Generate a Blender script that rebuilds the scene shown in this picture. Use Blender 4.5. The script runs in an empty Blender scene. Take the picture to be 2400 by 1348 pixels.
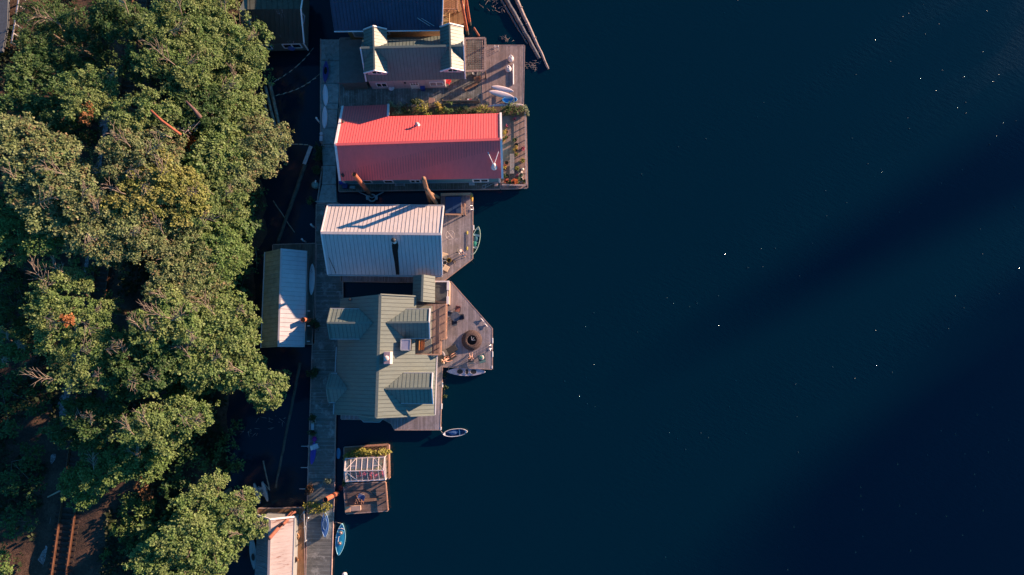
import bpy, math, random
import numpy as np
from mathutils import Vector, Matrix, Quaternion
random.seed(7)
rng = np.random.default_rng(7)
R = math.radians
scene = bpy.context.scene
COL = scene.collection
# ------------------------------------------------------------------ camera model
CH = 80.0                      # flying height of the camera over the water, metres
FP = 1600.0                    # focal length in photo pixels (24 mm on a 36 mm sensor, 2400 px wide)
TH = math.atan(152 / FP)       # slight forward tilt from straight down
CT, ST = math.cos(TH), math.sin(TH)

def ray(px, py):
    dx, dy, dz = (px - 1200) / FP, -(py - 674) / FP, -1.0
    return Vector((dx, dy * CT - dz * ST, dy * ST + dz * CT))

def at(px, py, z=0.0):
    r = ray(px, py)
    t = (CH - z) / -r.z
    return Vector((r.x * t, r.y * t, z))

def mpp(px, py, z=0.0):        # metres per photo pixel there
    return (CH - z) / (FP * -ray(px, py).z)

def on_plane(px, py, pl):      # pl = (point, normal)
    r = ray(px, py)
    o = Vector((0, 0, CH))
    t = (pl[0] - o).dot(pl[1]) / r.dot(pl[1])
    return o + r * t

def plane3(a, b, c):
    n = (b - a).cross(c - a).normalized()
    if n.z < 0: n = -n
    return (a, n)

# ------------------------------------------------------------------ objects
ORG = {}
def tag(o, label=None, cat=None, group=None, kind=None):
    if label: o['label'] = label
    if cat: o['category'] = cat
    if group: o['group'] = group
    if kind: o['kind'] = kind
    return o

def thing(name, label, cat, loc=(0, 0, 0), rz=0.0, group=None):
    o = bpy.data.objects.new(name, None)
    o.empty_display_size = 0.2
    COL.objects.link(o)
    o.location = loc
    o.rotation_euler = (0, 0, rz)
    ORG[o.name] = Vector(loc)
    return tag(o, label, cat, group)

def newell(p):
    n = Vector((0, 0, 0))
    for i in range(len(p)):
        a, b = p[i], p[(i + 1) % len(p)]
        n += Vector(((a.y - b.y) * (a.z + b.z), (a.z - b.z) * (a.x + b.x), (a.x - b.x) * (a.y + b.y)))
    return n.normalized()

class MB:
    def __init__(s): s.v = []; s.f = []; s.m = []; s.mat = 0
    def add(s, vs, fs):
        b = len(s.v)
        s.v += [tuple(v) for v in vs]
        s.f += [tuple(i + b for i in f) for f in fs]
        s.m += [s.mat] * len(fs)
        return s
    def prism(s, poly, z0, z1):
        n = len(poly)
        a = sum(poly[i][0] * poly[(i + 1) % n][1] - poly[(i + 1) % n][0] * poly[i][1] for i in range(n))
        if a < 0: poly = poly[::-1]
        vs = [(p[0], p[1], z0) for p in poly] + [(p[0], p[1], z1) for p in poly]
        fs = [tuple(range(n, 2 * n)), tuple(range(n - 1, -1, -1))]
        fs += [(i, (i + 1) % n, n + (i + 1) % n, n + i) for i in range(n)]
        return s.add(vs, fs)
    def slab(s, poly, th):
        n = newell(poly)
        if n.z < 0: poly = poly[::-1]; n = -n
        k = len(poly)
        vs = list(poly) + [p - n * th for p in poly]
        fs = [tuple(range(k)), tuple(range(2 * k - 1, k - 1, -1))]
        fs += [(k + i, k + (i + 1) % k, (i + 1) % k, i) for i in range(k)]
        return s.add(vs, fs)
    def box(s, c, size, rz=0.0, M=None):
        hx, hy, hz = size[0] / 2, size[1] / 2, size[2] / 2
        M = M or Matrix.Rotation(rz, 3, 'Z')
        c = Vector(c)
        vs = [c + M @ Vector((x * hx, y * hy, z * hz)) for z in (-1, 1) for y in (-1, 1) for x in (-1, 1)]
        return s.add(vs, [(0, 2, 3, 1), (4, 5, 7, 6), (0, 1, 5, 4), (2, 6, 7, 3), (0, 4, 6, 2), (1, 3, 7, 5)])
    def bar(s, p0, p1, w, h, up=(0, 0, 1)):
        p0, p1 = Vector(p0), Vector(p1)
        d = p1 - p0
        L = d.length
        if L < 1e-5: return s
        d /= L
        up = Vector(up)
        if abs(d.dot(up)) > .99: up = Vector((0, 1, 0))
        y = up.cross(d).normalized()
        z = d.cross(y)
        M = Matrix((d, y, z)).transposed()
        return s.box((p0 + p1) / 2, (L, w, h), M=M)
    def tube(s, pts, rs, n=8, cap=True):
        pts = [Vector(p) for p in pts]
        if not hasattr(rs, '__len__'): rs = [rs] * len(pts)
        base = len(s.v); fs = []; vs = []
        for i, p in enumerate(pts):
            d = (pts[min(i + 1, len(pts) - 1)] - pts[max(i - 1, 0)]).normalized()
            a = Vector((1, 0, 0)) if abs(d.x) < .8 else Vector((0, 1, 0))
            u = d.cross(a).normalized(); w = d.cross(u)
            for k in range(n):
                t = 2 * math.pi * k / n
                vs.append(p + (u * math.cos(t) + w * math.sin(t)) * rs[i])
        for i in range(len(pts) - 1):
            for k in range(n):
                fs.append((i * n + k, (i + 1) * n + k, (i + 1) * n + (k + 1) % n, i * n + (k + 1) % n))
        if cap:
            fs.append(tuple(range(n))); fs.append(tuple(range(len(pts) * n - 1, (len(pts) - 1) * n - 1, -1)))
        return s.add(vs, fs)
    def ring(s, c, r, t, n=24, m=6, M=None):
        M = M or Matrix.Identity(3); c = Vector(c); vs = []; fs = []
        for i in range(n):
            a = 2 * math.pi * i / n
            for k in range(m):
                b = 2 * math.pi * k / m
                vs.append(c + M @ Vector(((r + t * math.cos(b)) * math.cos(a), (r + t * math.cos(b)) * math.sin(a), t * math.sin(b))))
        for i in range(n):
            for k in range(m):
                fs.append((i * m + k, ((i + 1) % n) * m + k, ((i + 1) % n) * m + (k + 1) % m, i * m + (k + 1) % m))
        return s.add(vs, fs)
    def lathe(s, prof, c=(0, 0, 0), n=20):
        c = Vector(c); vs = []; fs = []
        for r, z in prof:
            for k in range(n):
                a = 2 * math.pi * k / n
                vs.append(c + Vector((r * math.cos(a), r * math.sin(a), z)))
        for i in range(len(prof) - 1):
            for k in range(n):
                fs.append((i * n + k, i * n + (k + 1) % n, (i + 1) * n + (k + 1) % n, (i + 1) * n + k))
        fs.append(tuple(range(n - 1, -1, -1)))
        fs.append(tuple(range((len(prof) - 1) * n, len(prof) * n)))
        return s.add(vs, fs)
    def ell(s, c, r, nu=12, nv=8, M=None):
        M = M or Matrix.Identity(3); c = Vector(c); vs = []; fs = []
        for j in range(nv + 1):
            b = math.pi * j / nv
            for i in range(nu):
                a = 2 * math.pi * i / nu
                vs.append(c + M @ Vector((r[0] * math.sin(b) * math.cos(a), r[1] * math.sin(b) * math.sin(a), r[2] * math.cos(b))))
        for j in range(nv):
            for i in range(nu):
                fs.append((j * nu + i, (j + 1) * nu + i, (j + 1) * nu + (i + 1) % nu, j * nu + (i + 1) % nu))
        return s.add(vs, fs)
    def build(s, name, mat, parent=None, smooth=False, local=False, bevel=0.0):
        me = bpy.data.meshes.new(name)
        vs = s.v
        if parent is not None and not local:
            o0 = ORG[parent.name]
            vs = [(v[0] - o0.x, v[1] - o0.y, v[2] - o0.z) for v in vs]
        elif parent is None:
            a = np.array(vs)
            o0 = Vector(((a[:, 0].min() + a[:, 0].max()) / 2, (a[:, 1].min() + a[:, 1].max()) / 2, a[:, 2].min()))
            vs = [(v[0] - o0.x, v[1] - o0.y, v[2] - o0.z) for v in vs]
        me.from_pydata(vs, [], s.f)
        mats = list(mat) if isinstance(mat, (list, tuple)) else [mat]
        if len(mats) == 1 and any(s.m): mats.append(SEAM.get(mats[0].name, mats[0]))
        for m in mats: me.materials.append(m)
        if len(mats) > 1: me.polygons.foreach_set('material_index', s.m)
        if smooth: me.polygons.foreach_set('use_smooth', [True] * len(me.polygons))
        me.update()
        ob = bpy.data.objects.new(name, me)
        COL.objects.link(ob)
        if parent is not None:
            ob.parent = parent; ORG[ob.name] = ORG[parent.name]
        else:
            ob.location = o0; ORG[ob.name] = o0
        if bevel:
            b = ob.modifiers.new('bevel', 'BEVEL'); b.width = bevel; b.segments = 2; b.limit_method = 'ANGLE'
        return ob

def ribs(mb, poly, d, spacing, w=.035, h=.05, phase=.5):
    mb.mat = 1
    n = newell(poly)
    if n.z < 0: n = -n
    d = (d - n * d.dot(n)).normalized()
    e = n.cross(d)
    o = poly[0]
    q = [((p - o).dot(e), (p - o).dot(d)) for p in poly]
    lo, hi = min(a for a, _ in q), max(a for a, _ in q)
    k = int((hi - lo) / spacing)
    for i in range(k + 1):
        sx = lo + (i + phase) * spacing
        xs = []
        for j in range(len(q)):
            a, b = q[j], q[(j + 1) % len(q)]
            if (a[0] - sx) * (b[0] - sx) < 0:
                xs.append(a[1] + (b[1] - a[1]) * (sx - a[0]) / (b[0] - a[0]))
        xs.sort()
        for j in range(0, len(xs) - 1, 2):
            if xs[j + 1] - xs[j] > .1:
                p0 = o + e * sx + d * (xs[j] + .01) + n * h * .5
                p1 = o + e * sx + d * (xs[j + 1] - .01) + n * h * .5
                mb.bar(p0, p1, w, h, n)
    mb.mat = 0

def copy_tree(o, parent=None):
    c = o.copy(); COL.objects.link(c); c.parent = parent
    ORG[c.name] = ORG.get(o.name, Vector((0, 0, 0)))
    for ch in list(o.children): copy_tree(ch, c)
    return c

# ------------------------------------------------------------------ materials
def nodes(name):
    m = bpy.data.materials.new(name); m.use_nodes = True
    nt = m.node_tree; nt.nodes.clear()
    out = nt.nodes.new('ShaderNodeOutputMaterial'); b = nt.nodes.new('ShaderNodeBsdfPrincipled')
    nt.links.new(b.outputs[0], out.inputs[0])
    return m, nt, b, out

def N(nt, t, **kw):
    n = nt.nodes.new(t)
    for k, v in kw.items():
        if hasattr(n, k): setattr(n, k, v)
        else: n.inputs[k.replace('_', ' ')].default_value = v
    return n

def ramp(nt, src, stops):
    r = nt.nodes.new('ShaderNodeValToRGB')
    el = r.color_ramp.elements
    while len(el) < len(stops): el.new(.5)
    for e, (p, c) in zip(el, stops):
        e.position = p; e.color = (c[0], c[1], c[2], 1) if hasattr(c, '__len__') else (c, c, c, 1)
    nt.links.new(src, r.inputs[0])
    return r.outputs[0]

def mix(nt, fac, a, b, mode='MIX'):
    x = nt.nodes.new('ShaderNodeMixRGB'); x.blend_type = mode
    for i, v in ((0, fac), (1, a), (2, b)):
        if hasattr(v, 'links'): nt.links.new(v, x.inputs[i])
        elif i == 0: x.inputs[0].default_value = v
        else: x.inputs[i].default_value = (*v, 1)
    return x.outputs[0]

def coords(nt, scale=(1, 1, 1), rot=(0, 0, 0)):
    tc = nt.nodes.new('ShaderNodeTexCoord'); mp = nt.nodes.new('ShaderNodeMapping')
    mp.inputs['Scale'].default_value = scale; mp.inputs['Rotation'].default_value = rot
    nt.links.new(tc.outputs['Object'], mp.inputs[0])
    return mp.outputs[0]

MATS = {}
SEAM = {}          # roof material -> its seam material
def pm(name, col, rough=.6, var=.25, sc=2.0, metal=0.0, bump=0.0, stretch=(1, 1, 1), dirt=None, dirt_amt=.5, spec=.5):
    """painted / worn surface: base colour broken up by two noises, optional dirt colour in blotches"""
    if name in MATS: return MATS[name]
    m, nt, b, out = nodes(name)
    co = coords(nt, stretch)
    n1 = N(nt, 'ShaderNodeTexNoise', Scale=sc, Detail=6.0, Roughness=.65); nt.links.new(co, n1.inputs['Vector'])
    lo = tuple(c * (1 - var) for c in col); hi = tuple(min(1, c * (1 + var)) for c in col)
    c = ramp(nt, n1.outputs[0], [(.3, lo), (.7, hi)])
    if dirt:
        n2 = N(nt, 'ShaderNodeTexNoise', Scale=sc * 1.7, Detail=8.0, Roughness=.7); nt.links.new(co, n2.inputs['Vector'])
        f = ramp(nt, n2.outputs[0], [(.5, 0.0), (.68, dirt_amt)])
        c = mix(nt, f, c, dirt)
    nt.links.new(c, b.inputs['Base Color'])
    b.inputs['Roughness'].default_value = rough; b.inputs['Metallic'].default_value = metal
    b.inputs['Specular IOR Level'].default_value = spec
    if bump:
        bp = N(nt, 'ShaderNodeBump', Strength=bump, Distance=.03)
        n3 = N(nt, 'ShaderNodeTexNoise', Scale=sc * 8, Detail=4.0); nt.links.new(co, n3.inputs['Vector'])
        nt.links.new(n3.outputs[0], bp.inputs['Height']); nt.links.new(bp.outputs[0], b.inputs['Normal'])
    MATS[name] = m
    return m

def planks(name, col, width=.2, axis='x', rot=0.0, gap=.14, rough=.8, dirt=(.05, .06, .05), dirt_amt=.6, worn=None):
    """weathered boards lying side by side along an axis, each board its own tone, dark gaps, grain and stains"""
    if name in MATS: return MATS[name]
    m, nt, b, out = nodes(name)
    co = coords(nt, rot=(0, 0, rot))
    sx = nt.nodes.new('ShaderNodeSeparateXYZ'); nt.links.new(co, sx.inputs[0])
    src = sx.outputs['X' if axis == 'x' else 'Y']; oth = sx.outputs['Y' if axis == 'x' else 'X']
    d = N(nt, 'ShaderNodeMath', operation='DIVIDE'); nt.links.new(src, d.inputs[0]); d.inputs[1].default_value = width
    fl = N(nt, 'ShaderNodeMath', operation='FLOOR'); nt.links.new(d.outputs[0], fl.inputs[0])
    fr = N(nt, 'ShaderNodeMath', operation='FRACT'); nt.links.new(d.outputs[0], fr.inputs[0])
    wn = N(nt, 'ShaderNodeTexWhiteNoise', noise_dimensions='1D'); nt.links.new(fl.outputs[0], wn.inputs['W'])
    c = ramp(nt, wn.outputs[0], [(0, tuple(x * .74 for x in col)), (.5, col), (1, tuple(min(1, x * 1.22) for x in col))])
    # grain: noise stretched along the board
    g = coords(nt, (14, 1.2, 1) if axis == 'x' else (1.2, 14, 1), (0, 0, rot))
    gn = N(nt, 'ShaderNodeTexNoise', Scale=1.0, Detail=5.0); nt.links.new(g, gn.inputs['Vector'])
    c = mix(nt, 1.0, c, ramp(nt, gn.outputs[0], [(.25, .7), (.75, 1.25)]), 'MULTIPLY')
    st = N(nt, 'ShaderNodeTexNoise', Scale=.55, Detail=7.0, Roughness=.7); nt.links.new(co, st.inputs['Vector'])
    c = mix(nt, ramp(nt, st.outputs[0], [(.48, 0.0), (.7, dirt_amt)]), c, dirt)
    if worn:
        s2 = N(nt, 'ShaderNodeTexNoise', Scale=.8, Detail=8.0, Roughness=.75); nt.links.new(coords(nt, (1, 1, 1), (0, 0, .7)), s2.inputs['Vector'])
        c = mix(nt, ramp(nt, s2.outputs[0], [(.52, 0.0), (.66, .7)]), c, worn)
    gp = ramp(nt, fr.outputs[0], [(0, 0.0), (gap, 0.0), (gap + .03, 1.0)])
    c = mix(nt, gp, tuple(x * .28 for x in col), c)
    nt.links.new(c, b.inputs['Base Color']); b.inputs['Roughness'].default_value = rough
    b.inputs['Specular IOR Level'].default_value = .25
    bp = N(nt, 'ShaderNodeBump', Strength=.5, Distance=.02); nt.links.new(gp, bp.inputs['Height']); nt.links.new(bp.outputs[0], b.inputs['Normal'])
    MATS[name] = m
    return m

def leafmat(name, a, b_, dry=None, trans=.33, dry_amt=.12):
    if name in MATS: return MATS[name]
    m, nt, b, out = nodes(name)
    geo = nt.nodes.new('ShaderNodeNewGeometry')
    co = coords(nt)
    n1 = N(nt, 'ShaderNodeTexNoise', Scale=.45, Detail=3.0); nt.links.new(co, n1.inputs['Vector'])
    c = mix(nt, ramp(nt, n1.outputs[0], [(.35, 0.0), (.65, 1.0)]), a, b_)
    c = mix(nt, 1.0, c, ramp(nt, geo.outputs['Random Per Island'], [(0, .55), (1, 1.45)]), 'MULTIPLY')
    if dry:
        n2 = N(nt, 'ShaderNodeTexNoise', Scale=.8, Detail=2.0); nt.links.new(co, n2.inputs['Vector'])
        ad = N(nt, 'ShaderNodeMath', operation='MULTIPLY'); nt.links.new(n2.outputs[0], ad.inputs[0]); nt.links.new(geo.outputs['Random Per Island'], ad.inputs[1])
        c = mix(nt, ramp(nt, ad.outputs[0], [(.42 - dry_amt, 0.0), (.55 - dry_amt, 1.0)]), c, dry)
    nt.links.new(c, b.inputs['Base Color']); b.inputs['Roughness'].default_value = .55
    b.inputs['Specular IOR Level'].default_value = .35
    tr = nt.nodes.new('ShaderNodeBsdfTranslucent'); nt.links.new(c, tr.inputs[0])
    ms = nt.nodes.new('ShaderNodeMixShader'); ms.inputs[0].default_value = trans
    nt.links.new(b.outputs[0], ms.inputs[1]); nt.links.new(tr.outputs[0], ms.inputs[2]); nt.links.new(ms.outputs[0], out.inputs[0])
    MATS[name] = m
    return m

# ------------------------------------------------------------------ foliage
def leaf_verts(cent, out, size, m=6, spread=1.0, up=.35):
    """rosettes of m leaves at every centre; out = outward directions; returns (n*m*4,3) vertices"""
    n = len(cent)
    c = np.repeat(cent, m, 0); o = np.repeat(out, m, 0); s = np.repeat(size, m)[:, None]
    nr = o * .55 + rng.normal(size=(n * m, 3)) * .5 * spread + np.array([.48, .26, up + .22])      # blades turn to the light
    nr /= np.linalg.norm(nr, axis=1)[:, None] + 1e-9
    d = rng.normal(size=(n * m, 3)) + o * .35
    d -= nr * (d * nr).sum(1)[:, None]; d /= np.linalg.norm(d, axis=1)[:, None] + 1e-9
    w = np.cross(nr, d)
    L = s * rng.uniform(.7, 1.3, (n * m, 1)); W = L * rng.uniform(.26, .42, (n * m, 1))
    c = c + d * s * rng.uniform(.0, .6, (n * m, 1))
    mid = c + d * L * .5
    nrm = np.cross(d, w)
    drop = nrm * L * rng.uniform(-.12, .12, (n * m, 1))
    v = np.stack([c, mid + w * W + drop, c + d * L, mid - w * W + drop], 1)
    return v.reshape(-1, 3)

def quad_object(name, verts, mat, parent=None):
    n = len(verts) // 4
    if parent is not None:
        verts = verts - np.array(ORG[parent.name])
    else:
        o0 = Vector((verts[:, 0].mean(), verts[:, 1].mean(), verts[:, 2].min())); verts = verts - np.array(o0)
    me = bpy.data.meshes.new(name)
    me.vertices.add(n * 4); me.vertices.foreach_set('co', verts.astype(np.float32).ravel())
    me.loops.add(n * 4); me.loops.foreach_set('vertex_index', np.arange(n * 4, dtype=np.int32))
    me.polygons.add(n)
    me.polygons.foreach_set('loop_start', np.arange(0, n * 4, 4, dtype=np.int32))
    me.polygons.foreach_set('loop_total', np.full(n, 4, dtype=np.int32))
    me.materials.append(mat)
    me.update(calc_edges=True); me.validate()
    ob = bpy.data.objects.new(name, me); COL.objects.link(ob)
    if parent is not None: ob.parent = parent; ORG[ob.name] = ORG[parent.name]
    else: ob.location = o0; ORG[ob.name] = o0
    return ob

def clump_points(c, r, n, sub=9, tight=.34, low=-.35):
    """tuft centres gathered round random knots on the upper shell of an ellipsoid"""
    k = rng.normal(size=(sub * 3, 3)); k /= np.linalg.norm(k, axis=1)[:, None]
    k = k[k[:, 2] > low][:sub]
    k = k * rng.uniform(.55, .95, (len(k), 1))
    i = rng.integers(0, len(k), n)
    g = rng.normal(size=(n, 3)); g /= np.linalg.norm(g, axis=1)[:, None] + 1e-9
    p = k[i] + g * (rng.uniform(.1, 1, (n, 1)) ** .6) * tight * rng.uniform(.8, 1.6, (n, 1))
    o = p / (np.linalg.norm(p, axis=1)[:, None] + 1e-9) * .5 + g * .8
    return np.array(c) + p * np.array(r), o
# ------------------------------------------------------------------ light, sky, camera
EL = R(9.8)
SD = Vector((.880 * math.cos(EL), .475 * math.cos(EL), math.sin(EL))).normalized()   # towards the sun
AZ = math.atan2(SD.x, SD.y)
world = bpy.data.worlds.new("World"); scene.world = world; world.use_nodes = True
wn = world.node_tree; wn.nodes.clear()
sky = wn.nodes.new('ShaderNodeTexSky'); sky.sky_type = 'NISHITA'; sky.sun_disc = False
sky.sun_elevation = EL; sky.sun_rotation = AZ; sky.ozone_density = 4.0; sky.air_density = 1.0; sky.dust_density = .4
tint = wn.nodes.new('ShaderNodeMixRGB'); tint.blend_type = 'MULTIPLY'; tint.inputs[0].default_value = 1
tint.inputs[2].default_value = (.28, .75, .92, 1)          # cool shade of the late-day grade
bg = wn.nodes.new('ShaderNodeBackground'); bg.inputs[1].default_value = .098
wo = wn.nodes.new('ShaderNodeOutputWorld')
wn.links.new(sky.outputs[0], tint.inputs[1]); wn.links.new(tint.outputs[0], bg.inputs[0]); wn.links.new(bg.outputs[0], wo.inputs[0])
sl = bpy.data.lights.new('sun', 'SUN'); sl.energy = 5.0; sl.angle = R(.5); sl.color = (1.0, .645, .43)
so = bpy.data.objects.new('sun', sl); COL.objects.link(so); so.location = SD * 200
so.rotation_euler = SD.to_track_quat('Z', 'Y').to_euler()
cam = bpy.data.cameras.new('camera'); co_ = bpy.data.objects.new('camera', cam); COL.objects.link(co_)
co_.location = (0, 0, CH); co_.rotation_euler = (TH, 0, 0)
cam.sensor_width = 36; cam.lens = 24; cam.clip_end = 6000
scene.camera = co_
vs_ = scene.view_settings; vs_.view_transform = 'Standard'; vs_.look = 'None'; vs_.exposure = 1.35; vs_.gamma = 1.0
scene.display_settings.display_device = 'sRGB'
scene.cycles.use_denoising = True
scene.cycles.max_bounces = 6; scene.cycles.transparent_max_bounces = 12
scene.cycles.sample_clamp_indirect = 4

# ------------------------------------------------------------------ water
def make_water():
    m, nt, b, out = nodes('lake_water')
    b.inputs['Base Color'].default_value = (.0004, .0170, .0330, 1)
    b.inputs['IOR'].default_value = 1.33
    tc = nt.nodes.new('ShaderNodeTexCoord')
    def noise(scale, rot, stretch, detail=4.0, rough=.6, dist=0.0):
        m0 = nt.nodes.new('ShaderNodeMapping'); m0.inputs['Rotation'].default_value = (0, 0, rot)
        mp = nt.nodes.new('ShaderNodeMapping'); mp.inputs['Scale'].default_value = stretch
        nt.links.new(tc.outputs['Object'], m0.inputs[0]); nt.links.new(m0.outputs[0], mp.inputs[0])
        n = N(nt, 'ShaderNodeTexNoise', Scale=scale, Detail=detail, Roughness=rough, Distortion=dist); nt.links.new(mp.outputs[0], n.inputs['Vector'])
        return n.outputs[0]
    # calm by the floats, ruffled far out; long slicks run with the wind
    sx = nt.nodes.new('ShaderNodeSeparateXYZ'); nt.links.new(tc.outputs['Object'], sx.inputs[0])
    mr = N(nt, 'ShaderNodeMapRange'); mr.inputs['From Min'].default_value = -2; mr.inputs['From Max'].default_value = 55
    mr.inputs['To Min'].default_value = .34; mr.inputs['To Max'].default_value = 1.0; nt.links.new(sx.outputs['X'], mr.inputs['Value'])
    # slick bands
    bands = noise(1.0, R(-33), (.018, .105, 1), 3.0, .55, .3)
    bandr = ramp(nt, bands, [(.40, .18), (.58, 1.0)])
    mu = N(nt, 'ShaderNodeMath', operation='MULTIPLY'); nt.links.new(mr.outputs[0], mu.inputs[0]); nt.links.new(bandr, mu.inputs[1])
    ro = N(nt, 'ShaderNodeMapRange'); nt.links.new(mu.outputs[0], ro.inputs['Value']); ro.inputs['To Min'].default_value = .05; ro.inputs['To Max'].default_value = .12
    nt.links.new(ro.outputs[0], b.inputs['Roughness'])
    r1 = noise(1.1, R(25), (1, 2.6, 1), 5.0, .62)
    r2 = noise(4.2, R(25), (1, 2.2, 1), 3.0, .6)
    swell = noise(.09, R(-30), (1, 2.4, 1), 2.0)
    ad = N(nt, 'ShaderNodeMath', operation='MULTIPLY_ADD'); nt.links.new(r2, ad.inputs[0]); ad.inputs[1].default_value = .3; nt.links.new(r1, ad.inputs[2])
    a2 = N(nt, 'ShaderNodeMath', operation='MULTIPLY_ADD'); nt.links.new(swell, a2.inputs[0]); a2.inputs[1].default_value = 2.0; nt.links.new(ad.outputs[0], a2.inputs[2])
    bp = N(nt, 'ShaderNodeBump', Distance=.28); nt.links.new(a2.outputs[0], bp.inputs['Height'])
    st = N(nt, 'ShaderNodeMath', operation='MULTIPLY'); nt.links.new(mu.outputs[0], st.inputs[0]); st.inputs[1].default_value = .23
    nt.links.new(st.outputs[0], bp.inputs['Strength'])
    # rare small wave crests, steep enough to catch the low sun
    sp = N(nt, 'ShaderNodeTexVoronoi', Scale=1.15); nt.links.new(tc.outputs['Object'], sp.inputs['Vector'])
    sc_ = nt.nodes.new('ShaderNodeSeparateColor'); nt.links.new(sp.outputs['Color'], sc_.inputs[0])
    pick = N(nt, 'ShaderNodeMath', operation='GREATER_THAN'); nt.links.new(sc_.outputs[0], pick.inputs[0]); pick.inputs[1].default_value = .76
    far = N(nt, 'ShaderNodeMath', operation='GREATER_THAN'); nt.links.new(mu.outputs[0], far.inputs[0]); far.inputs[1].default_value = .42
    pk = N(nt, 'ShaderNodeMath', operation='MULTIPLY'); nt.links.new(pick.outputs[0], pk.inputs[0]); nt.links.new(far.outputs[0], pk.inputs[1])
    dm = N(nt, 'ShaderNodeMapRange', interpolation_type='SMOOTHSTEP'); nt.links.new(sp.outputs['Distance'], dm.inputs['Value'])
    dm.inputs['From Min'].default_value = .17; dm.inputs['From Max'].default_value = 0; dm.inputs['To Min'].default_value = 0; dm.inputs['To Max'].default_value = 1
    hm = N(nt, 'ShaderNodeMath', operation='MULTIPLY'); nt.links.new(dm.outputs[0], hm.inputs[0]); nt.links.new(pk.outputs[0], hm.inputs[1])
    b2 = N(nt, 'ShaderNodeBump', Distance=.085, Strength=1.0); nt.links.new(hm.outputs[0], b2.inputs['Height']); nt.links.new(bp.outputs[0], b2.inputs['Normal'])
    nt.links.new(b2.outputs[0], b.inputs['Normal'])
    mb = MB(); mb.add([(-1500, -1500, 0), (1500, -1500, 0), (1500, 1500, 0), (-1500, 1500, 0)], [(0, 1, 2, 3)])
    o = mb.build('water', m); tag(o, kind='structure')
make_water()

# ------------------------------------------------------------------ wooded hills on the far shore, between the lake and the low sun
def make_hills():
    D = 620.0; tn = math.tan(EL)
    key = [(-400, 30), (-60, -6), (-40, 2), (-31, 10), (-27, 26), (-24.2, 50), (-21.8, 40), (-18.8, 84), (-16.5, 66), (-14.6, 76), (-12.4, 52), (-10.6, 25), (-8.7, 17), (-6.8, 30), (-4.6, 58), (-2.6, 84), (1, 98), (4.5, 88), (8, 104), (20, 110), (60, 120), (400, 160)]
    def tip(u):
        for (a, x), (b, y) in zip(key, key[1:]):
            if a <= u <= b: f = (u - a) / (b - a); f = f * f * (3 - 2 * f); return x + (y - x) * f
        return 160
    us = [-400 + i * 20 for i in range(16)] + [-80 + i * .8 for i in range(200)] + [80 + i * 20 for i in range(17)]
    prof = [(-230, -.02), (-150, .42), (-70, .78), (0, 1.0), (90, .86), (200, .6), (420, -.02)]
    d = Vector((SD.x, SD.y, 0)).normalized(); q = Vector((-d.y, d.x, 0))
    vs = []; fs = []
    for u in us:
        h = (D - tip(u)) * tn + random.uniform(-.4, .4)
        for off, f in prof:
            k = d * (D + off) + q * u; vs.append((k.x, k.y, h * f if f == 1.0 else (h * .3 + 62) * f))
    m = len(prof)
    for i in range(len(us) - 1):
        for k in range(m - 1): fs.append((i * m + k, i * m + k + 1, (i + 1) * m + k + 1, (i + 1) * m + k))
    mb = MB(); mb.add(vs, fs)
    o = mb.build('hills', pm('far_forest', (.03, .05, .025), .95, .4, .05)); tag(o, kind='structure')
make_hills()

# ------------------------------------------------------------------ wooded bank, railway and road
RA, RB = at(121, 1348, 1.9), at(284, 196, 1.9)          # near rail, end to end
RC, RD = at(155, 1348, 1.9), at(317.5, 196, 1.9)
def rail_x(y): return RA.x + (RB.x - RA.x) * (y - RA.y) / (RB.y - RA.y)
def shore_x(y): return -30.5 + 1.6 * math.sin(y * .13) + .9 * math.sin(y * .41 + 1) - max(0, -y - 8) * .12
def sstep(a, b, x):
    t = min(1, max(0, (x - a) / (b - a))); return t * t * (3 - 2 * t)
def ground_z(x, y):
    s = shore_x(y); rx = rail_x(y)
    z = -1.6 + 2.1 * sstep(s + 3.5, s - 2.5, x)
    z += 1.25 * sstep(s - 1, rx + 2.6, x)
    z -= .35 * math.exp(-((x - (rx - 2.6)) / 1.1) ** 2)
    z += 3.0 * sstep(rx - 4, rx - 17, x)
    n = .22 * math.sin(x * .9 + y * .37) * math.sin(y * .71 - x * .3) + .12 * math.sin(x * 2.1 + 1) * math.sin(y * 1.9)
    flat = math.exp(-((x - rx - .8) / 3.0) ** 4)
    return z + n * (1 - flat)
def make_ground():
    xs = list(np.arange(-96, -20, .8)); ys = list(np.arange(-48, 66, 1.0))
    xs = [-900] + xs; ys = [-900] + ys + [900]
    vs = [(x, y, ground_z(max(x, -96), min(max(y, -48), 66))) for y in ys for x in xs]
    w = len(xs)
    fs = [(j * w + i, j * w + i + 1, (j + 1) * w + i + 1, (j + 1) * w + i) for j in range(len(ys) - 1) for i in range(w - 1)]
    m, nt, b, out = nodes('bank_soil')
    co = coords(nt)
    n1 = N(nt, 'ShaderNodeTexNoise', Scale=.5, Detail=9.0, Roughness=.75); nt.links.new(co, n1.inputs['Vector'])
    n2 = N(nt, 'ShaderNodeTexNoise', Scale=5.0, Detail=6.0, Roughness=.8); nt.links.new(co, n2.inputs['Vector'])
    c = ramp(nt, n1.outputs[0], [(.35, (.03, .028, .02)), (.5, (.075, .045, .03)), (.62, (.12, .072, .05)), (.75, (.045, .05, .022))])
    c = mix(nt, 1.0, c, ramp(nt, n2.outputs[0], [(.3, .35), (.7, 1.5)]), 'MULTIPLY')
    nt.links.new(c, b.inputs['Base Color']); b.inputs['Roughness'].default_value = .95
    bp = N(nt, 'ShaderNodeBump', Strength=.9, Distance=.12); nt.links.new(n2.outputs[0], bp.inputs['Height']); nt.links.new(bp.outputs[0], b.inputs['Normal'])
    mb = MB(); mb.add(vs, fs); o = mb.build('ground', m, smooth=True); tag(o, kind='structure')
make_ground()

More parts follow.
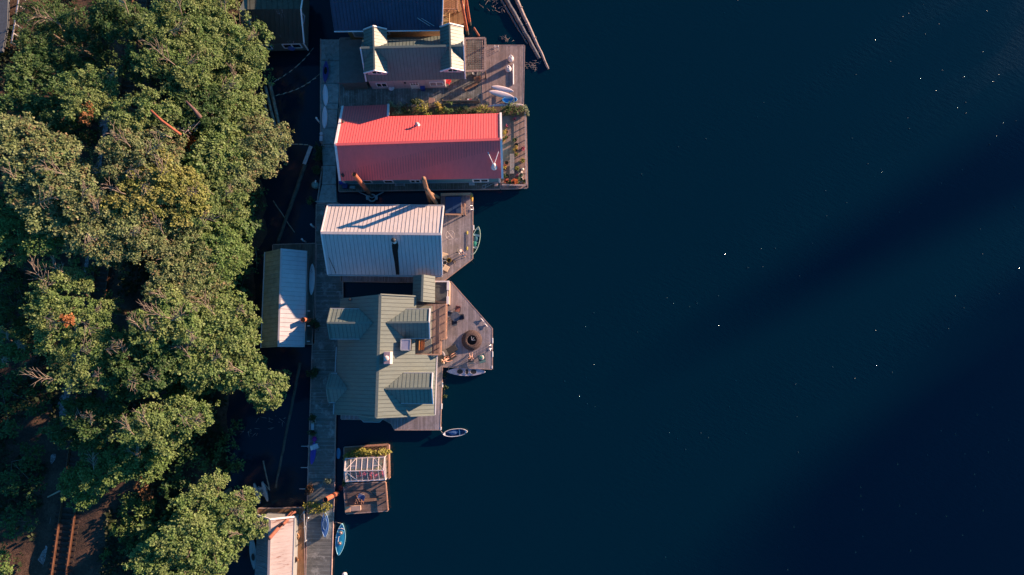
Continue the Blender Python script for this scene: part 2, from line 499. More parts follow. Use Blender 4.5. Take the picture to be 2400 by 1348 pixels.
def make_railway():
    # gravel bed
    m, nt, b, out = nodes('ballast')
    co = coords(nt)
    v = N(nt, 'ShaderNodeTexVoronoi', Scale=7.0); nt.links.new(co, v.inputs['Vector'])
    v2 = N(nt, 'ShaderNodeTexNoise', Scale=1.0, Detail=5.0); nt.links.new(co, v2.inputs['Vector'])
    c = ramp(nt, v.outputs['Color'], [(.1, (.13, .09, .085)), (.6, (.34, .26, .25)), (.95, (.5, .41, .4))])
    c = mix(nt, ramp(nt, v2.outputs[0], [(.55, 0.0), (.75, .6)]), c, (.16, .10, .08))
    nt.links.new(c, b.inputs['Base Color']); b.inputs['Roughness'].default_value = .9
    bp = N(nt, 'ShaderNodeBump', Strength=1.0, Distance=.06); nt.links.new(v.outputs['Distance'], bp.inputs['Height']); nt.links.new(bp.outputs[0], b.inputs['Normal'])
    mb = MB()
    d = (RB - RA).normalized(); q = Vector((d.y, -d.x, 0))      # q points to the water side
    A0, B0 = RA - d * 30, RB + d * 30
    prof = [(-2.3, 1.35), (-1.2, 1.68), (2.7, 1.68), (3.7, 1.25)]
    nseg = 60; vs = []; fs = []
    for i in range(nseg + 1):
        p = A0 + (B0 - A0) * i / nseg
        for off, z in prof:
            k = p + q * (off + random.uniform(-.12, .12)); vs.append((k.x, k.y, z + random.uniform(-.04, .04)))
    for i in range(nseg):
        for k in range(3):
            fs.append((i * 4 + k, i * 4 + k + 1, (i + 1) * 4 + k + 1, (i + 1) * 4 + k))
    mb.add(vs, fs); o = mb.build('gravel', m, smooth=True); tag(o, 'pale crushed stone bed under the railway track', 'gravel', kind='stuff')
    t = thing('railway_track', 'single rusty railway track running under the trees along the bank', 'railway track', (RA + RC) / 2)
    rust = pm('rail_rust', (.13, .06, .032), rough=.7, var=.35, sc=2, bump=.2)
    for a_, b_ in ((RA, RB), (RC, RD)):
        mb = MB()
        dd = (b_ - a_).normalized()
        a2, b2 = a_ - dd * 30, b_ + dd * 30
        a2.z = b2.z = 1.98
        mb.bar(a2, b2, .09, .16); mb.bar(a2 - Vector((0, 0, .1)), b2 - Vector((0, 0, .1)), .24, .05)
        mb.build('rail', rust, t)
    mb = MB(); L = (B0 - A0).length; n = int(L / .62)
    for i in range(n):
        c0 = A0 + d * (i * .62 + random.uniform(-.04, .04)) + q * .8; c0.z = 1.74
        mb.box(c0, (2.7, .26, .16), math.atan2(q.y, q.x) + random.uniform(-.02, .02))
    o = mb.build('sleepers', pm('sleeper', (.05, .035, .028), rough=.9, var=.4, sc=3), t); o['kind'] = 'stuff'
make_railway()

def make_road():
    mb = MB(); pts = []
    z = 5.0
    for (xa, ya), (xb, yb) in (((-40, -20), (19, -20)), ((-45, 60), (17, 60)), ((-60, 130), (5, 120))):
        pts.append((at(xa, ya, z), at(xb, yb, z)))
    for (a, b), (c, d) in zip(pts, pts[1:]):
        mb.slab([a, b, d, c], .3)
    o = mb.build('road', pm('asphalt', (.10, .115, .13), rough=.9, var=.2, sc=4, bump=.2)); tag(o, kind='structure')
    mb = MB()
    a, b = at(45, -10, 5.05), at(27, 100, 5.05)
    mb.bar(a, b, .12, .1)
    for i in range(6):
        p = a + (b - a) * i / 5; mb.box(p - Vector((0, 0, .5)), (.14, .14, 1.1))
    o = mb.build('guard_rail', pm('galvanised', (.5, .5, .52), .5, metal=.6))
    tag(o, 'thin pale guard rail along the road at the top left corner', 'guard rail')
make_road()

# ------------------------------------------------------------------ floats and decks
Z0 = .5
def pix(poly, z=Z0): return [at(x, y, z) for x, y in poly]
M_deckwarm = planks('deck_boards_warm', (.345, .265, .24), .15, 'x', dirt=(.19, .15, .13), worn=(.46, .38, .36))
M_deckx = planks('deck_boards_x', (.335, .295, .31), .15, 'x', dirt=(.20, .18, .15), worn=(.45, .41, .44))
M_decky = planks('deck_boards_y', (.19, .20, .19), .15, 'y', dirt=(.09, .10, .09), worn=(.52, .53, .50))
M_decky2 = planks('deck_boards_raft', (.22, .155, .13), .16, 'y', dirt=(.08, .07, .06), worn=(.30, .23, .2))
M_deckold = planks('deck_boards_old', (.17, .17, .14), .21, 'x', dirt=(.07, .08, .05), worn=(.34, .33, .30))
M_deckbrown = planks('deck_boards_brown', (.30, .17, .09), .15, 'x', dirt=(.12, .08, .05))
M_rim = pm('rim_timber', (.42, .30, .26), rough=.8, var=.3, sc=3)
M_floatlog = pm('float_log', (.035, .035, .028), rough=.9, var=.5, sc=2, bump=.4)

def deck(name, label, poly, mat, z=Z0, th=.18, rim=True, cat='deck', floats=True):
    P = pix(poly, z)
    c = sum(P, Vector((0, 0, 0))) / len(P)
    t = thing(name, label, cat, (c.x, c.y, z))
    MB().prism([(p.x, p.y) for p in P], z - th, z).build('deck_boards', mat, t)
    if rim:
        mb = MB()
        for i in range(len(P)):
            a, b = P[i], P[(i + 1) % len(P)]
            u = (b - a).normalized(); n = Vector((u.y, -u.x, 0))
            k = n if (c - (a + b) / 2).dot(n) < 0 else -n
            o = k * .045 + Vector((0, 0, -.13 - .004 * (i % 3)))
            mb.bar(a + o, b + o, .085, .30)
        mb.build('edge_board', M_rim, t)
    if floats:
        mb = MB(); pl = [(c + (p - c) * .965) for p in P]
        mb.prism([(p.x, p.y) for p in pl], -.35, z - th - .01)
        mb.build('float', M_floatlog, t)
    return t

# concrete walkway floats beside the red house
conc = pm('wet_concrete', (.30, .34, .33), rough=.7, var=.3, sc=1.2, dirt=(.08, .10, .09), dirt_amt=.7, bump=.2)
wc = thing('walkway', 'pale concrete slab walkway floating beside the red roofed house', 'walkway', at(772, 300, Z0))
edges = [(92, 753, 796), (142, 753, 796), (195, 753, 795), (242, 753, 793), (256, 753, 791), (300, 753, 789), (338, 753, 787), (345, 754, 786), (388, 757, 787), (432, 755, 787), (476, 745, 789)]
for (y0, a0, b0), (y1, a1, b1) in zip(edges, edges[1:]):
    P = pix([(a0, y0 + .6), (b0, y0 + .6), (b1, y1 - .6), (a1, y1 - .6)])
    MB().prism([(p.x, p.y) for p in P], -.2, Z0 + random.uniform(-.012, .012)).build('concrete_slab', conc, wc)
for a, b in (((752, 92), (752, 335)), ((756, 390), (744, 476))):
    mb = MB(); mb.bar(at(*a, .42), at(*b, .42), .12, .3); mb.build('edge_board', M_rim, wc)
deck('walkway', 'long grey plank walkway running from the silver roofed house down to the bottom edge', [(742, 478), (796, 478), (800, 560), (803, 700), (793, 860), (785, 985), (783, 1130), (774, 1390), (717, 1390), (722, 1130), (731, 850), (738, 700)], M_decky, cat='walkway')
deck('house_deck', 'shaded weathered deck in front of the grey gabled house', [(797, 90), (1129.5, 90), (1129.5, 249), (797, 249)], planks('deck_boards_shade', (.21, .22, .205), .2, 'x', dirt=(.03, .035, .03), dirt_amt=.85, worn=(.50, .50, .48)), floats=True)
deck('house_deck', 'grey plank deck with paddleboards and two white urns', [(1131.5, 107), (1229, 107), (1226, 249), (1131.5, 249)], M_deckwarm)
deck('house_float', 'narrow mossy deck skirting the red roofed house', [(795, 253), (1170, 251), (1172, 442), (795, 448)], M_deckold)
deck('garden_deck', 'pinkish plank deck crowded with flower pots at the end of the red roofed house', [(1172.5, 250), (1232, 249), (1236, 440), (1174, 442)], planks('deck_boards_pink', (.36, .25, .22), .16, 'x', dirt=(.16, .13, .11), worn=(.48, .36, .33)))
deck('house_deck', 'angled deck beside the silver roofed house with the green canoe alongside', [(760, 481), (1033, 481), (1033, 456), (1107, 455), (1107, 606), (1034, 662), (1020, 662), (800, 659), (797, 640), (799, 560)], M_deckx)
deck('house_deck', 'large pointed deck below the green roofed house with patio furniture', [(1016, 663), (1057, 661), (1153, 770), (1153, 865), (1036, 859), (1031, 1007), (925, 1007), (918, 993), (900, 983), (800, 982), (806, 700), (968, 700), (990, 690)], M_deckx)
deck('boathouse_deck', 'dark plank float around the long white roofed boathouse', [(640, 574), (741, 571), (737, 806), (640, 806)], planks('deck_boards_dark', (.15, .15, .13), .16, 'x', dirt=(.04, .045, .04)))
deck('boathouse_deck', 'brown plank float beside the rust streaked boathouse', [(605, 1193), (712, 1191), (714, 1390), (600, 1390)], M_deckbrown)
deck('raft', 'planked raft carrying the small greenhouse', [(807, 1049), (911, 1043), (912, 1121), (807, 1129)], planks('deck_boards_gh', (.25, .16, .09), .18, 'y', dirt=(.1, .07, .04)))
deck('raft', 'bare dark plank raft with a folding chair and a beige box', [(806, 1136), (903, 1131), (908, 1197), (811, 1204)], M_decky2)
# ------------------------------------------------------------------ houses
def roofmat(name, col, rough=.42, var=.10, dirt=None, amt=.4, sc=1.2, stretch=(1, 1, 1)):
    m = pm(name, col, rough=rough, var=var, sc=sc, dirt=dirt, dirt_amt=amt, stretch=stretch, spec=.4)
    SEAM[name] = pm(name + '_seam', tuple(c * .5 for c in col), rough=rough, var=var, sc=sc)
    return m
M_red = roofmat('red_metal_roof', (.95, .165, .16), rough=.5, var=.06, dirt=(.80, .12, .12), stretch=(3, .6, 1))
M_silver = roofmat('silver_metal_roof', (.58, .535, .53), dirt=(.42, .42, .42), amt=.6, stretch=(4, .5, 1))
M_sage = roofmat('sage_metal_roof', (.17, .205, .18), dirt=(.115, .145, .135), amt=.6, stretch=(.5, 4, 1))
M_white = pm('white_trim', (.78, .77, .78), rough=.5, var=.06)
M_glass = pm('window_glass', (.02, .03, .035), rough=.08, var=.3, spec=.6)
M_dark = pm('dark_metal', (.03, .03, .03), rough=.5)
M_black = pm('opening_shade', (.006, .006, .006), rough=.9)  # near-black fill: the shade inside openings is put into the colour
M_gutter = pm('pale_gutter', (.42, .44, .45), rough=.45, var=.1)

def walls(root, base, ztop, apex, mat, name='wall', zb=.5):
    """base: four points (x,y) counter-clockwise W-S, E-S, E-N, W-N ; apex: None or two points for the gable tips"""
    mb = MB()
    b = [Vector((p[0], p[1], zb)) for p in base]; t = [Vector((p[0], p[1], ztop)) for p in base]
    vs = b + t
    fs = [(0, 1, 5, 4), (1, 2, 6, 5), (2, 3, 7, 6), (3, 0, 4, 7), (3, 2, 1, 0)]
    if apex:
        vs += [Vector(apex[0]), Vector(apex[1])]
        fs += [(4, 8, 7), (5, 6, 9), (4, 5, 9, 8), (6, 7, 8, 9)]
    else: fs += [(4, 5, 6, 7)]
    mb.add(vs, fs)
    return mb.build(name, mat, root)

def window(root, A, B, t0, t1, z0, z1, name='window', panes=1, frame=.09, proud=.05, fmat=None, gmat=None, sub=None):
    A, B = Vector(A), Vector(B); u = (B - A).normalized(); L = (B - A).length
    n = Vector((u.y, -u.x, 0))
    p = lambda t, z, o=0: Vector((A.x, A.y, 0)) + u * (t * L) + Vector((0, 0, z)) + n * o
    fm = fmat or M_white
    mb = MB()
    mb.bar(p(t0, z0, proud), p(t1, z0, proud), .07, frame, (0, 0, 1)); mb.bar(p(t0, z1, proud), p(t1, z1, proud), .07, frame, (0, 0, 1))
    for k in range(panes + 1):
        t = t0 + (t1 - t0) * k / panes
        mb.bar(p(t, z0, proud + .003), p(t, z1, proud + .003), frame, .07, n)
    f = mb.build('window_frame' if name == 'window' else name, fm, root)
    mb = MB(); mb.bar(p(t0, (z0 + z1) / 2, proud - .02), p(t1, (z0 + z1) / 2, proud - .02), .03, z1 - z0 - .02, (0, 0, 1))
    mb.build('pane', gmat or M_glass, f)
    return f

def roof_part(root, name, poly, mat, d, spacing, th=.12, w=.035, h=.05, phase=.5, extra=None):
    mb = MB(); mb.slab(poly, th)
    if spacing: ribs(mb, poly, d, spacing, w, h, phase)
    if extra: extra(mb)
    return mb.build(name, mat, root)

def line_part(root, name, segs, mat, w, h, lift=0.0):
    for a, b in segs:
        mb = MB(); mb.bar(Vector(a) + Vector((0, 0, lift)), Vector(b) + Vector((0, 0, lift)), w, h)
        o = mb.build(name, mat, root)
    return o

# ---- red roofed house
def red_house():
    t = thing('float_house', 'long float house with a bright red metal roof and teal walls', 'house', at(985, 400, .5))
    zr, ze = 5.9, 3.3
    r0, r1 = at(786.5, 339, zr), at(1174.5, 326.5, zr)
    s0, s1 = at(797, 424, ze), at(1177.5, 418.5, ze)
    n1 = at(1173.5, 266, ze); n0 = at(800, 273, ze)
    pn = plane3(r0, r1, n1)
    nm = on_plane(909.5, 273, pn)
    polyN = [r0, r1, on_plane(1173.5, 265.5, pn), nm, on_plane(910.5, 245, pn), on_plane(803.5, 249.5, pn)]
    roof_part(t, 'roof', polyN, M_red, (polyN[2] - r1), .30, w=.04, h=.022)
    roof_part(t, 'roof', [s0, s1, r1, r0], M_red, (r0 - s0), .30, w=.04, h=.022)
    line_part(t, 'ridge_cap', [(r0, r1)], M_red, .30, .07, .05)
    up = Vector((0, 0, .05))
    line_part(t, 'verge_trim', [(r0 + up, polyN[5] + up), (r0 + up, s0 + up), (r1 + up, polyN[2] + up), (r1 + up, s1 + up), (nm + up, polyN[4] + up)], M_white, .24, .16)
    A, B = at(812, 432.5, .5), at(1171, 428, .5)
    teal = pm('teal_siding', (.13, .30, .34), rough=.6, var=.12, sc=3)
    Nw, Ne = Vector((A.x, n0.y - .4, 0)), Vector((B.x, n1.y - .4, 0))
    w = walls(t, [A, B, Ne, Nw], ze - .05, [(A.x, r0.y, zr - .2), (B.x, r1.y, zr - .2)], teal)
    # pale batten line along the wall foot
    line_part(t, 'skirting', [(A + Vector((0, -.03, .35)), B + Vector((0, -.03, .35)))], M_gutter, .05, .08)
    L = (B - A).length
    f = lambda x: (x - 812) / (1171 - 812)
    for a, b, n in ((857, 876, 1), (905, 925, 1), (966, 988, 2), (1110, 1145, 2)):
        window(t, A, B, f(a), f(b), 1.15, 2.35, panes=n, frame=.13 if n == 1 else .17)
    line_part(t, 'corner_board', [(A + Vector((0, -.02, 0)), A + Vector((0, -.02, 2.6))), (B + Vector((0, -.02, 0)), B + Vector((0, -.02, 2.6)))], M_white, .2, .12)
    # flue with two stay rods on the shaded slope
    ps = plane3(s0, s1, r0)
    b = on_plane(1158, 392, ps)
    mb = MB(); mb.lathe([(.36, -.1), (.34, .05), (.16, .12), (.14, .6), (.14, .85), (.22, .9), (.22, 1.0), (.04, 1.12)], b, 14)
    fl = mb.build('flue', pm('flue_white', (.8, .76, .74), .5), t, smooth=True)
    for x, y in ((1143.5, 357), (1168.5, 355.5)):
        q = on_plane(x, y, ps); mb = MB(); mb.tube([b + Vector((0, 0, .8)), q + Vector((0, 0, .08))], .045, 6); mb.build('stay_rod', M_white, fl)
    # roof vent with hood on the sunny slope
    b = on_plane(979, 294, pn)
    mb = MB(); mb.lathe([(.30, -.12), (.26, .05), (.11, .1), (.11, .52)], b, 12)
    v = mb.build('roof_vent', M_white, t, smooth=True)
    mb = MB(); mb.lathe([(.2, .5), (.22, .56), (.1, .68), (.02, .7)], b, 12); mb.build('hood', M_gutter, v, smooth=True)
    for x, y, p in ((804, 287, pn), (804, 411, ps)):
        b = on_plane(x, y, p); mb = MB(); mb.lathe([(.2, -.06), (.18, .03), (.09, .05), (.09, .35), (.13, .36), (.03, .42)], b, 10)
        mb.build('roof_vent', M_dark, t, smooth=True)
red_house()

# ---- silver roofed house
def silver_house():
    t = thing('float_house', 'float house with a plain silver standing seam metal roof', 'house', at(900, 580, .5))
    zr, ze = 6.2, 3.4
    r0, r1 = at(753, 546, zr), at(1033.5, 549, zr)
    n0, n1 = at(768, 481.5, ze), at(1040, 483.5, ze)
    s0, s1 = at(768.5, 643, ze), at(1036.5, 646, ze)
    roof_part(t, 'roof', [r0, r1, n1, n0], M_silver, (n0 - r0), .43, w=.045, h=.022)
    roof_part(t, 'roof', [s0, s1, r1, r0], M_silver, (r0 - s0), .43, w=.045, h=.022)
    line_part(t, 'ridge_cap', [(r0, r1)], M_silver, .28, .07, .06)
    up = Vector((0, 0, .03))
    line_part(t, 'verge_trim', [(r0 + up, n0 + up), (r1 + up, n1 + up), (r0 + up, s0 + up), (r1 + up, s1 + up)], M_white, .14, .16)
    line_part(t, 'gutter', [(n0 + Vector((0, .1, -.05)), n1 + Vector((0, .1, -.05))), (s0 - Vector((0, .1, .05)), s1 - Vector((0, .1, .05)))], M_gutter, .13, .12)
    ins = .45
    base = [Vector((s0.x + ins, s0.y + ins, 0)), Vector((s1.x - ins, s1.y + ins, 0)), Vector((n1.x - ins, n1.y - ins, 0)), Vector((n0.x + ins, n0.y - ins, 0))]
    walls(t, base, ze - .02, [(base[0].x, r0.y, zr - .22), (base[1].x, r1.y, zr - .22)], pm('grey_siding', (.30, .33, .34), .6, .15, 3))
    ps = plane3(s0, s1, r0)
    b = on_plane(925, 566, ps)
    mb = MB(); mb.lathe([(.28, -.2), (.26, .05), (.15, .1), (.15, .75)], b, 14); ch = mb.build('chimney', pm('chimney_white', (.75, .72, .7), .5), t, smooth=True)
    mb = MB(); mb.lathe([(.25, .74), (.26, .9), (.22, .92), (.13, 1.02)], b, 14); mb.build('cowl', M_dark, ch, smooth=True)
    # long soot run below the flue: grime lying on the sheets
    n = ps[1]
    P = [(920.5, 566), (918.5, 575), (920, 588), (924.5, 612), (928.5, 643), (936, 643.5), (934, 612), (932.5, 588), (934, 575), (931, 565)]
    vs = [on_plane(x, y, ps) + n * .072 for x, y in P]
    mb = MB(); mb.slab(vs, .068)
    mb.build('soot_stain', pm('soot', (.012, .008, .007), .9, .6, 3), t)
    # cable
    mb = MB(); q = [on_plane(x, y, ps) + n * .09 for x, y in ((771, 602), (780, 622), (788, 640))]
    mb.tube(q, .03, 5); mb.build('cable', M_dark, t)
silver_house()

# ---- green roofed house
def green_house():
    t = thing('float_house', 'rambling float house with a sage green metal roof and four dormers', 'house', at(880, 830, .5))
    zr, ze = 7.0, 3.4
    r0, r1 = at(891.5, 690, zr), at(882, 979, zr)
    pe = plane3(r0, r1, at(1021, 900, ze)); pw = plane3(r0, r1, at(789, 850, ze))
    E = [r0, r1] + [on_plane(x, y, pe) for x, y in ((1018.5, 972.5), (1023, 832), (973, 830.5), (973, 780), (976, 712), (976, 694.5))]
    W = [r0] + [on_plane(x, y, pw) for x, y in ((811, 699), (797, 701), (783, 972), (848, 975.5))] + [r1]
    dE = Vector((1, 0, 0)); dE = dE - pe[1] * dE.dot(pe[1]); dW = Vector((1, 0, 0)); dW = dW - pw[1] * dW.dot(pw[1])
    roof_part(t, 'roof', E, M_sage, dE, .43, w=.045, h=.022)
    roof_part(t, 'roof', W, M_sage, dW, .43, w=.045, h=.022)
    line_part(t, 'ridge_cap', [(r0, r1)], M_sage, .3, .06, .05)
    up = Vector((0, 0, .04))
    line_part(t, 'verge_trim', [(r1 + up, E[2] + up), (r1 + up, W[4] + up), (r0 + up, E[7] + up)], M_sage, .14, .16)
    line_part(t, 'gutter', [(E[2] + Vector((.07, 0, 0)), E[3] + Vector((.07, 0, 0)))], M_white, .11, .12)
    line_part(t, 'gutter', [(on_plane(790, 813, pw) - Vector((.08, 0, .02)), on_plane(787, 872, pw) - Vector((.08, 0, .02))), (on_plane(784.5, 946, pw) - Vector((.08, 0, .02)), on_plane(783.2, 971, pw) - Vector((.08, 0, .02)))], M_gutter, .1, .1)
    def dormer(pl, ri, ro, Ni, No, Si, So, mat=M_sage, north_trim=True):
        a = on_plane(*ri, pl); b = at(ro[0], ro[1], a.z)
        ni = on_plane(*Ni, pl); no = at(No[0], No[1], ni.z); si = on_plane(*Si, pl); so_ = at(So[0], So[1], si.z)
        l = Vector((0, 0, .05))
        polyN = [a + l, b + l, no + l, ni + l]; polyS = [a + l, si + l, so_ + l, b + l]
        d = Vector((0, 1, 0))
        mb = MB(); mb.slab(polyN, .1); ribs(mb, polyN, no - b, .43, .045, .022); mb.slab(polyS, .1); ribs(mb, polyS, so_ - b, .43, .045, .022); mb.bar(a + l * 2, b + l * 2, .2, .05)
        rf = mb.build('dormer_roof', mat, t)
        line_part(rf, 'verge_trim', [(b + l * 2, no + l * 2), (b + l * 2, so_ + l * 2)], M_white if pl is pe else mat, .13, .16)
        line_part(rf, 'gutter', [(ni + l, no + l), (si + l, so_ + l)], M_gutter, .08, .09)
        # cheeks and front wall
        sg = 1 if b.x > a.x else -1
        xi = b.x - sg * .5
        mb = MB()
        lo = 1.2
        vs = [Vector((xi, no.y - .25, no.z - .08)), Vector((xi, so_.y + .25, so_.z - .08)), Vector((xi, b.y, b.z - .12))]
        back = a.x + sg * .6
        vs2 = [Vector((back, v.y, v.z)) for v in vs]
        low = [Vector((xi, vs[0].y, lo + 1)), Vector((xi, vs[1].y, lo + 1)), Vector((back, vs[0].y, lo + 1)), Vector((back, vs[1].y, lo + 1))]
        mb.add(vs + vs2 + low, [(0, 1, 2), (3, 5, 4), (0, 6, 7, 1), (0, 3, 8, 6), (1, 7, 9, 4), (0, 2, 5, 3), (1, 4, 5, 2)])
        mb.build('dormer_wall', pm('cream_siding', (.5, .46, .4), .7, .1), t)
    dormer(pe, (907.5, 756), (1006.5, 755), (953, 724), (1008, 724), (950, 793.5), (1007.5, 793.5))
    dormer(pe, (903.5, 911), (1012.5, 910), (946, 874), (1014.5, 874), (940, 945.5), (1015, 946.5))
    dormer(pw, (874, 757), (768, 756.5), (842, 724), (776, 723), (843, 795), (774.5, 795))
    dormer(pw, (815, 910.5), (765.5, 910), (790.5, 874.5), (775, 874.5), (786.5, 943.5), (771, 943.5))
    # walls
    i = .45
    base = [(W[3].x + i, W[3].y + i), (E[2].x - i, E[2].y + i), (E[2].x - i, r0.y - 1.0), (W[3].x + i, r0.y - i)]
    walls(t, base, ze - .1, None, pm('sage_siding', (.28, .30, .25), .7, .12))
    P = [(W[4].x - 1, W[4].y + .3), (r1.x + 3, r1.y + .3)]
    # chimney: white box with a dark flue
    c = on_plane(908, 840, pe)
    top = at(907, 839, c.z + 1.1)
    w_, h_ = 15.5 * mpp(907, 839, top.z), 29 * mpp(907, 839, top.z)
    mb = MB(); mb.box((top.x, top.y, top.z - .9), (w_, h_, 1.8)); ch = mb.build('chimney', pm('chimney_render', (.74, .62, .58), .7, .12, 3), t)
    mb = MB(); mb.box((top.x, top.y, top.z + .02), (w_ - .08, h_ - .08, .05)); mb.build('chimney_cap', pm('chimney_cap', (.34, .26, .30), .8, .35, 3), ch)
    mb = MB(); mb.lathe([(.2, 0), (.2, .28), (.3, .3), (.27, .4), (.1, .46)], (top.x, top.y - .05, top.z + .03), 12); mb.build('flue', pm('flue_pale', (.7, .6, .55), .5), ch, smooth=True)
    # raised skylight box
    c = on_plane(950, 809, pe); z = c.z + .85
    q = [at(x, y, z) for x, y in ((940, 795.5), (962, 796), (961, 821), (939, 820.5))]
    mb = MB(); mb.prism([(p.x, p.y) for p in q], z - 1.6, z - .05); sk = mb.build('skylight', M_dark, t)
    cc = sum(q, Vector()) / 4; mb = MB(); mb.prism([tuple((cc + (p - cc) * .92).xy) for p in q], z - .05, z + .015); mb.build('pane', pm('skylight_pane', (.36, .36, .46), .25, .1), sk)
    line_part(sk, 'rim', [(q[k], q[(k + 1) % 4]) for k in range(4)], M_gutter, .1, .09)
    # bay roof at the south wall
    zb = 3.0
    q = [at(x, y, zb) for x, y in ((839, 975), (852.5, 989), (889.5, 989.5), (900, 979), (884, 972))]
    mb = MB(); mb.slab([p + Vector((0, 0, .25 if k in (0, 3, 4) else 0)) for k, p in enumerate(q)], .1); bay = mb.build('bay_roof', M_sage, t)
    line_part(bay, 'gutter', [(q[0], q[1]), (q[1], q[2]), (q[2], q[3])], M_gutter, .09, .1)
    cc = sum(q, Vector()) / 5
    MB().prism([tuple((cc + (p - cc) * .85).xy) for p in q], .5, zb - .1).build('bay_wall', MATS['sage_siding'], t)
    # small round vents near the valleys
    for x, y, p in ((852, 745, pw), (821, 703, pw)):
        mb = MB(); mb.lathe([(.12, -.05), (.12, .3), (.15, .32), (.02, .36)], on_plane(x, y, p), 8); mb.build('roof_vent', M_dark, t)
    return t
GH = green_house()

# ---- small gabled annex + flat roofed room north of the green house
def annex():
    t = thing('garden_cabin', 'small gabled cabin between the silver and green roofs', 'cabin', at(994, 676, .5))
    zr, ze = 5.0, 3.9
    r0, r1 = at(991, 643.5, zr), at(989, 707, zr)
    e0, e1 = at(1020, 648, ze), at(1019.5, 709, ze); w0, w1 = at(968.5, 646, ze), at(967, 706, ze)
    roof_part(t, 'roof', [r0, r1, e1, e0], M_sage, e0 - r0, .42, w=.045, h=.022)
    roof_part(t, 'roof', [r1, r0, w0, w1], M_sage, w0 - r0, .42, w=.045, h=.022)
    line_part(t, 'ridge_cap', [(r0, r1)], M_sage, .24, .06, .05)
    i = .25
    walls(t, [(w1.x + i, w1.y + i), (e1.x - i, e1.y + i), (e0.x - i, e0.y - i), (w0.x + i, w0.y - i)], ze, None, pm('tan_siding', (.38, .28, .2), .7, .15))
    # flat roof with a white rim
    t2 = thing('hot_tub', 'flat black covered hot tub with a white rim beside the gabled cabin', 'hot tub', at(1034, 684, .5))
    z = 2.3
    q = [at(x, y, z) for x, y in ((1020.5, 660), (1053, 660), (1052, 713), (1020, 708))]
    MB().prism([(p.x, p.y) for p in q], .5, z - .02).build('shell', pm('tan_siding', (.38, .28, .2)), t2)
    c = sum(q, Vector()) / 4
    a = [at(x, y, z + .02) for x, y in ((1020.5, 662), (1048, 662.5), (1047.5, 705.5), (1020.5, 705))]
    mb = MB(); mb.prism([(p.x, p.y) for p in a], z - .02, z + .05)
    m1, m2 = (a[0] + a[3]) / 2, (a[1] + a[2]) / 2; mb.bar(m1 + Vector((0, .6, .05)), m2 + Vector((0, .6, .05)), .06, .05)
    mb.build('cover', pm('black_cover', (.07, .085, .09), .8, .35, 2), t2)
    mb = MB()
    l = Vector((0, 0, .08))
    mb.bar(q[0] + l, q[1] + l, .16, .2); mb.bar(at(1050.5, 660, z + .1), at(1050, 680, z + .1), .28, .22); mb.bar(at(1049.5, 695, z + .1), at(1049.5, 713, z + .1), .28, .22); mb.bar(at(1049, 680, z), at(1048.5, 695, z), .08, .14)
    mb.build('rim', M_white, t2)
annex()

# ---- upper terrace with railing on the east side of the green house
def terrace():
    t = thing('terrace', 'raised plank terrace with orange lit railings behind the green house', 'terrace', at(1015, 770, .5))
    z = 3.0
    q = [at(x, y, z) for x, y in ((975, 712), (1044, 713), (1044, 794), (1031.5, 795), (1031.5, 831), (973, 830))]
    MB().prism([(p.x, p.y) for p in q], z - .25, z).build('deck_boards', planks('deck_boards_terrace', (.32, .23, .20), .15, 'x', dirt=(.16, .13, .11)), t)
    for x, y in ((1042, 716), (1042, 755), (1042, 790), (1029, 828), (990, 828), (990, 716)):
        p = at(x, y, z); mb = MB(); mb.box((p.x, p.y, (z - .3) / 2), (.16, .16, z - .3)); mb.build('post', M_rim, t)
    rail = pm('warm_rail', (.55, .32, .2), .6, .15, 4)
    def railing(a, b, n, zt=3.95):
        A, B = at(*a, zt), at(*b, zt)
        mb = MB(); mb.bar(A, B, .16, .07); k = Vector((.14, 0, -.1)); mb.bar(A + k, B + k, .06, .08); mb.bar(A - Vector((0, 0, .75)), B - Vector((0, 0, .75)), .06, .07)
        for i in range(n + 1):
            p = A + (B - A) * i / n; mb.box(p - Vector((0, 0, .49)), (.1, .1, .9))
        m = n * 6
        for i in range(m):
            p = A + (B - A) * (i + .5) / m; mb.box(p - Vector((0, 0, .42)), (.03, .03, .62))
        mb.build('railing', rail, t)
    railing((1045, 713), (1044, 793), 4); railing((1043.5, 794), (1031, 797), 1); railing((1032, 796), (1031.5, 830), 2); railing((1031, 831), (974, 831), 3)
terrace()
def terrace_bench():
    t = thing('bench', 'orange lit wooden slat bench on the raised terrace', 'bench', at(986, 808, 3.0))
    mb = MB()
    for k in range(4): mb.bar(at(988 + k * 2.2, 797, 3.42), at(987 + k * 2.2, 820, 3.42), .11, .05)
    mb.build('seat', pm('bench_wood', (.5, .24, .09), .6, .2, 4), t)
    mb = MB()
    for k in range(3): mb.bar(at(983, 797, 3.6 + k * .2), at(982, 821, 3.6 + k * .2), .07, .15)
    mb.build('backrest', pm('bench_wood2', (.6, .28, .08), .6, .2, 4), t)
    for x, y in ((984, 799), (984, 819), (994, 798), (993, 819)):
        mb = MB(); p = at(x, y, 3.2); mb.box(p, (.08, .08, .4)); mb.build('leg', MATS['bench_wood'], t)
terrace_bench()

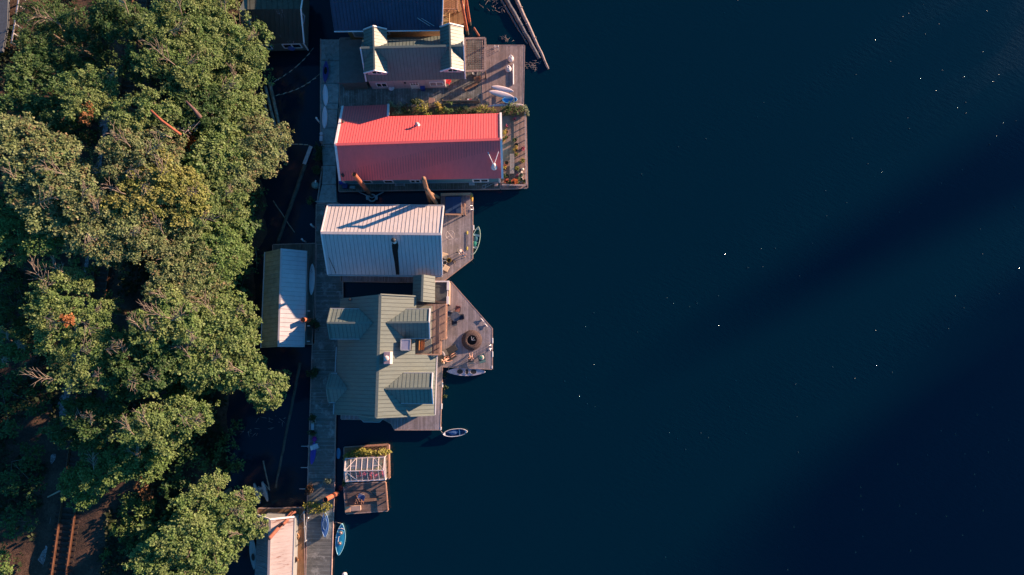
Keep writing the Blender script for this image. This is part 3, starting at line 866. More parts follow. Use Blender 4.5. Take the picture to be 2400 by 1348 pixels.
# ---- long boathouse near the trees
def boathouse():
    t = thing('boathouse', 'long narrow boathouse with a pale metal roof beside the trees', 'boathouse', at(665, 700, .5))
    zr, ze = 3.9, 2.6
    r0, r1 = at(660, 582.5, zr), at(653, 813, zr); w0, w1 = at(621.5, 591, ze), at(612.5, 815.5, ze); e0, e1 = at(718, 588, ze), at(711.5, 813.5, ze)
    m = roofmat('pale_metal_roof', (.52, .50, .52), rough=.5, dirt=(.42, .40, .41))
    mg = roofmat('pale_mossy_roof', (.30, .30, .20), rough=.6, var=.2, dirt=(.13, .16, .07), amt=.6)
    roof_part(t, 'roof', [r0, r1, e1, e0], m, e0 - r0, .5, w=.03, h=.03)
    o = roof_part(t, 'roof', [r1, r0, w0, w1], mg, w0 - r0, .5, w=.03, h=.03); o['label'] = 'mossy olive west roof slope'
    line_part(t, 'ridge_cap', [(r0, r1)], m, .2, .05, .04)
    line_part(t, 'gutter', [(e0 + Vector((.06, 0, 0)), e1 + Vector((.06, 0, 0))), (w0 - Vector((.05, 0, 0)), w1 - Vector((.05, 0, 0)))], M_gutter, .1, .1)
    i = .3
    walls(t, [(w1.x + i, w1.y + i), (e1.x - i, e1.y + i), (e0.x - i, e0.y - i), (w0.x + i, w0.y - i)], ze, [(r1.x, r1.y + i, zr - .15), (r0.x, r0.y - i, zr - .15)] if False else None, pm('boathouse_siding', (.25, .27, .27), .7, .15))
    for y in (729, 764, 800):
        p = at(719, y, 2.0); mb = MB(); mb.bar(p, p + Vector((.35, 0, 0)), .08, .1); mb.build('bracket', M_white, t)
boathouse()

# ---- dark weathered boathouse, top left
def dark_house():
    t = thing('boathouse', 'dark weathered boathouse with peeling white streaks at the top edge', 'boathouse', at(655, 80, .5))
    zr, ze = 6.0, 3.2
    r0, r1 = at(580, 22, zr), at(705.5, 21, zr); s0, s1 = at(586, 103, ze), at(713, 101, ze); n0, n1 = at(580, -30, ze), at(715, -32, ze)
    m, nt, b, out = nodes('peeling_roof')
    co = coords(nt, (6, .9, 1))
    n_ = N(nt, 'ShaderNodeTexNoise', Scale=1.3, Detail=7.0, Roughness=.75); nt.links.new(co, n_.inputs['Vector'])
    n2 = N(nt, 'ShaderNodeTexNoise', Scale=.35, Detail=3.0); nt.links.new(coords(nt), n2.inputs['Vector'])
    mu = N(nt, 'ShaderNodeMath', operation='MULTIPLY'); nt.links.new(n_.outputs[0], mu.inputs[0]); nt.links.new(n2.outputs[0], mu.inputs[1])
    c = ramp(nt, mu.outputs[0], [(.20, (.035, .037, .03)), (.31, (.05, .05, .045)), (.345, (.48, .48, .52))])
    nt.links.new(c, b.inputs['Base Color']); b.inputs['Roughness'].default_value = .85
    roof_part(t, 'roof', [s0, s1, r1, r0], m, r0 - s0, .5, w=.04, h=.04)
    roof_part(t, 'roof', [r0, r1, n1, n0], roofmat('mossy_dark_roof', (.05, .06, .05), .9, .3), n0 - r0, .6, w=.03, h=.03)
    up = Vector((0, 0, .04))
    line_part(t, 'verge_trim', [(r1 + up, s1 + up), (r1 + up, n1 + up)], M_white, .12, .16)
    A, B = at(598, 121, .5), at(722, 117.5, .5)
    Nn = Vector((B.x, n1.y - .4, 0)); Nw = Vector((A.x, n0.y - .4, 0))
    walls(t, [A, B, Nn, Nw], ze - .05, [(A.x, r0.y, zr - .2), (B.x - .1, r1.y, zr - .2)], pm('dark_siding', (.10, .12, .11), .8, .2))
    window(t, A, B, .21, .37, 1.2, 2.3, panes=2, frame=.12)
    window(t, A, B, .60, .93, 1.3, 2.3, name='door_frame', panes=2, frame=.14)
    line_part(t, 'corner_board', [(B + Vector((.02, -.02, 0)), B + Vector((.02, -.02, 2.7)))], M_white, .12, .12)
    mb = MB(); p = at(683, 111, 1.2); mb.ell(p + Vector((0, -.1, 0)), (.45, .25, .5)); mb.build('tarp_bundle', pm('blue_tarp', (.08, .12, .35), .6), t, smooth=True)
    line_part(t, 'gable_bracket', [(at(708, 30, 4.6), at(714, 38, 3.9)), (at(714, 38, 3.9), at(711, 55, 3.9))], M_gutter, .1, .1)
    t2 = thing('shed', 'brown lit plank lean-to roof at the very top edge by the trees', 'shed', at(603, 0, .6))
    q = [at(x, y, z) for x, y, z in ((588, 11.5, 3.3), (622, 0.5, 3.3), (632, -22, 4.2), (590, -20, 4.2))]
    roof_part(t2, 'roof', q, planks('lean_boards', (.36, .18, .10), .2, 'x'), q[2] - q[1], .35, w=.03, h=.03)
    c = sum(q, Vector()) / 4
    MB().prism([tuple((c + (p - c) * .8).xy) for p in q], .3, 3.15).build('wall', MATS['dark_siding'], t2)
dark_house()

# ---- big dark blue roof, top
def big_house():
    t = thing('float_house', 'large house with a dark slate blue roof cut by the top edge', 'house', at(900, 30, .5))
    zr, ze = 8.2, 4.6
    s0, s1 = at(783, 72.5, ze), at(1036.5, 70, ze); r0, r1 = at(762, -75, zr), at(1040, -77, zr); n0, n1 = at(775, -150, ze), at(1042, -150, ze)
    m = roofmat('slate_blue_roof', (.035, .06, .11), .6, .15, dirt=(.03, .045, .075))
    roof_part(t, 'roof', [s0, s1, r1, r0], m, r0 - s0, .4, w=.03, h=.035); roof_part(t, 'roof', [r0, r1, n1, n0], m, r0 - n0, .4, w=.03, h=.035)
    line_part(t, 'gutter', [(s0 - Vector((0, .08, .03)), s1 - Vector((0, .08, .03)))], M_white, .11, .1)
    line_part(t, 'verge_trim', [(s1, r1)], M_white, .12, .14, .04)
    A, B = at(812, 95, .5), at(1034, 90, .5)
    A2, B2 = Vector((s0.x + 1.0, s0.y + .9, .5)), Vector((s1.x - .3, s1.y + .35, .5))
    w = walls(t, [A2, B2, Vector((B2.x, n1.y, 0)), Vector((A2.x, n0.y, 0))], ze - .05, None, pm('ochre_siding', (.42, .28, .13), .7, .15, 3))
    window(t, A2, B2, .06, .18, 1.4, 3.6, panes=1, frame=.16, gmat=pm('pale_curtain', (.30, .42, .46), .5)); window(t, A2, B2, .38, .45, 2.4, 3.6, panes=1, frame=.14)
    ps = plane3(s0, s1, r0)
    line_part(t, 'roof_rail', [(on_plane(*a, ps) + Vector((0, 0, .1)), on_plane(*b_, ps) + Vector((0, 0, .1))) for a, b_ in (((978, 43), (1008, 62)), ((988, 44), (1018, 62)))], M_gutter, .05, .06)
big_house()

def porch_deck():
    z = 2.6
    t = thing('porch', 'sunlit wooden porch with steps beside the dark blue roof', 'porch', at(1057, 25, .5))
    q = [at(x, y, z) for x, y in ((1035, -20), (1074, -20), (1074, 22), (1036, 22))]
    wood = planks('porch_boards', (.42, .25, .15), .16, 'x', dirt=(.2, .12, .07))
    MB().prism([(p.x, p.y) for p in q], z - .2, z).build('deck_boards', wood, t)
    mb = MB()
    A, B = at(1036, 20, z + .9), at(1071, 22, z + .9); mb.bar(A, B, .1, .08); mb.bar(A - Vector((0, 0, .5)), B - Vector((0, 0, .5)), .05, .06)
    C = at(1073, -18, z + .9); mb.bar(B, C, .1, .08)
    for i in range(9):
        p = A + (B - A) * i / 8; mb.box(p - Vector((0, 0, .45)), (.05, .05, .9))
        p = B + (C - B) * i / 8; mb.box(p - Vector((0, 0, .45)), (.05, .05, .9))
    mb.build('railing', pm('porch_rail', (.5, .3, .2), .6, .2), t)
    mb = MB()
    for i in range(7):
        zz = z - .25 - i * .3
        mb.bar(at(1039, 27 + i * 4.2, zz), at(1052, 27 + i * 4.2, zz), .3, .06)
    mb.bar(at(1037, 24, z), at(1040, 55, .6), .08, .25); mb.bar(at(1053, 24, z), at(1053, 55, .6), .08, .25)
    mb.build('stairs', pm('stair_wood', (.46, .34, .2), .7, .2), t)
    q = [at(x, y, .6) for x, y in ((1034, -30), (1088, -30), (1088, 62), (1036, 88))]
    MB().prism([(p.x, p.y) for p in q], -.3, .6).build('lower_deck', planks('porch_low', (.40, .24, .13), .18, 'x', dirt=(.12, .10, .04)), t)
    for x, y in ((1038, 18), (1072, 18), (1073, -18), (1038, -18)):
        p = at(x, y, 1.5); mb = MB(); mb.box((p.x, p.y, 1.5), (.15, .15, 1.9)); mb.build('post', MATS['stair_wood'], t)
    mb = MB()
    mb.bar(at(1042, 42, 1.3), at(1048, 44, 1.3), .1, .08); mb.ring(at(1045, 52, .7), .35, .05, 18); mb.ell(at(1043, 55, .85), (.25, .2, .25))
    tag(mb.build('garden_hose', pm('hose_green', (.35, .42, .22), .5), None), 'pale green coiled hose below the porch steps', 'hose')
porch_deck()

# ---- grey gabled house
def grey_house():
    t = thing('float_house', 'grey house with mauve walls and two cross gables', 'house', at(960, 150, .5))
    zr, ze = 5.9, 3.2
    r0, r1 = at(845, 112.5, zr), at(1086.5, 107, zr)
    s0, s1 = at(858.5, 191.5, ze), at(1090.5, 185.5, ze); n0, n1 = at(850, 89, ze), at(1086, 83, ze)
    m = roofmat('grey_metal_roof', (.145, .185, .165), .45, dirt=(.12, .15, .14))
    roof_part(t, 'roof', [s0, s1, r1, r0], m, r0 - s0, .40, w=.04, h=.022); roof_part(t, 'roof', [r0, r1, n1, n0], m, n0 - r0, .40, w=.04, h=.022)
    line_part(t, 'ridge_cap', [(r0, r1)], m, .25, .06, .05)
    up = Vector((0, 0, .05))
    line_part(t, 'verge_trim', [(r0 + up, s0 + up), (r1 + up, s1 + up), (r1 + up, n1 + up)], M_white, .13, .16)
    A, B = at(873, 209, .5), at(1045, 206, .5)
    mauve = pm('mauve_siding', (.40, .36, .40), .65, .08, 2)
    Nn = n0.y - .4
    walls(t, [A, B, Vector((B.x + .2, Nn, 0)), Vector((A.x, Nn, 0))], ze - .05, None, mauve)
    line_part(t, 'batten', [(A.lerp(B, f) + Vector((0, -.015, .1)), A.lerp(B, f) + Vector((0, -.015, 2.5))) for f in (.2, .32, .45, .75)], pm('mauve_batten', (.3, .28, .31), .7), .03, .04)
    f = lambda x: (x - 873) / (1045 - 873)
    window(t, A, B, f(888), f(911), 1.25, 2.35, panes=2, frame=.1)
    window(t, A, B, f(1011), f(1041), 1.3, 2.4, panes=2, frame=.1, gmat=pm('pale_pane', (.30, .26, .30), .2))  # this window has a paler mauve pane
    d = window(t, A, B, f(966), f(984), .12, 2.2, name='door', panes=1, frame=.1, gmat=pm('door_white', (.74, .72, .74), .5))
    mb = MB(); u = (B - A).normalized(); p = A + u * ((B - A).length * f(975)); n = Vector((u.y, -u.x, 0))
    for i in range(3):
        for j in range(2): mb.box(p + u * (i - 1) * .32 + n * .06 + Vector((0, 0, 1.4 + j * .3)), (.24, .03, .22))
    mb.build('glazing', M_glass, d)
    mb = MB(); mb.ell(A + u * ((B - A).length * f(955)) + n * .08 + Vector((0, 0, 1.9)), (.14, .1, .18)); mb.build('wall_lamp', M_dark, t, smooth=True)
    pS = plane3(s0, s1, r0)
    def gable(rn, rs, wn, ws, en, es, zo=5.98, zw=4.8):
        a, b = at(*rn, zo), at(*rs, zo)
        W0, W1 = at(*wn, zw), at(*ws, zw); E0, E1 = at(*en, zw), at(*es, zw)
        mb = MB()
        for P in ([a, W0, W1, b], [b, E1, E0, a]):
            mb.slab(P, .1); ribs(mb, P, P[1] - P[0] if P[0] is a else P[1] - P[0], .40, .04, .022)
        mb.bar(a + up, b + up, .18, .05)
        g = mb.build('gable_roof', m, t)
        line_part(g, 'verge_trim', [(b + up, W1 + up), (b + up, E1 + up), (a + up, W0 + up), (a + up, E0 + up)], M_white, .13, .15)
        # gable wall under the verge
        yi = b.y + .45
        P0, P1 = Vector((W1.x + .3, yi, zw - .1)), Vector((E1.x - .3, yi, zw - .1))
        yb = a.y - .6
        vs = [Vector((P0.x, yi, 3.3)), Vector((P1.x, yi, 3.3)), P1, Vector((b.x, yi, zo - .2)), P0, Vector((P0.x, yb, 3.3)), Vector((P1.x, yb, 3.3)), Vector((P1.x, yb, zw - .1)), Vector((a.x, yb, zo - .2)), Vector((P0.x, yb, zw - .1))]
        mb = MB(); mb.add(vs, [(0, 1, 2, 3, 4), (9, 8, 7, 6, 5), (0, 4, 9, 5), (1, 6, 7, 2), (2, 7, 8, 3), (3, 8, 9, 4)])
        mb.build('gable_wall', pm('pink_siding', (.52, .43, .50), .6, .08, 2), t)
        window(t, Vector((P0.x, yi, 0)), Vector((P1.x, yi, 0)), .26, .78, 4.15, 5.0, panes=2, frame=.09)
    gable((875, 61.5), (878, 165.5), (852, 70.5), (853, 172), (906.5, 69), (908.5, 171))
    gable((1054, 55.5), (1057, 160), (1031, 64), (1032, 168), (1086, 63), (1086.5, 166))
    # flat extension to the west
    q = [at(x, y, 3.0) for x, y in ((794.5, 94), (850, 92), (858, 193), (795.5, 196))]
    MB().prism([(p.x, p.y) for p in q], 2.86, 3.0).build('flat_roof', pm('felt_roof', (.085, .10, .095), .9, .2, 2), t)
    c = sum(q, Vector()) / 4
    MB().prism([tuple((c + (p - c) * .93).xy) for p in q], .5, 2.86).build('extension_wall', MATS['dark_siding'], t)
grey_house()

def pergola():
    t = thing('pergola', 'dark wooden pergola with a lattice roof beside the grey house', 'pergola', at(1114, 128, .5))
    z = 2.7
    wood = pm('pergola_wood', (.20, .13, .10), .8, .25, 4)
    c = [at(x, y, z) for x, y in ((1090, 91), (1137, 90), (1137, 166), (1090, 167))]
    mb = MB()
    for k in range(4): mb.bar(c[k] + Vector((0, 0, .01 * (k % 2))), c[(k + 1) % 4] + Vector((0, 0, .01 * (k % 2))), .22, .2)
    mb.build('frame', pm('pergola_beam', (.36, .26, .22), .8, .25, 4), t)
    for p in c:
        mb = MB(); mb.box((p.x, p.y, (z + .5) / 2 - .05), (.16, .16, z - .6)); mb.build('post', wood, t)
    mb = MB()
    for i in range(1, 15): f = i / 15; mb.bar(c[0].lerp(c[3], f) - Vector((0, 0, .03)), c[1].lerp(c[2], f) - Vector((0, 0, .03)), .045, .03)
    for i in range(1, 9): f = i / 9; mb.bar(c[0].lerp(c[1], f) + Vector((0, 0, .03)), c[3].lerp(c[2], f) + Vector((0, 0, .03)), .04, .03)
    mb.build('lattice', wood, t)
pergola()

# ---- boathouse at the bottom edge
def rust_house():
    t = thing('boathouse', 'boathouse with a pinkish rust streaked metal roof at the bottom edge', 'boathouse', at(650, 1290, .5))
    zr, ze = 4.6, 3.1
    r0, r1 = at(633, 1217, zr), at(628, 1420, zr); w0, w1 = at(604.5, 1207.5, ze), at(593, 1420, ze); e0, e1 = at(689.5, 1211, ze), at(683, 1420, ze)
    m, nt, b, out = nodes('rust_streaked_roof')
    co = coords(nt, (.55, 5, 1))
    n_ = N(nt, 'ShaderNodeTexNoise', Scale=1.1, Detail=8.0, Roughness=.72); nt.links.new(co, n_.inputs['Vector'])
    n3 = N(nt, 'ShaderNodeTexNoise', Scale=.3, Detail=2.0); nt.links.new(coords(nt), n3.inputs['Vector'])
    mu = N(nt, 'ShaderNodeMath', operation='MULTIPLY'); nt.links.new(n_.outputs[0], mu.inputs[0]); nt.links.new(n3.outputs[0], mu.inputs[1])
    c = ramp(nt, mu.outputs[0], [(.20, (.40, .36, .355)), (.31, (.34, .29, .28)), (.335, (.18, .09, .07))])
    nt.links.new(c, b.inputs['Base Color']); b.inputs['Roughness'].default_value = .55
    roof_part(t, 'roof', [r0, r1, e1, e0], m, e0 - r0, .55, w=.03, h=.03)
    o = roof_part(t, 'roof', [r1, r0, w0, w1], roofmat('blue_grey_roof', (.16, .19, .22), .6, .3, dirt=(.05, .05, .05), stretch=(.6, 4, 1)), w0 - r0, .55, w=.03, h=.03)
    line_part(t, 'ridge_cap', [(r0, r1)], m, .26, .05, .04)
    line_part(t, 'verge_trim', [(r0, w0), (r0, e0)], M_white, .16, .16, .04)
    line_part(t, 'gutter', [(e0 + Vector((.05, 0, 0)), e1 + Vector((.05, 0, 0)))], M_gutter, .1, .1)
    i = .3
    walls(t, [(w1.x + i, w1.y + i), (e1.x - i, e1.y + i), (e0.x - i, e0.y - i), (w0.x + i, w0.y - i)], ze, None, MATS['boathouse_siding'])
rust_house()

# ---- greenhouse
def glasshouse():
    t = thing('greenhouse', 'small white framed glass greenhouse full of flowers on its raft', 'greenhouse', at(858, 1100, .5))
    zr, ze = 2.7, 1.75
    nw, ne, se, sw = at(809.5, 1075, ze), at(901, 1071.5, ze), at(902.5, 1125, ze), at(810, 1129.5, ze)
    rw, re = at(807.5, 1104.5, zr), at(899, 1102, zr)
    fm = pm('greenhouse_frame', (.74, .66, .64), .45, .1)
    mb = MB(); W_ = .085
    for a, b in ((nw, ne), (ne, se), (se, sw), (sw, nw), (rw, re), (rw, nw), (rw, sw), (re, ne), (re, se)): mb.bar(a, b, W_, W_)
    for i in range(1, 7):
        f = i / 7
        mb.bar(nw.lerp(ne, f), rw.lerp(re, f), .065, .07); mb.bar(sw.lerp(se, f), rw.lerp(re, f), .045, .05)
    for p in (nw, ne, se, sw): mb.bar(p, (p.x, p.y, .5), W_, W_)
    for i in (1, 5):
        mb.bar(nw.lerp(rw, .62).lerp(ne.lerp(re, .62), i / 7), nw.lerp(rw, .62).lerp(ne.lerp(re, .62), (i + 1) / 7), .05, .06)
    for z in (1.0, 1.4):
        for a, b in ((nw, ne), (ne, se), (se, sw), (sw, nw)): mb.bar((a.x, a.y, z), (b.x, b.y, z), .04, .04)
    mb.bar(rw, sw.lerp(se, .32), .07, .07); mb.bar(rw, nw.lerp(ne, .28), .045, .05); mb.bar(ne.lerp(nw, .28), re, .045, .05)
    mb.build('frame', fm, t)
    g, nt, b, out = nodes('clear_glass')
    b.inputs['Base Color'].default_value = (.5, .6, .65, 1); b.inputs['Roughness'].default_value = .05
    tr = nt.nodes.new('ShaderNodeBsdfTransparent'); ms = nt.nodes.new('ShaderNodeMixShader'); ms.inputs[0].default_value = .16
    nt.links.new(tr.outputs[0], ms.inputs[1]); nt.links.new(b.outputs[0], ms.inputs[2]); nt.links.new(ms.outputs[0], out.inputs[0])
    mb = MB()
    lo = lambda p: Vector((p.x, p.y, .52))
    for P in ([nw, ne, re, rw], [rw, re, se, sw], [lo(nw), lo(ne), ne, nw], [lo(ne), lo(se), se, ne], [lo(se), lo(sw), sw, se], [lo(sw), lo(nw), nw, sw]):
        mb.add([p - Vector((0, 0, .02)) for p in P], [(0, 1, 2, 3)])
    mb.build('glazing', g, t)
    t2 = thing('fence', 'low orange lit plank fence along the greenhouse raft', 'fence', at(912, 1085, .5))
    wood = pm('fence_wood', (.50, .27, .17), .7, .2, 3)
    mb = MB()
    for a, b in (((845, 1046), (910, 1042)), ((910, 1042), (912.5, 1120))):
        A, B = at(*a, .98), at(*b, .98)
        mb.bar(A, B, .2, .09)
        n = 6
        for i in range(n + 1):
            p = A.lerp(B, i / n); mb.box(p - Vector((0, 0, .27)), (.11, .11, .44))
    mb.build('rail', wood, t2)
glasshouse()
# ------------------------------------------------------------------ floating logs, piles
M_log = pm('old_log', (.24, .24, .20), .95, .45, 1.5, stretch=(1, 1, 1), dirt=(.05, .07, .04), dirt_amt=.8, bump=.6)
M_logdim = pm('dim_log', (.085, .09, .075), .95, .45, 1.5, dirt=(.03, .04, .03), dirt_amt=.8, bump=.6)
M_logpale = pm('sunlit_pale_log', (.34, .28, .26), .9, .35, 2.0, dirt=(.15, .12, .1), dirt_amt=.6, bump=.5)  # pinkish sunlit tone of the outer log put into the colour; also pale twigs
M_logblue = pm('shade_tone_log', (.15, .15, .16), .8, .45, 2.0, dirt=(.06, .06, .06), dirt_amt=.7, bump=.6)  # bluish shade on the inner log put into the colour
M_pile = pm('rust_pile', (.46, .135, .07), .8, .3, 2.5, dirt=(.22, .085, .05), dirt_amt=.8, bump=.3)
M_wet = pm('pile_foot', (.06, .06, .05), .8, .4, 3)
M_wood = pm('weathered_timber', (.30, .17, .10), .8, .3, 2.5, dirt=(.2, .10, .06), bump=.3)
M_brown = pm('brown_timber', (.27, .10, .065), .8, .3, 2.5, bump=.3)

def log(name, label, cat, p0, p1, r0, r1, mat, z0=.05, z1=None, group=None, n=10, wob=.035, knots=0):
    a, b = at(*p0, z0), at(*p1, z0 if z1 is None else z1)
    pts = [a.lerp(b, i / n) + Vector((random.uniform(-wob, wob), random.uniform(-wob, wob), random.uniform(-.03, .03) if 0 < i < n else 0)) for i in range(n + 1)]
    rs = [(r0 + (r1 - r0) * i / n) * random.uniform(.93, 1.07) for i in range(n + 1)]
    mb = MB(); mb.tube(pts, rs, 10)
    for k in range(knots):
        i = random.randint(1, n - 1); q = pts[i]; s = Vector((random.uniform(-1, 1), random.uniform(-1, 1), .6)).normalized()
        mb.tube([q, q + s * (rs[i] + .15)], [.07, .04], 6)
    o = mb.build(name, mat, smooth=True)
    return tag(o, label, cat, group)
log('floating_log', 'dark shade-coloured log, longer and nearer the houses of the two logs at the top', 'log', (1181, -12), (1264, 137), .30, .22, M_logblue, knots=5)
log('floating_log', 'pale pinkish sunlit-coloured log whose tip sticks out farthest into the lake', 'log', (1203, -15), (1285.5, 161), .25, .13, M_logpale, z0=.12, knots=7)
log('floating_log', 'thin broken branch lying along the dark shade-coloured log at the top', 'log', (1172, -5), (1236, 104), .12, .08, M_logblue, knots=4)
log('floating_log', 'thicker mossy log at the shaded raft end under the leaves', 'log', (632, 195), (672, 374), .22, .18, M_log)
log('floating_log', 'middle mossy log of the shaded log raft by the trees', 'log', (622, 203), (664, 380), .2, .16, M_log)
log('floating_log', 'outermost thin mossy log of the shaded log raft by the trees', 'log', (614, 215), (650, 372), .15, .12, M_log)
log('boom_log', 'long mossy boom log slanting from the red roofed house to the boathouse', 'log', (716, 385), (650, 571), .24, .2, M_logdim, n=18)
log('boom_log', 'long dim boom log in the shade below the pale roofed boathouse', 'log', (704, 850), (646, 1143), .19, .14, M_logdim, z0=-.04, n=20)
log('floating_log', 'thin pole floating beside the grey catamaran', 'log', (617, 1080), (632, 1150), .09, .06, M_log)
mb = MB(); a, b = at(729, 343, .25), at(713, 385, .25); mb.bar(a, b, .42, .12)
tag(mb.build('gang_plank', pm('pale_plank', (.45, .45, .46), .7, .2, 3)), 'pale straight plank on the upper end of the mossy boom log', 'plank')

def pile(name, label, base, top, zt, r, mat, collar=False, hollow=True):
    a, b = at(*base, -.6), at(*top, zt)
    t = thing(name, label, 'mooring pile', (a.x, a.y, 0))
    k = a.lerp(b, .22)
    mb = MB(); mb.tube([k, b], r, 16, cap=False)
    d = (b - a).normalized()
    if hollow: mb.tube([b, b - d * .25], [r, r * .86], 16, cap=False); mb.tube([b - d * .25, b - d * .3], r * .86, 16)
    else: mb.tube([k + d * .01, b], r * .98, 16)
    mb.build('shaft', mat, t, smooth=True)
    if hollow:
        mb = MB(); mb.tube([b - d * .05, b - d * .02], r * .85, 16); mb.build('hollow_shade_disc', M_black, t)  # black disc painted as the shade inside the pile
    mb = MB(); mb.tube([a, k], r * .985, 16); mb.build('wet_foot', M_wet, t, smooth=True)
    if collar:
        c = at(base[0], base[1] + 3, .35)
        mb = MB(); mb.ring(c, r + .18, .09, 16)
        for s in (-1, 1): mb.box(c + Vector((s * .55, 0, .1)), (.22, .5, .35))
        mb.build('collar', M_gutter, t)
        for s, q in ((-1, (841, 450)), (1, (899, 450))):
            mb = MB(); mb.bar(c, at(*q, .5), .09, .09); mb.build('strut', M_gutter, t)
    return t
pile('mooring_pile', 'orange steel pile with a dark open top over the red metal roof', (872, 461), (830, 408.5), 6.8, .24, M_pile, collar=True)
pile('mooring_pile', 'short red pile with an open top beside the pale roofed boathouse', (735, 752), (710, 749.5), 3.6, .27, M_pile)
pile('mooring_pile', 'red pile with dark bands leaning over the leafy bushes', (797, 1153), (763, 1171), 3.2, .27, M_pile)
PT = pile('mooring_pile', 'tallest timber pile of the three beside the silver roof', (1011, 483), (993, 418), 7.6, .24, M_wood, hollow=False)
mb = MB(); mb.bar(at(994, 421, 7.3), at(1002, 447, 6.9), .22, .26); mb.build('brace', M_wood, PT)
pile('mooring_pile', 'timber pile braced across the others, nearest the blue covered spa', (1027, 484), (1001, 444), 7.2, .23, M_wood, hollow=False)
pile('mooring_pile', 'short leaning timber pile with a grey foot behind the spa deck', (1034, 466), (1005, 451), 5.2, .19, M_wood, hollow=False)
pile('mooring_pile', 'long brown timber pile leaning over the rust streaked roof', (698, 1186), (631, 1262), 6.8, .2, M_brown, hollow=False)
pile('mooring_pile', 'thinner brown timber pile tied against the long leaning one', (701, 1190), (664, 1229), 4.9, .17, M_brown, hollow=False)
for lab, a, b in (('upper red pipe pile beside the sunlit porch', (1103, 66), (1091, -10)), ('longer red pipe pile running past the porch steps', (1098, 89), (1081, 0))):
    pile('mooring_pile', lab, a, b, 5.2, .17, M_pile)
pile('mooring_pile', 'thin brown pole standing in the water beyond the red pipes', (1125, 88), (1111, 66), 2.4, .13, M_brown, hollow=False)
# branches drifting at the top
def driftwood(name, label, cx, cy, r, n):
    mb = MB()
    for i in range(n):
        a = random.uniform(0, 6.28); c = at(cx + random.gauss(0, r), cy + random.gauss(0, r * .6), random.uniform(.02, .12))
        L = random.uniform(.15, .8); d = Vector((math.cos(a), math.sin(a), random.uniform(-.03, .05)))
        mb.tube([c, c + d * L * .5 + Vector((0, 0, .04)), c + d * L], [.022, .02, .01], 5)
    return tag(mb.build(name, M_logpale), label, 'driftwood')
driftwood('driftwood', 'tangle of pale twigs floating at the tip of the logs', 1247, 152, 9, 26)
driftwood('driftwood', 'pale twigs floating between the porch and the logs at the top', 1160, 12, 16, 30)
driftwood('driftwood', 'few pale twigs floating just above the urn deck', 1186, 92, 7, 12)
driftwood('driftwood', 'pale branch scraps drifting in the shade under the tree edge', 590, 520, 14, 14)

# ------------------------------------------------------------------ boats and boards
def half_w(t, W, p=2.0, blunt=0.0):       # t in -1..1
    return W / 2 * max(0.0, 1 - abs(t) ** p) ** (.8 if not blunt else .5)

def hull_mesh(L, W, D, open_=True, p=2.0, blunt=False, rocker=.12, n=22):
    """local hull along X, waterline near z 0; returns (outer, inner/deck)"""
    mo, mi = MB(), MB()
    k = 7
    def section(t, s, off):
        w = max(half_w(t, W, p, blunt), .012) * s
        rise = rocker * abs(t) ** 3
        zt = D * .62 + rise; zb = -D * .38 + rise * .8 + off
        return [(L / 2 * t * (1 if s == 1 else .985), w * math.sin(a), zb + (zt - zb) * (1 - math.cos(a) ** 1.0 if False else 1 - abs(math.cos(a)) ** .7)) for a in [(-math.pi / 2 + math.pi * j / (k - 1)) for j in range(k)]]
    T = [-1 + 2 * i / n for i in range(n + 1)]
    vs = []; fs = []
    for t in T: vs += section(t, 1, 0)
    for i in range(n):
        for j in range(k - 1): fs.append((i * k + j, i * k + j + 1, (i + 1) * k + j + 1, (i + 1) * k + j))
    mo.add(vs, fs)
    vs = []; fs = []
    if open_:
        for t in T: vs += section(t * .985, .90, .05)
        for i in range(n):
            for j in range(k - 1): fs.append((i * k + j, (i + 1) * k + j, (i + 1) * k + j + 1, i * k + j + 1))
    else:
        for t in T:
            w = max(half_w(t, W, p, blunt), .012); rise = rocker * abs(t) ** 3; zt = D * .62 + rise
            for j in range(5):
                f = -1 + j / 2; vs.append((L / 2 * t, w * f, zt + .06 * (1 - f * f) * (1 - t * t)))
        for i in range(n):
            for j in range(4): fs.append((i * 5 + j, (i + 1) * 5 + j, (i + 1) * 5 + j + 1, i * 5 + j + 1))
    mi.add(vs, fs)
    return mo, mi

def gunwale(L, W, D, p, rocker, r=.035, blunt=False):
    mb = MB(); n = 22
    for s in (-1, 1):
        mb.tube([(L / 2 * t, s * max(half_w(t, W, p, blunt), .012), D * .62 + rocker * abs(t) ** 3 + .01) for t in [-1 + 2 * i / n for i in range(n + 1)]], r, 6)
    return mb

def place(name, label, cat, p0, p1, z, group=None):
    a, b = at(*p0, z), at(*p1, z)
    c = (a + b) / 2; d = b - a
    t = thing(name, label, cat, c, math.atan2(d.y, d.x), group)
    return t, d.length
def paint(name, col, rough=.35): return pm(name, col, rough, .10, 1.5)

# green canoe beside the silver house deck
def canoe(name, label, p0, p1, W, out, inn, rim, thwarts, z=.12, D=.4, p=2.2, bag=None):
    t, L = place(name, label, 'canoe', p0, p1, z)
    mo, mi = hull_mesh(L, W, D, True, p)
    mo.build('hull', out, t, smooth=True, local=True); mi.build('interior', inn, t, smooth=True, local=True)
    gunwale(L, W, D, p, .12).build('gunwale', rim, t, smooth=True, local=True)
    for f, w in thwarts:
        x = L / 2 * f; h = half_w(f, W, p)
        mb = MB(); mb.box((x, 0, D * .45), (w, h * 1.95, .05)); mb.build('seat' if w > .15 else 'thwart', rim, t, local=True)
    for s in (-1, 1):
        mb = MB(); x0, x1 = s * L * .40, s * L * .495
        h0 = half_w(.80, W, p)
        mb.add([(x0, -h0, D * .66), (x0, h0, D * .66), (x1, .02, D * .8), (x1, -.02, D * .8)], [(0, 1, 2, 3) if s < 0 else (3, 2, 1, 0)])
        mb.build('end_deck', rim, t, local=True)
    return t, L
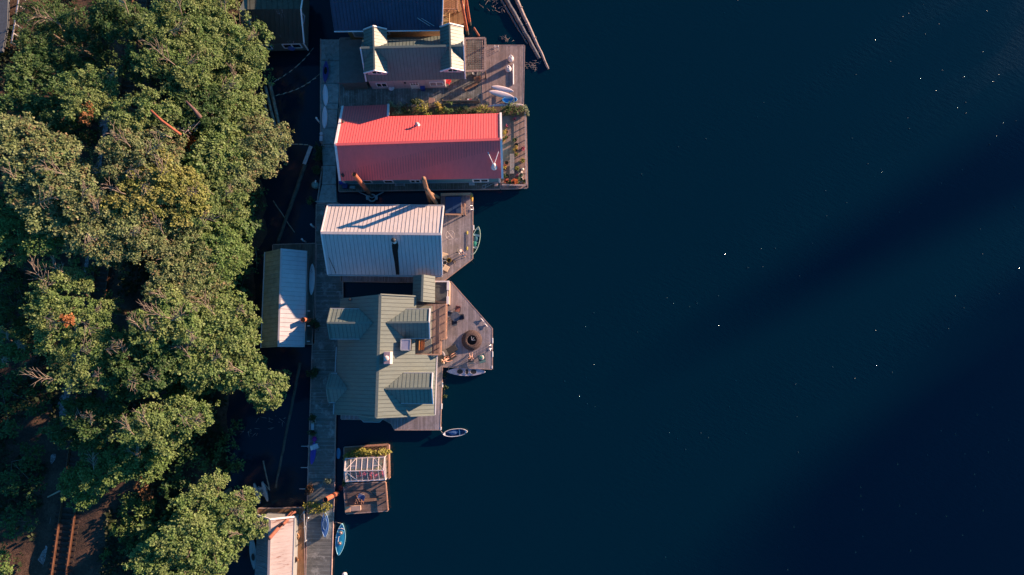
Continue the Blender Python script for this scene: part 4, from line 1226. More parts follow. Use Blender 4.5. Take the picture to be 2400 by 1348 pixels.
m_gr = paint('canoe_green', (.10, .42, .30)); m_grin = paint('canoe_inside', (.04, .20, .15)); m_grim = paint('canoe_rim', (.45, .62, .52))
t, L = canoe('canoe', 'green open canoe moored along the deck of the silver roofed house', (1107, 599), (1122, 533), .95, m_gr, m_grin, m_grim, [(-.42, .28), (-.05, .07), (.42, .24)])
for f, c in ((.16, (.03, .16, .20)), (-.2, (.02, .28, .2))):
    mb = MB(); mb.ell((L / 2 * f, 0, .12), (.42, .3, .16)); mb.build('dry_bag', pm('bag%d' % (f * 100), c, .6), t, smooth=True, local=True)
# white dinghy adrift
m_w = paint('boat_white', (.72, .70, .70)); m_bl = paint('boat_blue_inside', (.07, .16, .36), .5); m_navy = paint('boat_navy', (.03, .09, .22), .5)
t, L = canoe('rowing_boat', 'small white rowing boat with a blue inside adrift below the green house', (1038.5, 1017), (1096, 1010.5), .84, m_w, m_navy, m_w, [(.35, .10)], p=2.6)
mb = MB(); mb.ell((-.2, .05, .1), (.55, .3, .12)); mb.bar((-.9, .2, .25), (.1, -.05, .25), .06, .05); mb.build('oar_bundle', m_bl, t, local=True)

def kayak(name, label, p0, p1, W, deckm, hullm, rimm, pits, z=.1, D=.36, p=2.0, pitm=None, seatm=None, cat='kayak', group=None, stripes=None):
    t, L = place(name, label, cat, p0, p1, z, group)
    mo, mi = hull_mesh(L, W, D, False, p)
    mo.build('hull', hullm, t, smooth=True, local=True); mi.build('deck', deckm, t, smooth=True, local=True)
    gunwale(L, W, D, p, .12, .03).build('seam', rimm, t, smooth=True, local=True)
    for f, a, b in pits:
        x = L / 2 * f; zt = D * .62 + .06
        mb = MB(); mb.lathe([(1.0, 0), (.98, .03), (.9, .035)], (0, 0, 0), 20)
        mb.v = [(x + v[0] * a, v[1] * b, zt + v[2]) for v in mb.v]
        c = mb.build('cockpit', pitm or M_black, t, local=True)
        mb = MB(); mb.ring((0, 0, 0), 1, .05, 24); mb.v = [(x + v[0] * a, v[1] * b, zt + .03 + v[2] * .5) for v in mb.v]
        mb.build('rim', rimm, c, smooth=True, local=True)
        if seatm:
            mb = MB(); mb.ell((x - .02, 0, zt + .05), (a * .62, b * .62, .06)); mb.build('seat', seatm, c, smooth=True, local=True)
    return t, L
m_lav = paint('kayak_lavender', (.50, .47, .56)); m_lav2 = paint('kayak_grey', (.35, .36, .42))
kayak('kayak', 'long pale kayak with three dark cockpits below the pointed deck', (1048, 870.5), (1138, 871.5), .95, m_lav, m_lav2, m_lav, [(-.32, .36, .30), (.04, .2, .32), (.38, .38, .28)], pitm=M_dark)
m_cy = paint('kayak_cyan', (.02, .25, .44)); m_cyr = paint('kayak_cyan_rim', (.28, .68, .85)); m_pk = pm('seat_pink', (.62, .42, .38), .7)
t, L = kayak('kayak', 'bright cyan two seat kayak floating beside the bottom walkway', (795, 1300.5), (803, 1226), 1.05, m_cy, m_cyr, m_cyr, [(-.23, .22, .24), (.43, .24, .26)], pitm=M_dark, seatm=m_pk)
mb = MB(); mb.tube([(-.25, .22, .3), (.3, .2, .31), (.32, .08, .3)], .03, 5); mb.tube([(1.15, -.36, .3), (1.25, 0, .33), (1.15, .36, .3)], .03, 5); mb.build('deck_line', m_w, t, local=True)
m_bk = paint('kayak_blue', (.06, .16, .42)); m_bk2 = paint('kayak_skyblue', (.20, .38, .62))
kayak('kayak', 'blue kayak lying on the walkway beside the leafy bushes', (763.5, 1258), (763, 1200), .82, m_bk, m_bk2, m_bk2, [(.04, .62, .24), (.52, .25, .14)], z=.68, pitm=m_navy)
m_dk = paint('kayak_indigo', (.04, .04, .22))
t, L = kayak('kayak', 'dark indigo kayak on the walkway left of the grey house', (763, 195), (766, 146), .66, m_dk, m_dk, paint('kayak_violet', (.1, .08, .3)), [(.1, .5, .2)], z=.68)
m_pale = paint('kayak_pale', (.42, .55, .58))
kayak('kayak', 'pale kayak floating in the shade against the rust streaked boathouse', (598, 1332), (591, 1255), .72, m_pale, m_pale, m_pale, [(-.28, .42, .2)], pitm=M_dark)

def board(name, label, p0, p1, W, mat, z=.62, tilt=0.0, p=2.4, pad=None, fins=True, zt=None, cat='paddleboard', blunt=False, line=None):
    t, L = place(name, label, cat, p0, p1, z)
    t.rotation_euler.x = tilt
    mb = MB(); n = 26; vs = []; fs = []; k = 8
    for i in range(n + 1):
        u = -1 + 2 * i / n
        w = max(W / 2 * max(0, 1 - abs(u) ** p) ** (.45 if blunt else .72), .01); r = .12 * max(0, u) ** 3 + .03 * max(0, -u) ** 3
        for j in range(k):
            a = 2 * math.pi * j / k
            vs.append((L / 2 * u, w * math.cos(a), r + .055 * math.sin(a) * (1 - .6 * abs(u) ** 4)))
    for i in range(n):
        for j in range(k): fs.append((i * k + j, (i + 1) * k + j, (i + 1) * k + (j + 1) % k, i * k + (j + 1) % k))
    fs.append(tuple(range(k))); fs.append(tuple(range((n + 1) * k - 1, n * k - 1, -1)))
    mb.add(vs, fs); mb.build('board', mat, t, smooth=True, local=True)
    if pad:
        mb = MB(); mb.box((-.1 * L, 0, .056), (L * .42, W * .55, .012)); mb.build('deck_pad', pad, t, local=True, bevel=.005)
    if line:
        mb = MB(); mb.tube([(L * .42, 0, .13), (L * .3, .03, .1), (L * .24, .14, .08), (L * .2, .0, .08), (L * .27, -.06, .08)], .018, 5); mb.build('leash', M_dark, t, local=True)
    if fins:
        mb = MB(); mb.add([(-L * .44, -.01, -.05), (-L * .40, -.01, -.05), (-L * .45, -.01, -.2), (-L * .44, .01, -.05), (-L * .40, .01, -.05), (-L * .45, .01, -.2)], [(0, 1, 2), (5, 4, 3), (0, 3, 4, 1), (1, 4, 5, 2), (2, 5, 3, 0)])
        mb.build('fin', M_dark, t, local=True)
    return t
m_sup = pm('board_white', (.78, .75, .80), .4, .05, 1); m_supp = pm('board_pinkish', (.74, .63, .64), .4, .08, 2)
board('paddleboard', 'pale paddleboard lying on the walkway, the upper of two end to end', (763.5, 249), (762, 198), .68, m_sup)
board('paddleboard', 'pale paddleboard lying on the walkway level with the red roof', (760.5, 302), (761.5, 249.5), .68, m_sup)
board('paddleboard', 'white paddleboard nearest the urns on the plank deck', (1151, 203), (1204, 215), .66, m_supp, z=1.0, tilt=.12, pad=None)
board('paddleboard', 'pink tinted paddleboard between the white one and the blue dinghy', (1145, 214), (1205, 229), .70, m_supp, z=1.05, tilt=.1)
board('paddleboard', 'pale board lying straight behind the leafy planter bushes', (1142, 250), (1226, 246.5), .62, m_supp, z=.66)
board('paddleboard', 'pale grey paddleboard with a dark leash beside the boathouse', (729.5, 692), (732.5, 618), .72, pm('board_grey', (.74, .76, .78), .4, .06, 1), line=True)
board('paddleboard', 'long purple blue paddleboard on the shaded walkway edge', (730, 1089), (737.5, 1034), .66, pm('board_purple', (.06, .05, .38), .4, .1, 1))
board('bodyboard', 'short rounded light blue board floating by the greenhouse raft', (793, 1076), (793.5, 1049.5), .52, pm('board_sky', (.10, .30, .50), .4, .06, 1), z=.08, blunt=True, fins=False, cat='board')
# trestles under the propped boards
for lab, x, y in (('low trestle under the blunt ends of the two paddleboards', 1160, 213), ('low trestle under the pointed ends of the two paddleboards', 1192, 219)):
    mb = MB(); p = at(x, y, .5); mb.box(p + Vector((0, 0, .35)), (.1, 1.1, .08)); 
    for s in (-1, 1): mb.bar(p + Vector((.2, s * .45, 0)), p + Vector((0, s * .45, .32)), .06, .06); mb.bar(p + Vector((-.2, s * .45, 0)), p + Vector((0, s * .45, .32)), .06, .06)
    tag(mb.build('trestle', M_wood), lab, 'trestle')
# small blue dinghy on the deck
m_sky = paint('dinghy_blue', (.05, .28, .62)); m_sky2 = paint('dinghy_inner', (.10, .42, .80))
t, L = place('dinghy', 'small bright blue dinghy on the plank deck by the planter', 'dinghy', (1177, 236.5), (1212, 235.5), .75)
mo, mi = hull_mesh(L, .78, .4, True, 2.6)
mo.build('hull', m_sky, t, smooth=True, local=True); mi.build('interior', m_sky2, t, smooth=True, local=True); gunwale(L, .78, .4, 2.6, .12, .04).build('gunwale', m_sky2, t, smooth=True, local=True)
mb = MB(); mb.box((L * .28, 0, .24), (.22, .62, .05)); mb.build('seat', m_w, t, local=True)
# catamaran in the shade
t = thing('catamaran', 'small grey catamaran lying in the shade near the trees', 'catamaran', at(614, 1155, .1))
m_cat = paint('catamaran_grey', (.30, .33, .35))
for (a, b) in (((597, 1132), (611, 1179)), ((616, 1128), (629, 1174))):
    A, B = at(*a, .15), at(*b, .15); d = (A - B); L = d.length
    mo, mi = hull_mesh(L, .42, .45, False, 2.2)
    M = Matrix.Translation((A + B) / 2 - Vector(t.location)) @ Matrix.Rotation(math.atan2(d.y, d.x), 4, 'Z')
    for q, nm in ((mo, 'hull'), (mi, 'deck')):
        q.v = [tuple(M @ Vector(v)) for v in q.v]; q.build(nm, m_cat, t, smooth=True, local=True)
mb = MB(); c = at(613, 1152, .42); mb.box(c, (1.15, .9, .05), R(-16)); mb.build('trampoline', pm('mesh_grey', (.12, .14, .15), .8), t)
mb = MB(); mb.ring(c + Vector((0, 0, .06)), .3, .04, 16); mb.bar(at(603, 1146, .42), at(622, 1141, .42), .08, .06); mb.bar(at(606, 1160, .42), at(624, 1155, .42), .08, .06); mb.build('cross_beam', m_cat, t)

# ------------------------------------------------------------------ deck furniture
M_cream = pm('cushion_cream', (.66, .50, .34), .8, .1, 3)
M_navyc = pm('cushion_navy', (.03, .055, .10), .8, .2, 3)
M_char = pm('charcoal_fabric', (.045, .045, .045), .85, .2, 3)
def chair(label, p, rz, seatm, framem, z=Z0, w=.55, back=True, arms=True, recline=.25, name='chair', cat='chair', group=None):
    t = thing(name, label, cat, at(*p, z), rz, group)
    mb = MB(); mb.box((0, 0, .42), (w, w, .07)); mb.build('seat', seatm, t, local=True, bevel=.02)
    for sx in (-1, 1):
        for sy in (-1, 1):
            mb = MB(); mb.box((sx * w * .44, sy * w * .44, .2), (.045, .045, .40)); mb.build('leg', framem, t, local=True)
    if back:
        mb = MB(); mb.bar((-w * .47, 0, .45), (-w * .47 - recline, 0, .95), w, .05, (0, 1, 0)) if False else mb.add(
            [(-w * .46, -w / 2, .44), (-w * .46, w / 2, .44), (-w * .46 - recline, w / 2, .95), (-w * .46 - recline, -w / 2, .95),
             (-w * .53, -w / 2, .44), (-w * .53, w / 2, .44), (-w * .53 - recline, w / 2, .95), (-w * .53 - recline, -w / 2, .95)],
            [(0, 3, 2, 1), (4, 5, 6, 7), (0, 1, 5, 4), (2, 3, 7, 6), (1, 2, 6, 5), (0, 4, 7, 3)])
        mb.build('backrest', seatm, t, local=True)
    if arms:
        for s in (-1, 1):
            mb = MB(); mb.box((0, s * w * .52, .64), (w, .06, .04)); mb.box((w * .44, s * w * .52, .53), (.045, .045, .2)); mb.build('armrest', framem, t, local=True)
    return t

# urns
def urn(label, p):
    t = thing('urn', label, 'urn', at(*p, Z0))
    m = pm('urn_white', (.74, .68, .66), .5, .06, 2)
    mb = MB(); mb.lathe([(.26, 0), (.36, .12), (.37, .3), (.28, .5), (.15, .62), (.12, .74), (.16, .80)], (0, 0, 0), 20); mb.build('body', m, t, smooth=True, local=True)
    mb = MB(); mb.ring((0, 0, .86), .14, .085, 20, 8); mb.build('mouth', m, t, smooth=True, local=True)
    mb = MB(); mb.lathe([(.06, .8), (.06, .84)], (0, 0, 0), 12); mb.build('hole_shade', M_black, t, local=True)  # black disc painted as the shade in the neck
urn('white bottle shaped urn nearer the dark logs on the plank deck', (1197, 140))
urn('white bottle shaped urn closer to the paddleboards on the plank deck', (1191.5, 164))
mb = MB(); mb.tube([at(1202.5, 150, .6), at(1203, 198, .6)], .08, 10)
tag(mb.build('pipe', M_white), 'straight white pipe lying near the outer deck edge', 'pipe')
def ladder(label, p, rz, mat, w=.42, name='swim_ladder', rungs=3):
    t = thing(name, label, 'ladder', at(*p, Z0), rz)
    for s in (-1, 1):
        mb = MB(); mb.tube([(-.35, s * w / 2, 0), (-.35, s * w / 2, .55), (-.2, s * w / 2, .72), (.05, s * w / 2, .68), (.15, s * w / 2, .4), (.15, s * w / 2, -.7)], .03, 8); mb.build('handrail', mat, t, smooth=True, local=True)
    for i in range(rungs):
        mb = MB(); mb.tube([(.15, -w / 2, .1 - i * .28), (.15, w / 2, .1 - i * .28)], .025, 6); mb.build('rung', mat, t, local=True)
M_chrome = pm('polished_rail', (.75, .75, .76), .25, .05, 2, metal=.5)
ladder('bright metal swim ladder on the upper edge of the urn deck', (1164, 113), R(90), M_chrome)
ladder('white swim ladder at the corner of the silver house deck', (1106, 489), 0, M_chrome)
ladder('white swim ladder on the outer edge of the pointed deck', (1150, 814), 0, M_chrome)
# grey house deck bits
t = chair('red plastic chair by the corner of the mauve wall', (1051, 195), R(-20), pm('plastic_red', (.62, .04, .05), .5), pm('plastic_red', (.62, .04, .05), .5))
t = thing('bin', 'dark blue bin with a lid against the mauve wall', 'bin', at(992, 210, Z0)); mb = MB(); mb.box((0, 0, .35), (.5, .45, .7)); mb.build('bin_body', pm('bin_blue', (.02, .04, .2), .5), t, local=True, bevel=.04); mb = MB(); mb.box((0, 0, .73), (.54, .5, .06)); mb.build('lid', pm('bin_lid', (.03, .07, .3), .5), t, local=True, bevel=.02)
t = thing('satellite_dish', 'small pale dish standing on the deck at the mauve wall', 'dish', at(919, 210, Z0), R(30)); mb = MB(); mb.lathe([(.02, .0), (.2, .03), (.34, .12), (.36, .13), (.2, .06), (.02, .04)], (0, 0, .4), 18); mb.build('reflector', M_white, t, smooth=True, local=True); mb = MB(); mb.tube([(0, 0, 0), (0, 0, .42)], .04, 8); mb.tube([(0, 0, .42), (.35, .1, .62)], .025, 6); mb.build('arm', M_gutter, t, local=True)
def barrel(label, p, z=Z0, r=.3, h=.6, mat=None, name='barrel'):
    t = thing(name, label, name.replace('_', ' '), at(*p, z)); m = mat or M_wood
    mb = MB(); mb.lathe([(r * .85, 0), (r, h * .4), (r, h * .6), (r * .9, h), (r * .8, h), (r * .8, h * .92)], (0, 0, 0), 18); mb.build('body', m, t, smooth=True, local=True)
    for z_ in (h * .2, h * .8):
        mb = MB(); mb.ring((0, 0, z_), r * .97, .018, 18, 5); mb.build('hoop', M_dark, t, local=True)
    return t
barrel('dark barrel standing below the wooden pergola', (1113, 176), r=.38, h=.75, mat=pm('barrel_dark', (.10, .11, .13), .6))
chair('wooden armchair between the pergola and the red chair', (1118, 191), R(200), pm('chair_wood', (.35, .2, .12), .7), pm('chair_wood', (.35, .2, .12), .7))
t = thing('bench', 'long low wooden bench along the deck seam below the pergola', 'bench', at(1104, 205, Z0), R(28)); mb = MB()
for k in range(3): mb.box((0, -.16 + k * .16, .42), (1.7, .13, .045))
mb.build('seat', M_wood, t, local=True)
for s in (-1, 1): mb = MB(); mb.box((s * .7, 0, .2), (.08, .4, .4)); mb.build('leg', M_wood, t, local=True)
# low windbreak screen
def screen():
    t = thing('windbreak', 'low grey panel windbreak with yellow posts behind the hedge', 'windbreak', at(1080, 246, Z0))
    A, B = at(1040, 246, 0), at(1125, 245, 0); mb = MB()
    mb.bar((A.x, A.y, 1.0), (B.x, B.y, 1.0), .05, .95, (0, 0, 1)); mb.build('panel', pm('panel_grey', (.24, .20, .19), .6, .15, 2), t)
    for f in (0, .48, .98):
        p = A.lerp(B, f); mb = MB(); mb.box((p.x, p.y + .06, .98), (.09, .09, 1.1)); mb.build('post', pm('post_yellow', (.5, .33, .1), .6), t)
screen()
t = thing('table', 'small brown round cornered table beside the planter bushes', 'table', at(1013, 241, Z0), R(-8)); mb = MB(); mb.box((0, 0, .68), (.72, .68, .05)); mb.build('tabletop', pm('table_brown', (.42, .26, .20), .6, .12), t, local=True, bevel=.12)
for sx in (-1, 1):
    for sy in (-1, 1): mb = MB(); mb.box((sx * .28, sy * .26, .33), (.05, .05, .66)); mb.build('leg', M_wood, t, local=True)
t = thing('tricycle', 'little red tricycle parked in front of the windbreak', 'tricycle', at(1100, 236, Z0), R(6)); mt = pm('trike_red', (.5, .04, .05), .4)
mb = MB(); mb.bar((-.28, 0, .3), (.3, 0, .34), .12, .09); mb.tube([(.3, 0, .16), (.32, 0, .6)], .03, 8); mb.build('frame', mt, t, local=True)
for x, y, r in ((.34, 0, .2), (-.34, .2, .14), (-.34, -.2, .14)):
    mb = MB(); mb.ring((x, y, r), r * .8, .04, 16, 6, Matrix.Rotation(R(90), 3, 'X')); mb.build('wheel', M_dark, t, local=True)
mb = MB(); mb.box((-.12, 0, .4), (.2, .18, .05)); mb.build('seat', M_white, t, local=True); mb = MB(); mb.tube([(.3, -.22, .62), (.3, .22, .62)], .025, 6); mb.build('handlebar', M_dark, t, local=True)
# bicycle
t = thing('bicycle', 'old grey bicycle leaning at the left edge of the upper walkway', 'bicycle', at(762, 135, Z0), R(70)); t.rotation_euler.x = R(58)
for x in (-.5, .5):
    mb = MB(); mb.ring((x, 0, .34), .32, .022, 22, 5, Matrix.Rotation(R(90), 3, 'X'))
    for k in range(6): mb.tube([(x, 0, .34), (x + .31 * math.cos(k * 1.047), 0, .34 + .31 * math.sin(k * 1.047))], .006, 4)
    mb.build('wheel', pm('bike_grey', (.32, .36, .36), .5), t, local=True)
mb = MB()
for a, b in (((-.5, 0, .34), (-.05, 0, .32)), ((-.05, 0, .32), (-.2, 0, .8)), ((-.2, 0, .75), (.38, 0, .78)), ((-.05, 0, .32), (.38, 0, .72)), ((.38, 0, .9), (.5, 0, .34)), ((-.5, 0, .34), (-.2, 0, .72))): mb.tube([a, b], .018, 6)
mb.build('frame', MATS['bike_grey'], t, local=True); mb = MB(); mb.ell((-.22, 0, .84), (.13, .06, .03)); mb.build('saddle', M_dark, t, smooth=True, local=True); mb = MB(); mb.tube([(.36, -.25, .94), (.4, 0, .92), (.36, .25, .94)], .015, 6); mb.build('handlebar', M_dark, t, local=True)
# red house float
def crate(name, label, cat, p, size, mat, z=Z0, rz=0, lid=None, bevel=.03):
    t = thing(name, label, cat, at(*p, z), rz); mb = MB(); mb.box((0, 0, size[2] / 2), size); mb.build('body', mat, t, local=True, bevel=bevel)
    mb = MB(); mb.box((0, 0, size[2] + .025), (size[0] * 1.04, size[1] * 1.04, .05)); mb.build('lid', lid or mat, t, local=True, bevel=.015)
    return t
crate('storage_box', 'blue tarp covered box tucked under the red eave corner', 'box', (806, 430), (.75, .45, .8), pm('box_blue', (.02, .03, .32), .5))
crate('storage_box', 'dark navy bin at the shaded end of the mossy deck', 'box', (811, 438), (.6, .55, .6), pm('box_navy', (.02, .035, .14), .5), lid=pm('box_navy2', (.03, .05, .18), .5))
crate('storage_box', 'pale grey box next to the navy bin on the mossy deck', 'box', (828, 440.5), (.6, .3, .4), pm('box_grey', (.32, .36, .36), .6))
crate('storage_box', 'pale slatted box below the double window of the red house', 'box', (1106, 430), (.66, .48, .3), pm('box_pale', (.38, .44, .46), .6))
crate('storage_box', 'pinkish sunlit cube stool at the end of the mossy deck', 'stool', (1163, 433), (.4, .4, .42), pm('box_pink', (.60, .40, .34), .6))
t = thing('ladder', 'aluminium ladder lying on the mossy deck', 'ladder', at(1147, 432, Z0 + .06), R(25)); mb = MB()
for s in (-1, 1): mb.bar((-.7, s * .16, 0), (.75, s * .12, 0), .05, .06)
for i in range(6): mb.bar((-.55 + i * .22, -.15, 0), (-.55 + i * .22, .15, 0), .03, .03)
mb.ring((-.7, 0, 0), .22, .03, 14); mb.build('ladder_frame', M_gutter, t, local=True)
t = thing('rack', 'low timber rack on the mossy deck beneath the teal wall', 'rack', at(938, 432, Z0), R(1)); mb = MB()
for k in range(2): mb.box((0, -.2 + k * .4, .42), (1.2, .08, .06))
mb.build('rail', M_gutter, t, local=True)
for s in (-1, 1): mb = MB(); mb.box((s * .5, 0, .2), (.07, .5, .4)); mb.build('leg', M_gutter, t, local=True)

# fence round the flower deck
def garden_fence():
    t = thing('fence', 'low pinkish timber rail along the outer edge of the flower deck', 'fence', at(1233, 345, Z0)); wood = pm('garden_rail', (.46, .34, .31), .75, .2, 3)
    for a, b, n in (((1230.5, 262), (1234, 434), 11), ((1177, 433), (1234, 434), 5)):
        A, B = at(*a, 1.15), at(*b, 1.15); mb = MB(); mb.bar(A, B, .16, .06); mb.bar(A - Vector((0, 0, .35)), B - Vector((0, 0, .35)), .06, .06); mb.build('rail', wood, t)
        for i in range(n + 1):
            p = A.lerp(B, i / n); mb = MB(); mb.box(p - Vector((0, 0, .35)), (.09, .09, .66)); mb.build('post', wood, t)
garden_fence()
t = thing('table', 'long narrow plank table among the flower pots', 'table', at(1200, 387, Z0)); mb = MB()
for k in range(3): mb.box((-.18 + k * .18, 0, .6), (.16, 2.4, .04))
mb.build('tabletop', pm('plank_table', (.30, .25, .24), .8, .3, 3), t, local=True)
for sx in (-1, 1):
    for sy in (-1, 1): mb = MB(); mb.box((sx * .2, sy * 1.05, .29), (.06, .06, .58)); mb.build('leg', M_wood, t, local=True)

# spa with blue cover beside the silver house
def spa():
    z = 1.25
    t = thing('hot_tub', 'square spa under a dark blue cover on the silver house deck', 'hot tub', at(1062, 482, Z0))
    q = [at(x, y, z) for x, y in ((1043, 461), (1081.5, 460.5), (1081, 500), (1043.5, 501))]; c = sum(q, Vector()) / 4
    MB().prism([tuple((c + (p - c) * .97).xy) for p in q], .5, z - .1).build('cabinet', pm('spa_wood', (.3, .2, .13), .7, .2), t)
    MB().prism([p.xy[:] for p in q], z - .1, z).build('cover', pm('spa_blue', (.012, .05, .14), .6, .12, 1.5), t, bevel=.04)
    mb = MB(); a, b = (q[0] + q[1]) / 2, (q[2] + q[3]) / 2; mb.bar(a + Vector((0, 0, .004)), b + Vector((0, 0, .004)), .04, .02); mb.build('fold_seam', pm('spa_seam', (.03, .08, .2), .6), t)
    t = thing('fence', 'orange timber railing at the open corner of the blue spa', 'fence', at(1082, 500, Z0)); wood = MATS['warm_rail']
    for a, b in (((1044, 502), (1083, 503)), ((1083, 503), (1082, 481)), ((1090, 500), (1089, 477))):
        A, B = at(*a, 1.5), at(*b, 1.5); mb = MB(); mb.bar(A, B, .14, .08); mb.bar(A - Vector((0, 0, .45)), B - Vector((0, 0, .45)), .06, .06); mb.build('rail', wood, t)
        for p in (A, B): mb = MB(); mb.box(p - Vector((0, 0, .52)), (.1, .1, .96)); mb.build('post', wood, t)
    t = thing('fence', 'low tan board wall at the north end of the spa deck', 'fence', at(1068, 458, Z0)); A, B = at(1033, 456, 1.0), at(1104, 455, 1.0)
    mb = MB(); mb.bar(A, B, .3, .08); mb.bar(A - Vector((0, 0, .3)), B - Vector((0, 0, .3)), .07, .5); mb.build('board', pm('tan_board', (.44, .32, .2), .75, .25, 3), t)
spa()
board('paddleboard', 'narrow yellow board standing upright at the spa deck corner', (1107, 473), (1103.5, 452), .36, pm('board_yellow', (.75, .42, .06), .5), z=.7, cat='board', fins=False, p=1.8)
# rotary airer
t = thing('clothes_airer', 'round wire clothes airer standing on the silver house deck', 'clothes airer', at(1058, 556, Z0)); mw = pm('airer_white', (.62, .55, .52), .5)
mb = MB(); mb.tube([(0, 0, 0), (0, 0, 1.5)], .035, 8); mb.build('pole', mw, t, local=True)
for k in range(4):
    a = k * math.pi / 2 + R(-52); mb = MB(); mb.tube([(0, 0, 1.42), (.55 * math.cos(a), .55 * math.sin(a), 1.5)], .022, 6); mb.build('arm', mw, t, local=True)
mb = MB(); mb.ring((0, 0, 1.5), .52, .014, 30, 5); mb.build('line_ring', mw, t, local=True)
# paddle with yellow blades
t = thing('paddle', 'kayak paddle with two yellow blades lying on the deck', 'paddle', at(1095, 564, Z0 + .05), R(90)); myb = pm('blade_yellow', (.62, .50, .10), .5)
mb = MB(); mb.tube([(-.75, 0, 0), (.75, 0, 0)], .03, 8); mb.build('shaft', pm('shaft_dark', (.06, .07, .10), .5), t, local=True)
for s in (-1, 1): mb = MB(); mb.ell((s * .93, 0, 0), (.24, .11, .03)); mb.build('blade', myb, t, smooth=True, local=True)
# beige seats, pots
def lounge_box(label, p, rz):
    t = thing('lounge_seat', label, 'seat', at(*p, Z0), rz); mb = MB(); mb.box((0, 0, .2), (.62, .62, .4)); mb.build('base', pm('rattan', (.12, .08, .05), .8, .3, 6), t, local=True); mb = MB(); mb.box((0, 0, .46), (.68, .66, .13)); mb.build('cushion', M_cream, t, local=True, bevel=.04)
lounge_box('square beige cushioned seat nearest the fishing person', (1043, 601), R(-18)); lounge_box('square beige cushioned seat below the white bucket', (1046, 630), R(-28))
def bucket(label, p, mat, r=.26, h=.42, z=Z0, handle=True):
    t = thing('bucket', label, 'bucket', at(*p, z)); mb = MB(); mb.lathe([(r * .78, 0), (r, h), (r * 1.06, h), (r * 1.06, h + .03), (r * .95, h + .03), (r * .74, .05)], (0, 0, 0), 20); mb.build('pail', mat, t, smooth=True, local=True)
    mb = MB(); mb.lathe([(r * .8, .1), (r * .8, .12)], (0, 0, 0), 16); mb.build('inside', M_dark, t, local=True)
    if handle: mb = MB(); mb.tube([(-r, 0, h), (-r * .7, .12, h + .1), (0, .16, h + .14), (r * .7, .12, h + .1), (r, 0, h)], .012, 5); mb.build('handle', M_dark, t, local=True)
bucket('white bucket between the two beige seats', (1043, 616.5), m_w, r=.27); bucket('yellow bucket on the deck beside the white one', (1053, 611), pm('pail_yellow', (.62, .38, .02), .5), r=.27)
t = thing('tackle_box', 'small brown tackle box with fishing gear by the yellow bucket', 'tackle box', at(1064, 613, Z0), R(-35)); mb = MB(); mb.box((0, 0, .12), (.4, .24, .22)); mb.build('box_body', pm('tackle', (.1, .07, .05), .6), t, local=True, bevel=.02); mb = MB(); mb.tube([(-.1, 0, .2), (-.2, .1, .3), (.5, -.3, .26)], .02, 6); mb.build('rod', M_logpale, t, local=True)
# round woven fire pit
def firepit():
    t = thing('fire_pit', 'large round woven brown ring with a dark hollow centre', 'fire pit', at(1106, 797.5, Z0))
    m, nt, b, out = nodes('woven_rattan'); co = coords(nt)
    w = N(nt, 'ShaderNodeTexBrick', Scale=9.0); w.inputs['Color1'].default_value = (.19, .125, .115, 1); w.inputs['Color2'].default_value = (.12, .08, .07, 1); w.inputs['Mortar'].default_value = (.03, .02, .02, 1); w.inputs['Mortar Size'].default_value = .06
    sp = nt.nodes.new('ShaderNodeSeparateXYZ'); nt.links.new(co, sp.inputs[0])
    a2 = N(nt, 'ShaderNodeMath', operation='ARCTAN2'); nt.links.new(sp.outputs[1], a2.inputs[0]); nt.links.new(sp.outputs[0], a2.inputs[1])
    ln = N(nt, 'ShaderNodeVectorMath', operation='LENGTH'); nt.links.new(co, ln.inputs[0])
    cb = nt.nodes.new('ShaderNodeCombineXYZ'); nt.links.new(a2.outputs[0], cb.inputs[0]); nt.links.new(ln.outputs['Value'], cb.inputs[1])
    nt.links.new(cb.outputs[0], w.inputs['Vector']); nt.links.new(w.outputs[0], b.inputs['Base Color']); b.inputs['Roughness'].default_value = .8
    bp = N(nt, 'ShaderNodeBump', Strength=.6, Distance=.02); nt.links.new(w.outputs['Fac'], bp.inputs['Height']); bp.invert = True; nt.links.new(bp.outputs[0], b.inputs['Normal'])
    mb = MB(); mb.lathe([(1.14, 0), (1.18, .10), (1.15, .14), (.60, .40), (.55, .37), (.53, .14)], (0, 0, 0), 48); mb.build('woven_ring', m, t, smooth=True, local=True)
    mb = MB(); mb.lathe([(.54, .15), (.54, .17)], (0, 0, 0), 32); mb.build('bowl', M_black, t, local=True)
    for k, a in enumerate((95, 50, 2)):
        mb = MB(); mb.tube([(0, 0, .34), (.42 * math.cos(R(a)), .42 * math.sin(R(a)), .44)], .022, 6); mb.build('rod', M_chrome, t, local=True)
firepit()
# dining set
t = thing('dining_table', 'round glass topped patio table between dark blue chairs', 'table', at(1068, 743, Z0)); mb = MB(); mb.lathe([(.52, .70), (.55, .71), (.55, .73), (.5, .735)], (0, 0, 0), 26); mb.build('tabletop', pm('table_glass', (.10, .12, .16), .12, .4, 3), t, local=True)
mb = MB(); mb.lathe([(.32, 0), (.3, .05), (.06, .1), (.05, .7)], (0, 0, 0), 16); mb.build('pedestal', M_dark, t, local=True)
for lab, p, rz, mm in (('brick red sling chair at the top of the patio table', (1074, 726), R(262), pm('sling_red', (.33, .14, .12), .8)), ('dark blue patio chair with a pale edge left of the table', (1056, 737), R(-10), M_navyc), ('dark blue patio chair right of the round table', (1081, 744), R(190), M_navyc), ('dark blue patio chair at the bottom of the round table', (1066, 756), R(95), M_navyc)):
    chair(lab, p, rz, mm, M_gutter if 'left' in lab else M_dark, recline=.12)
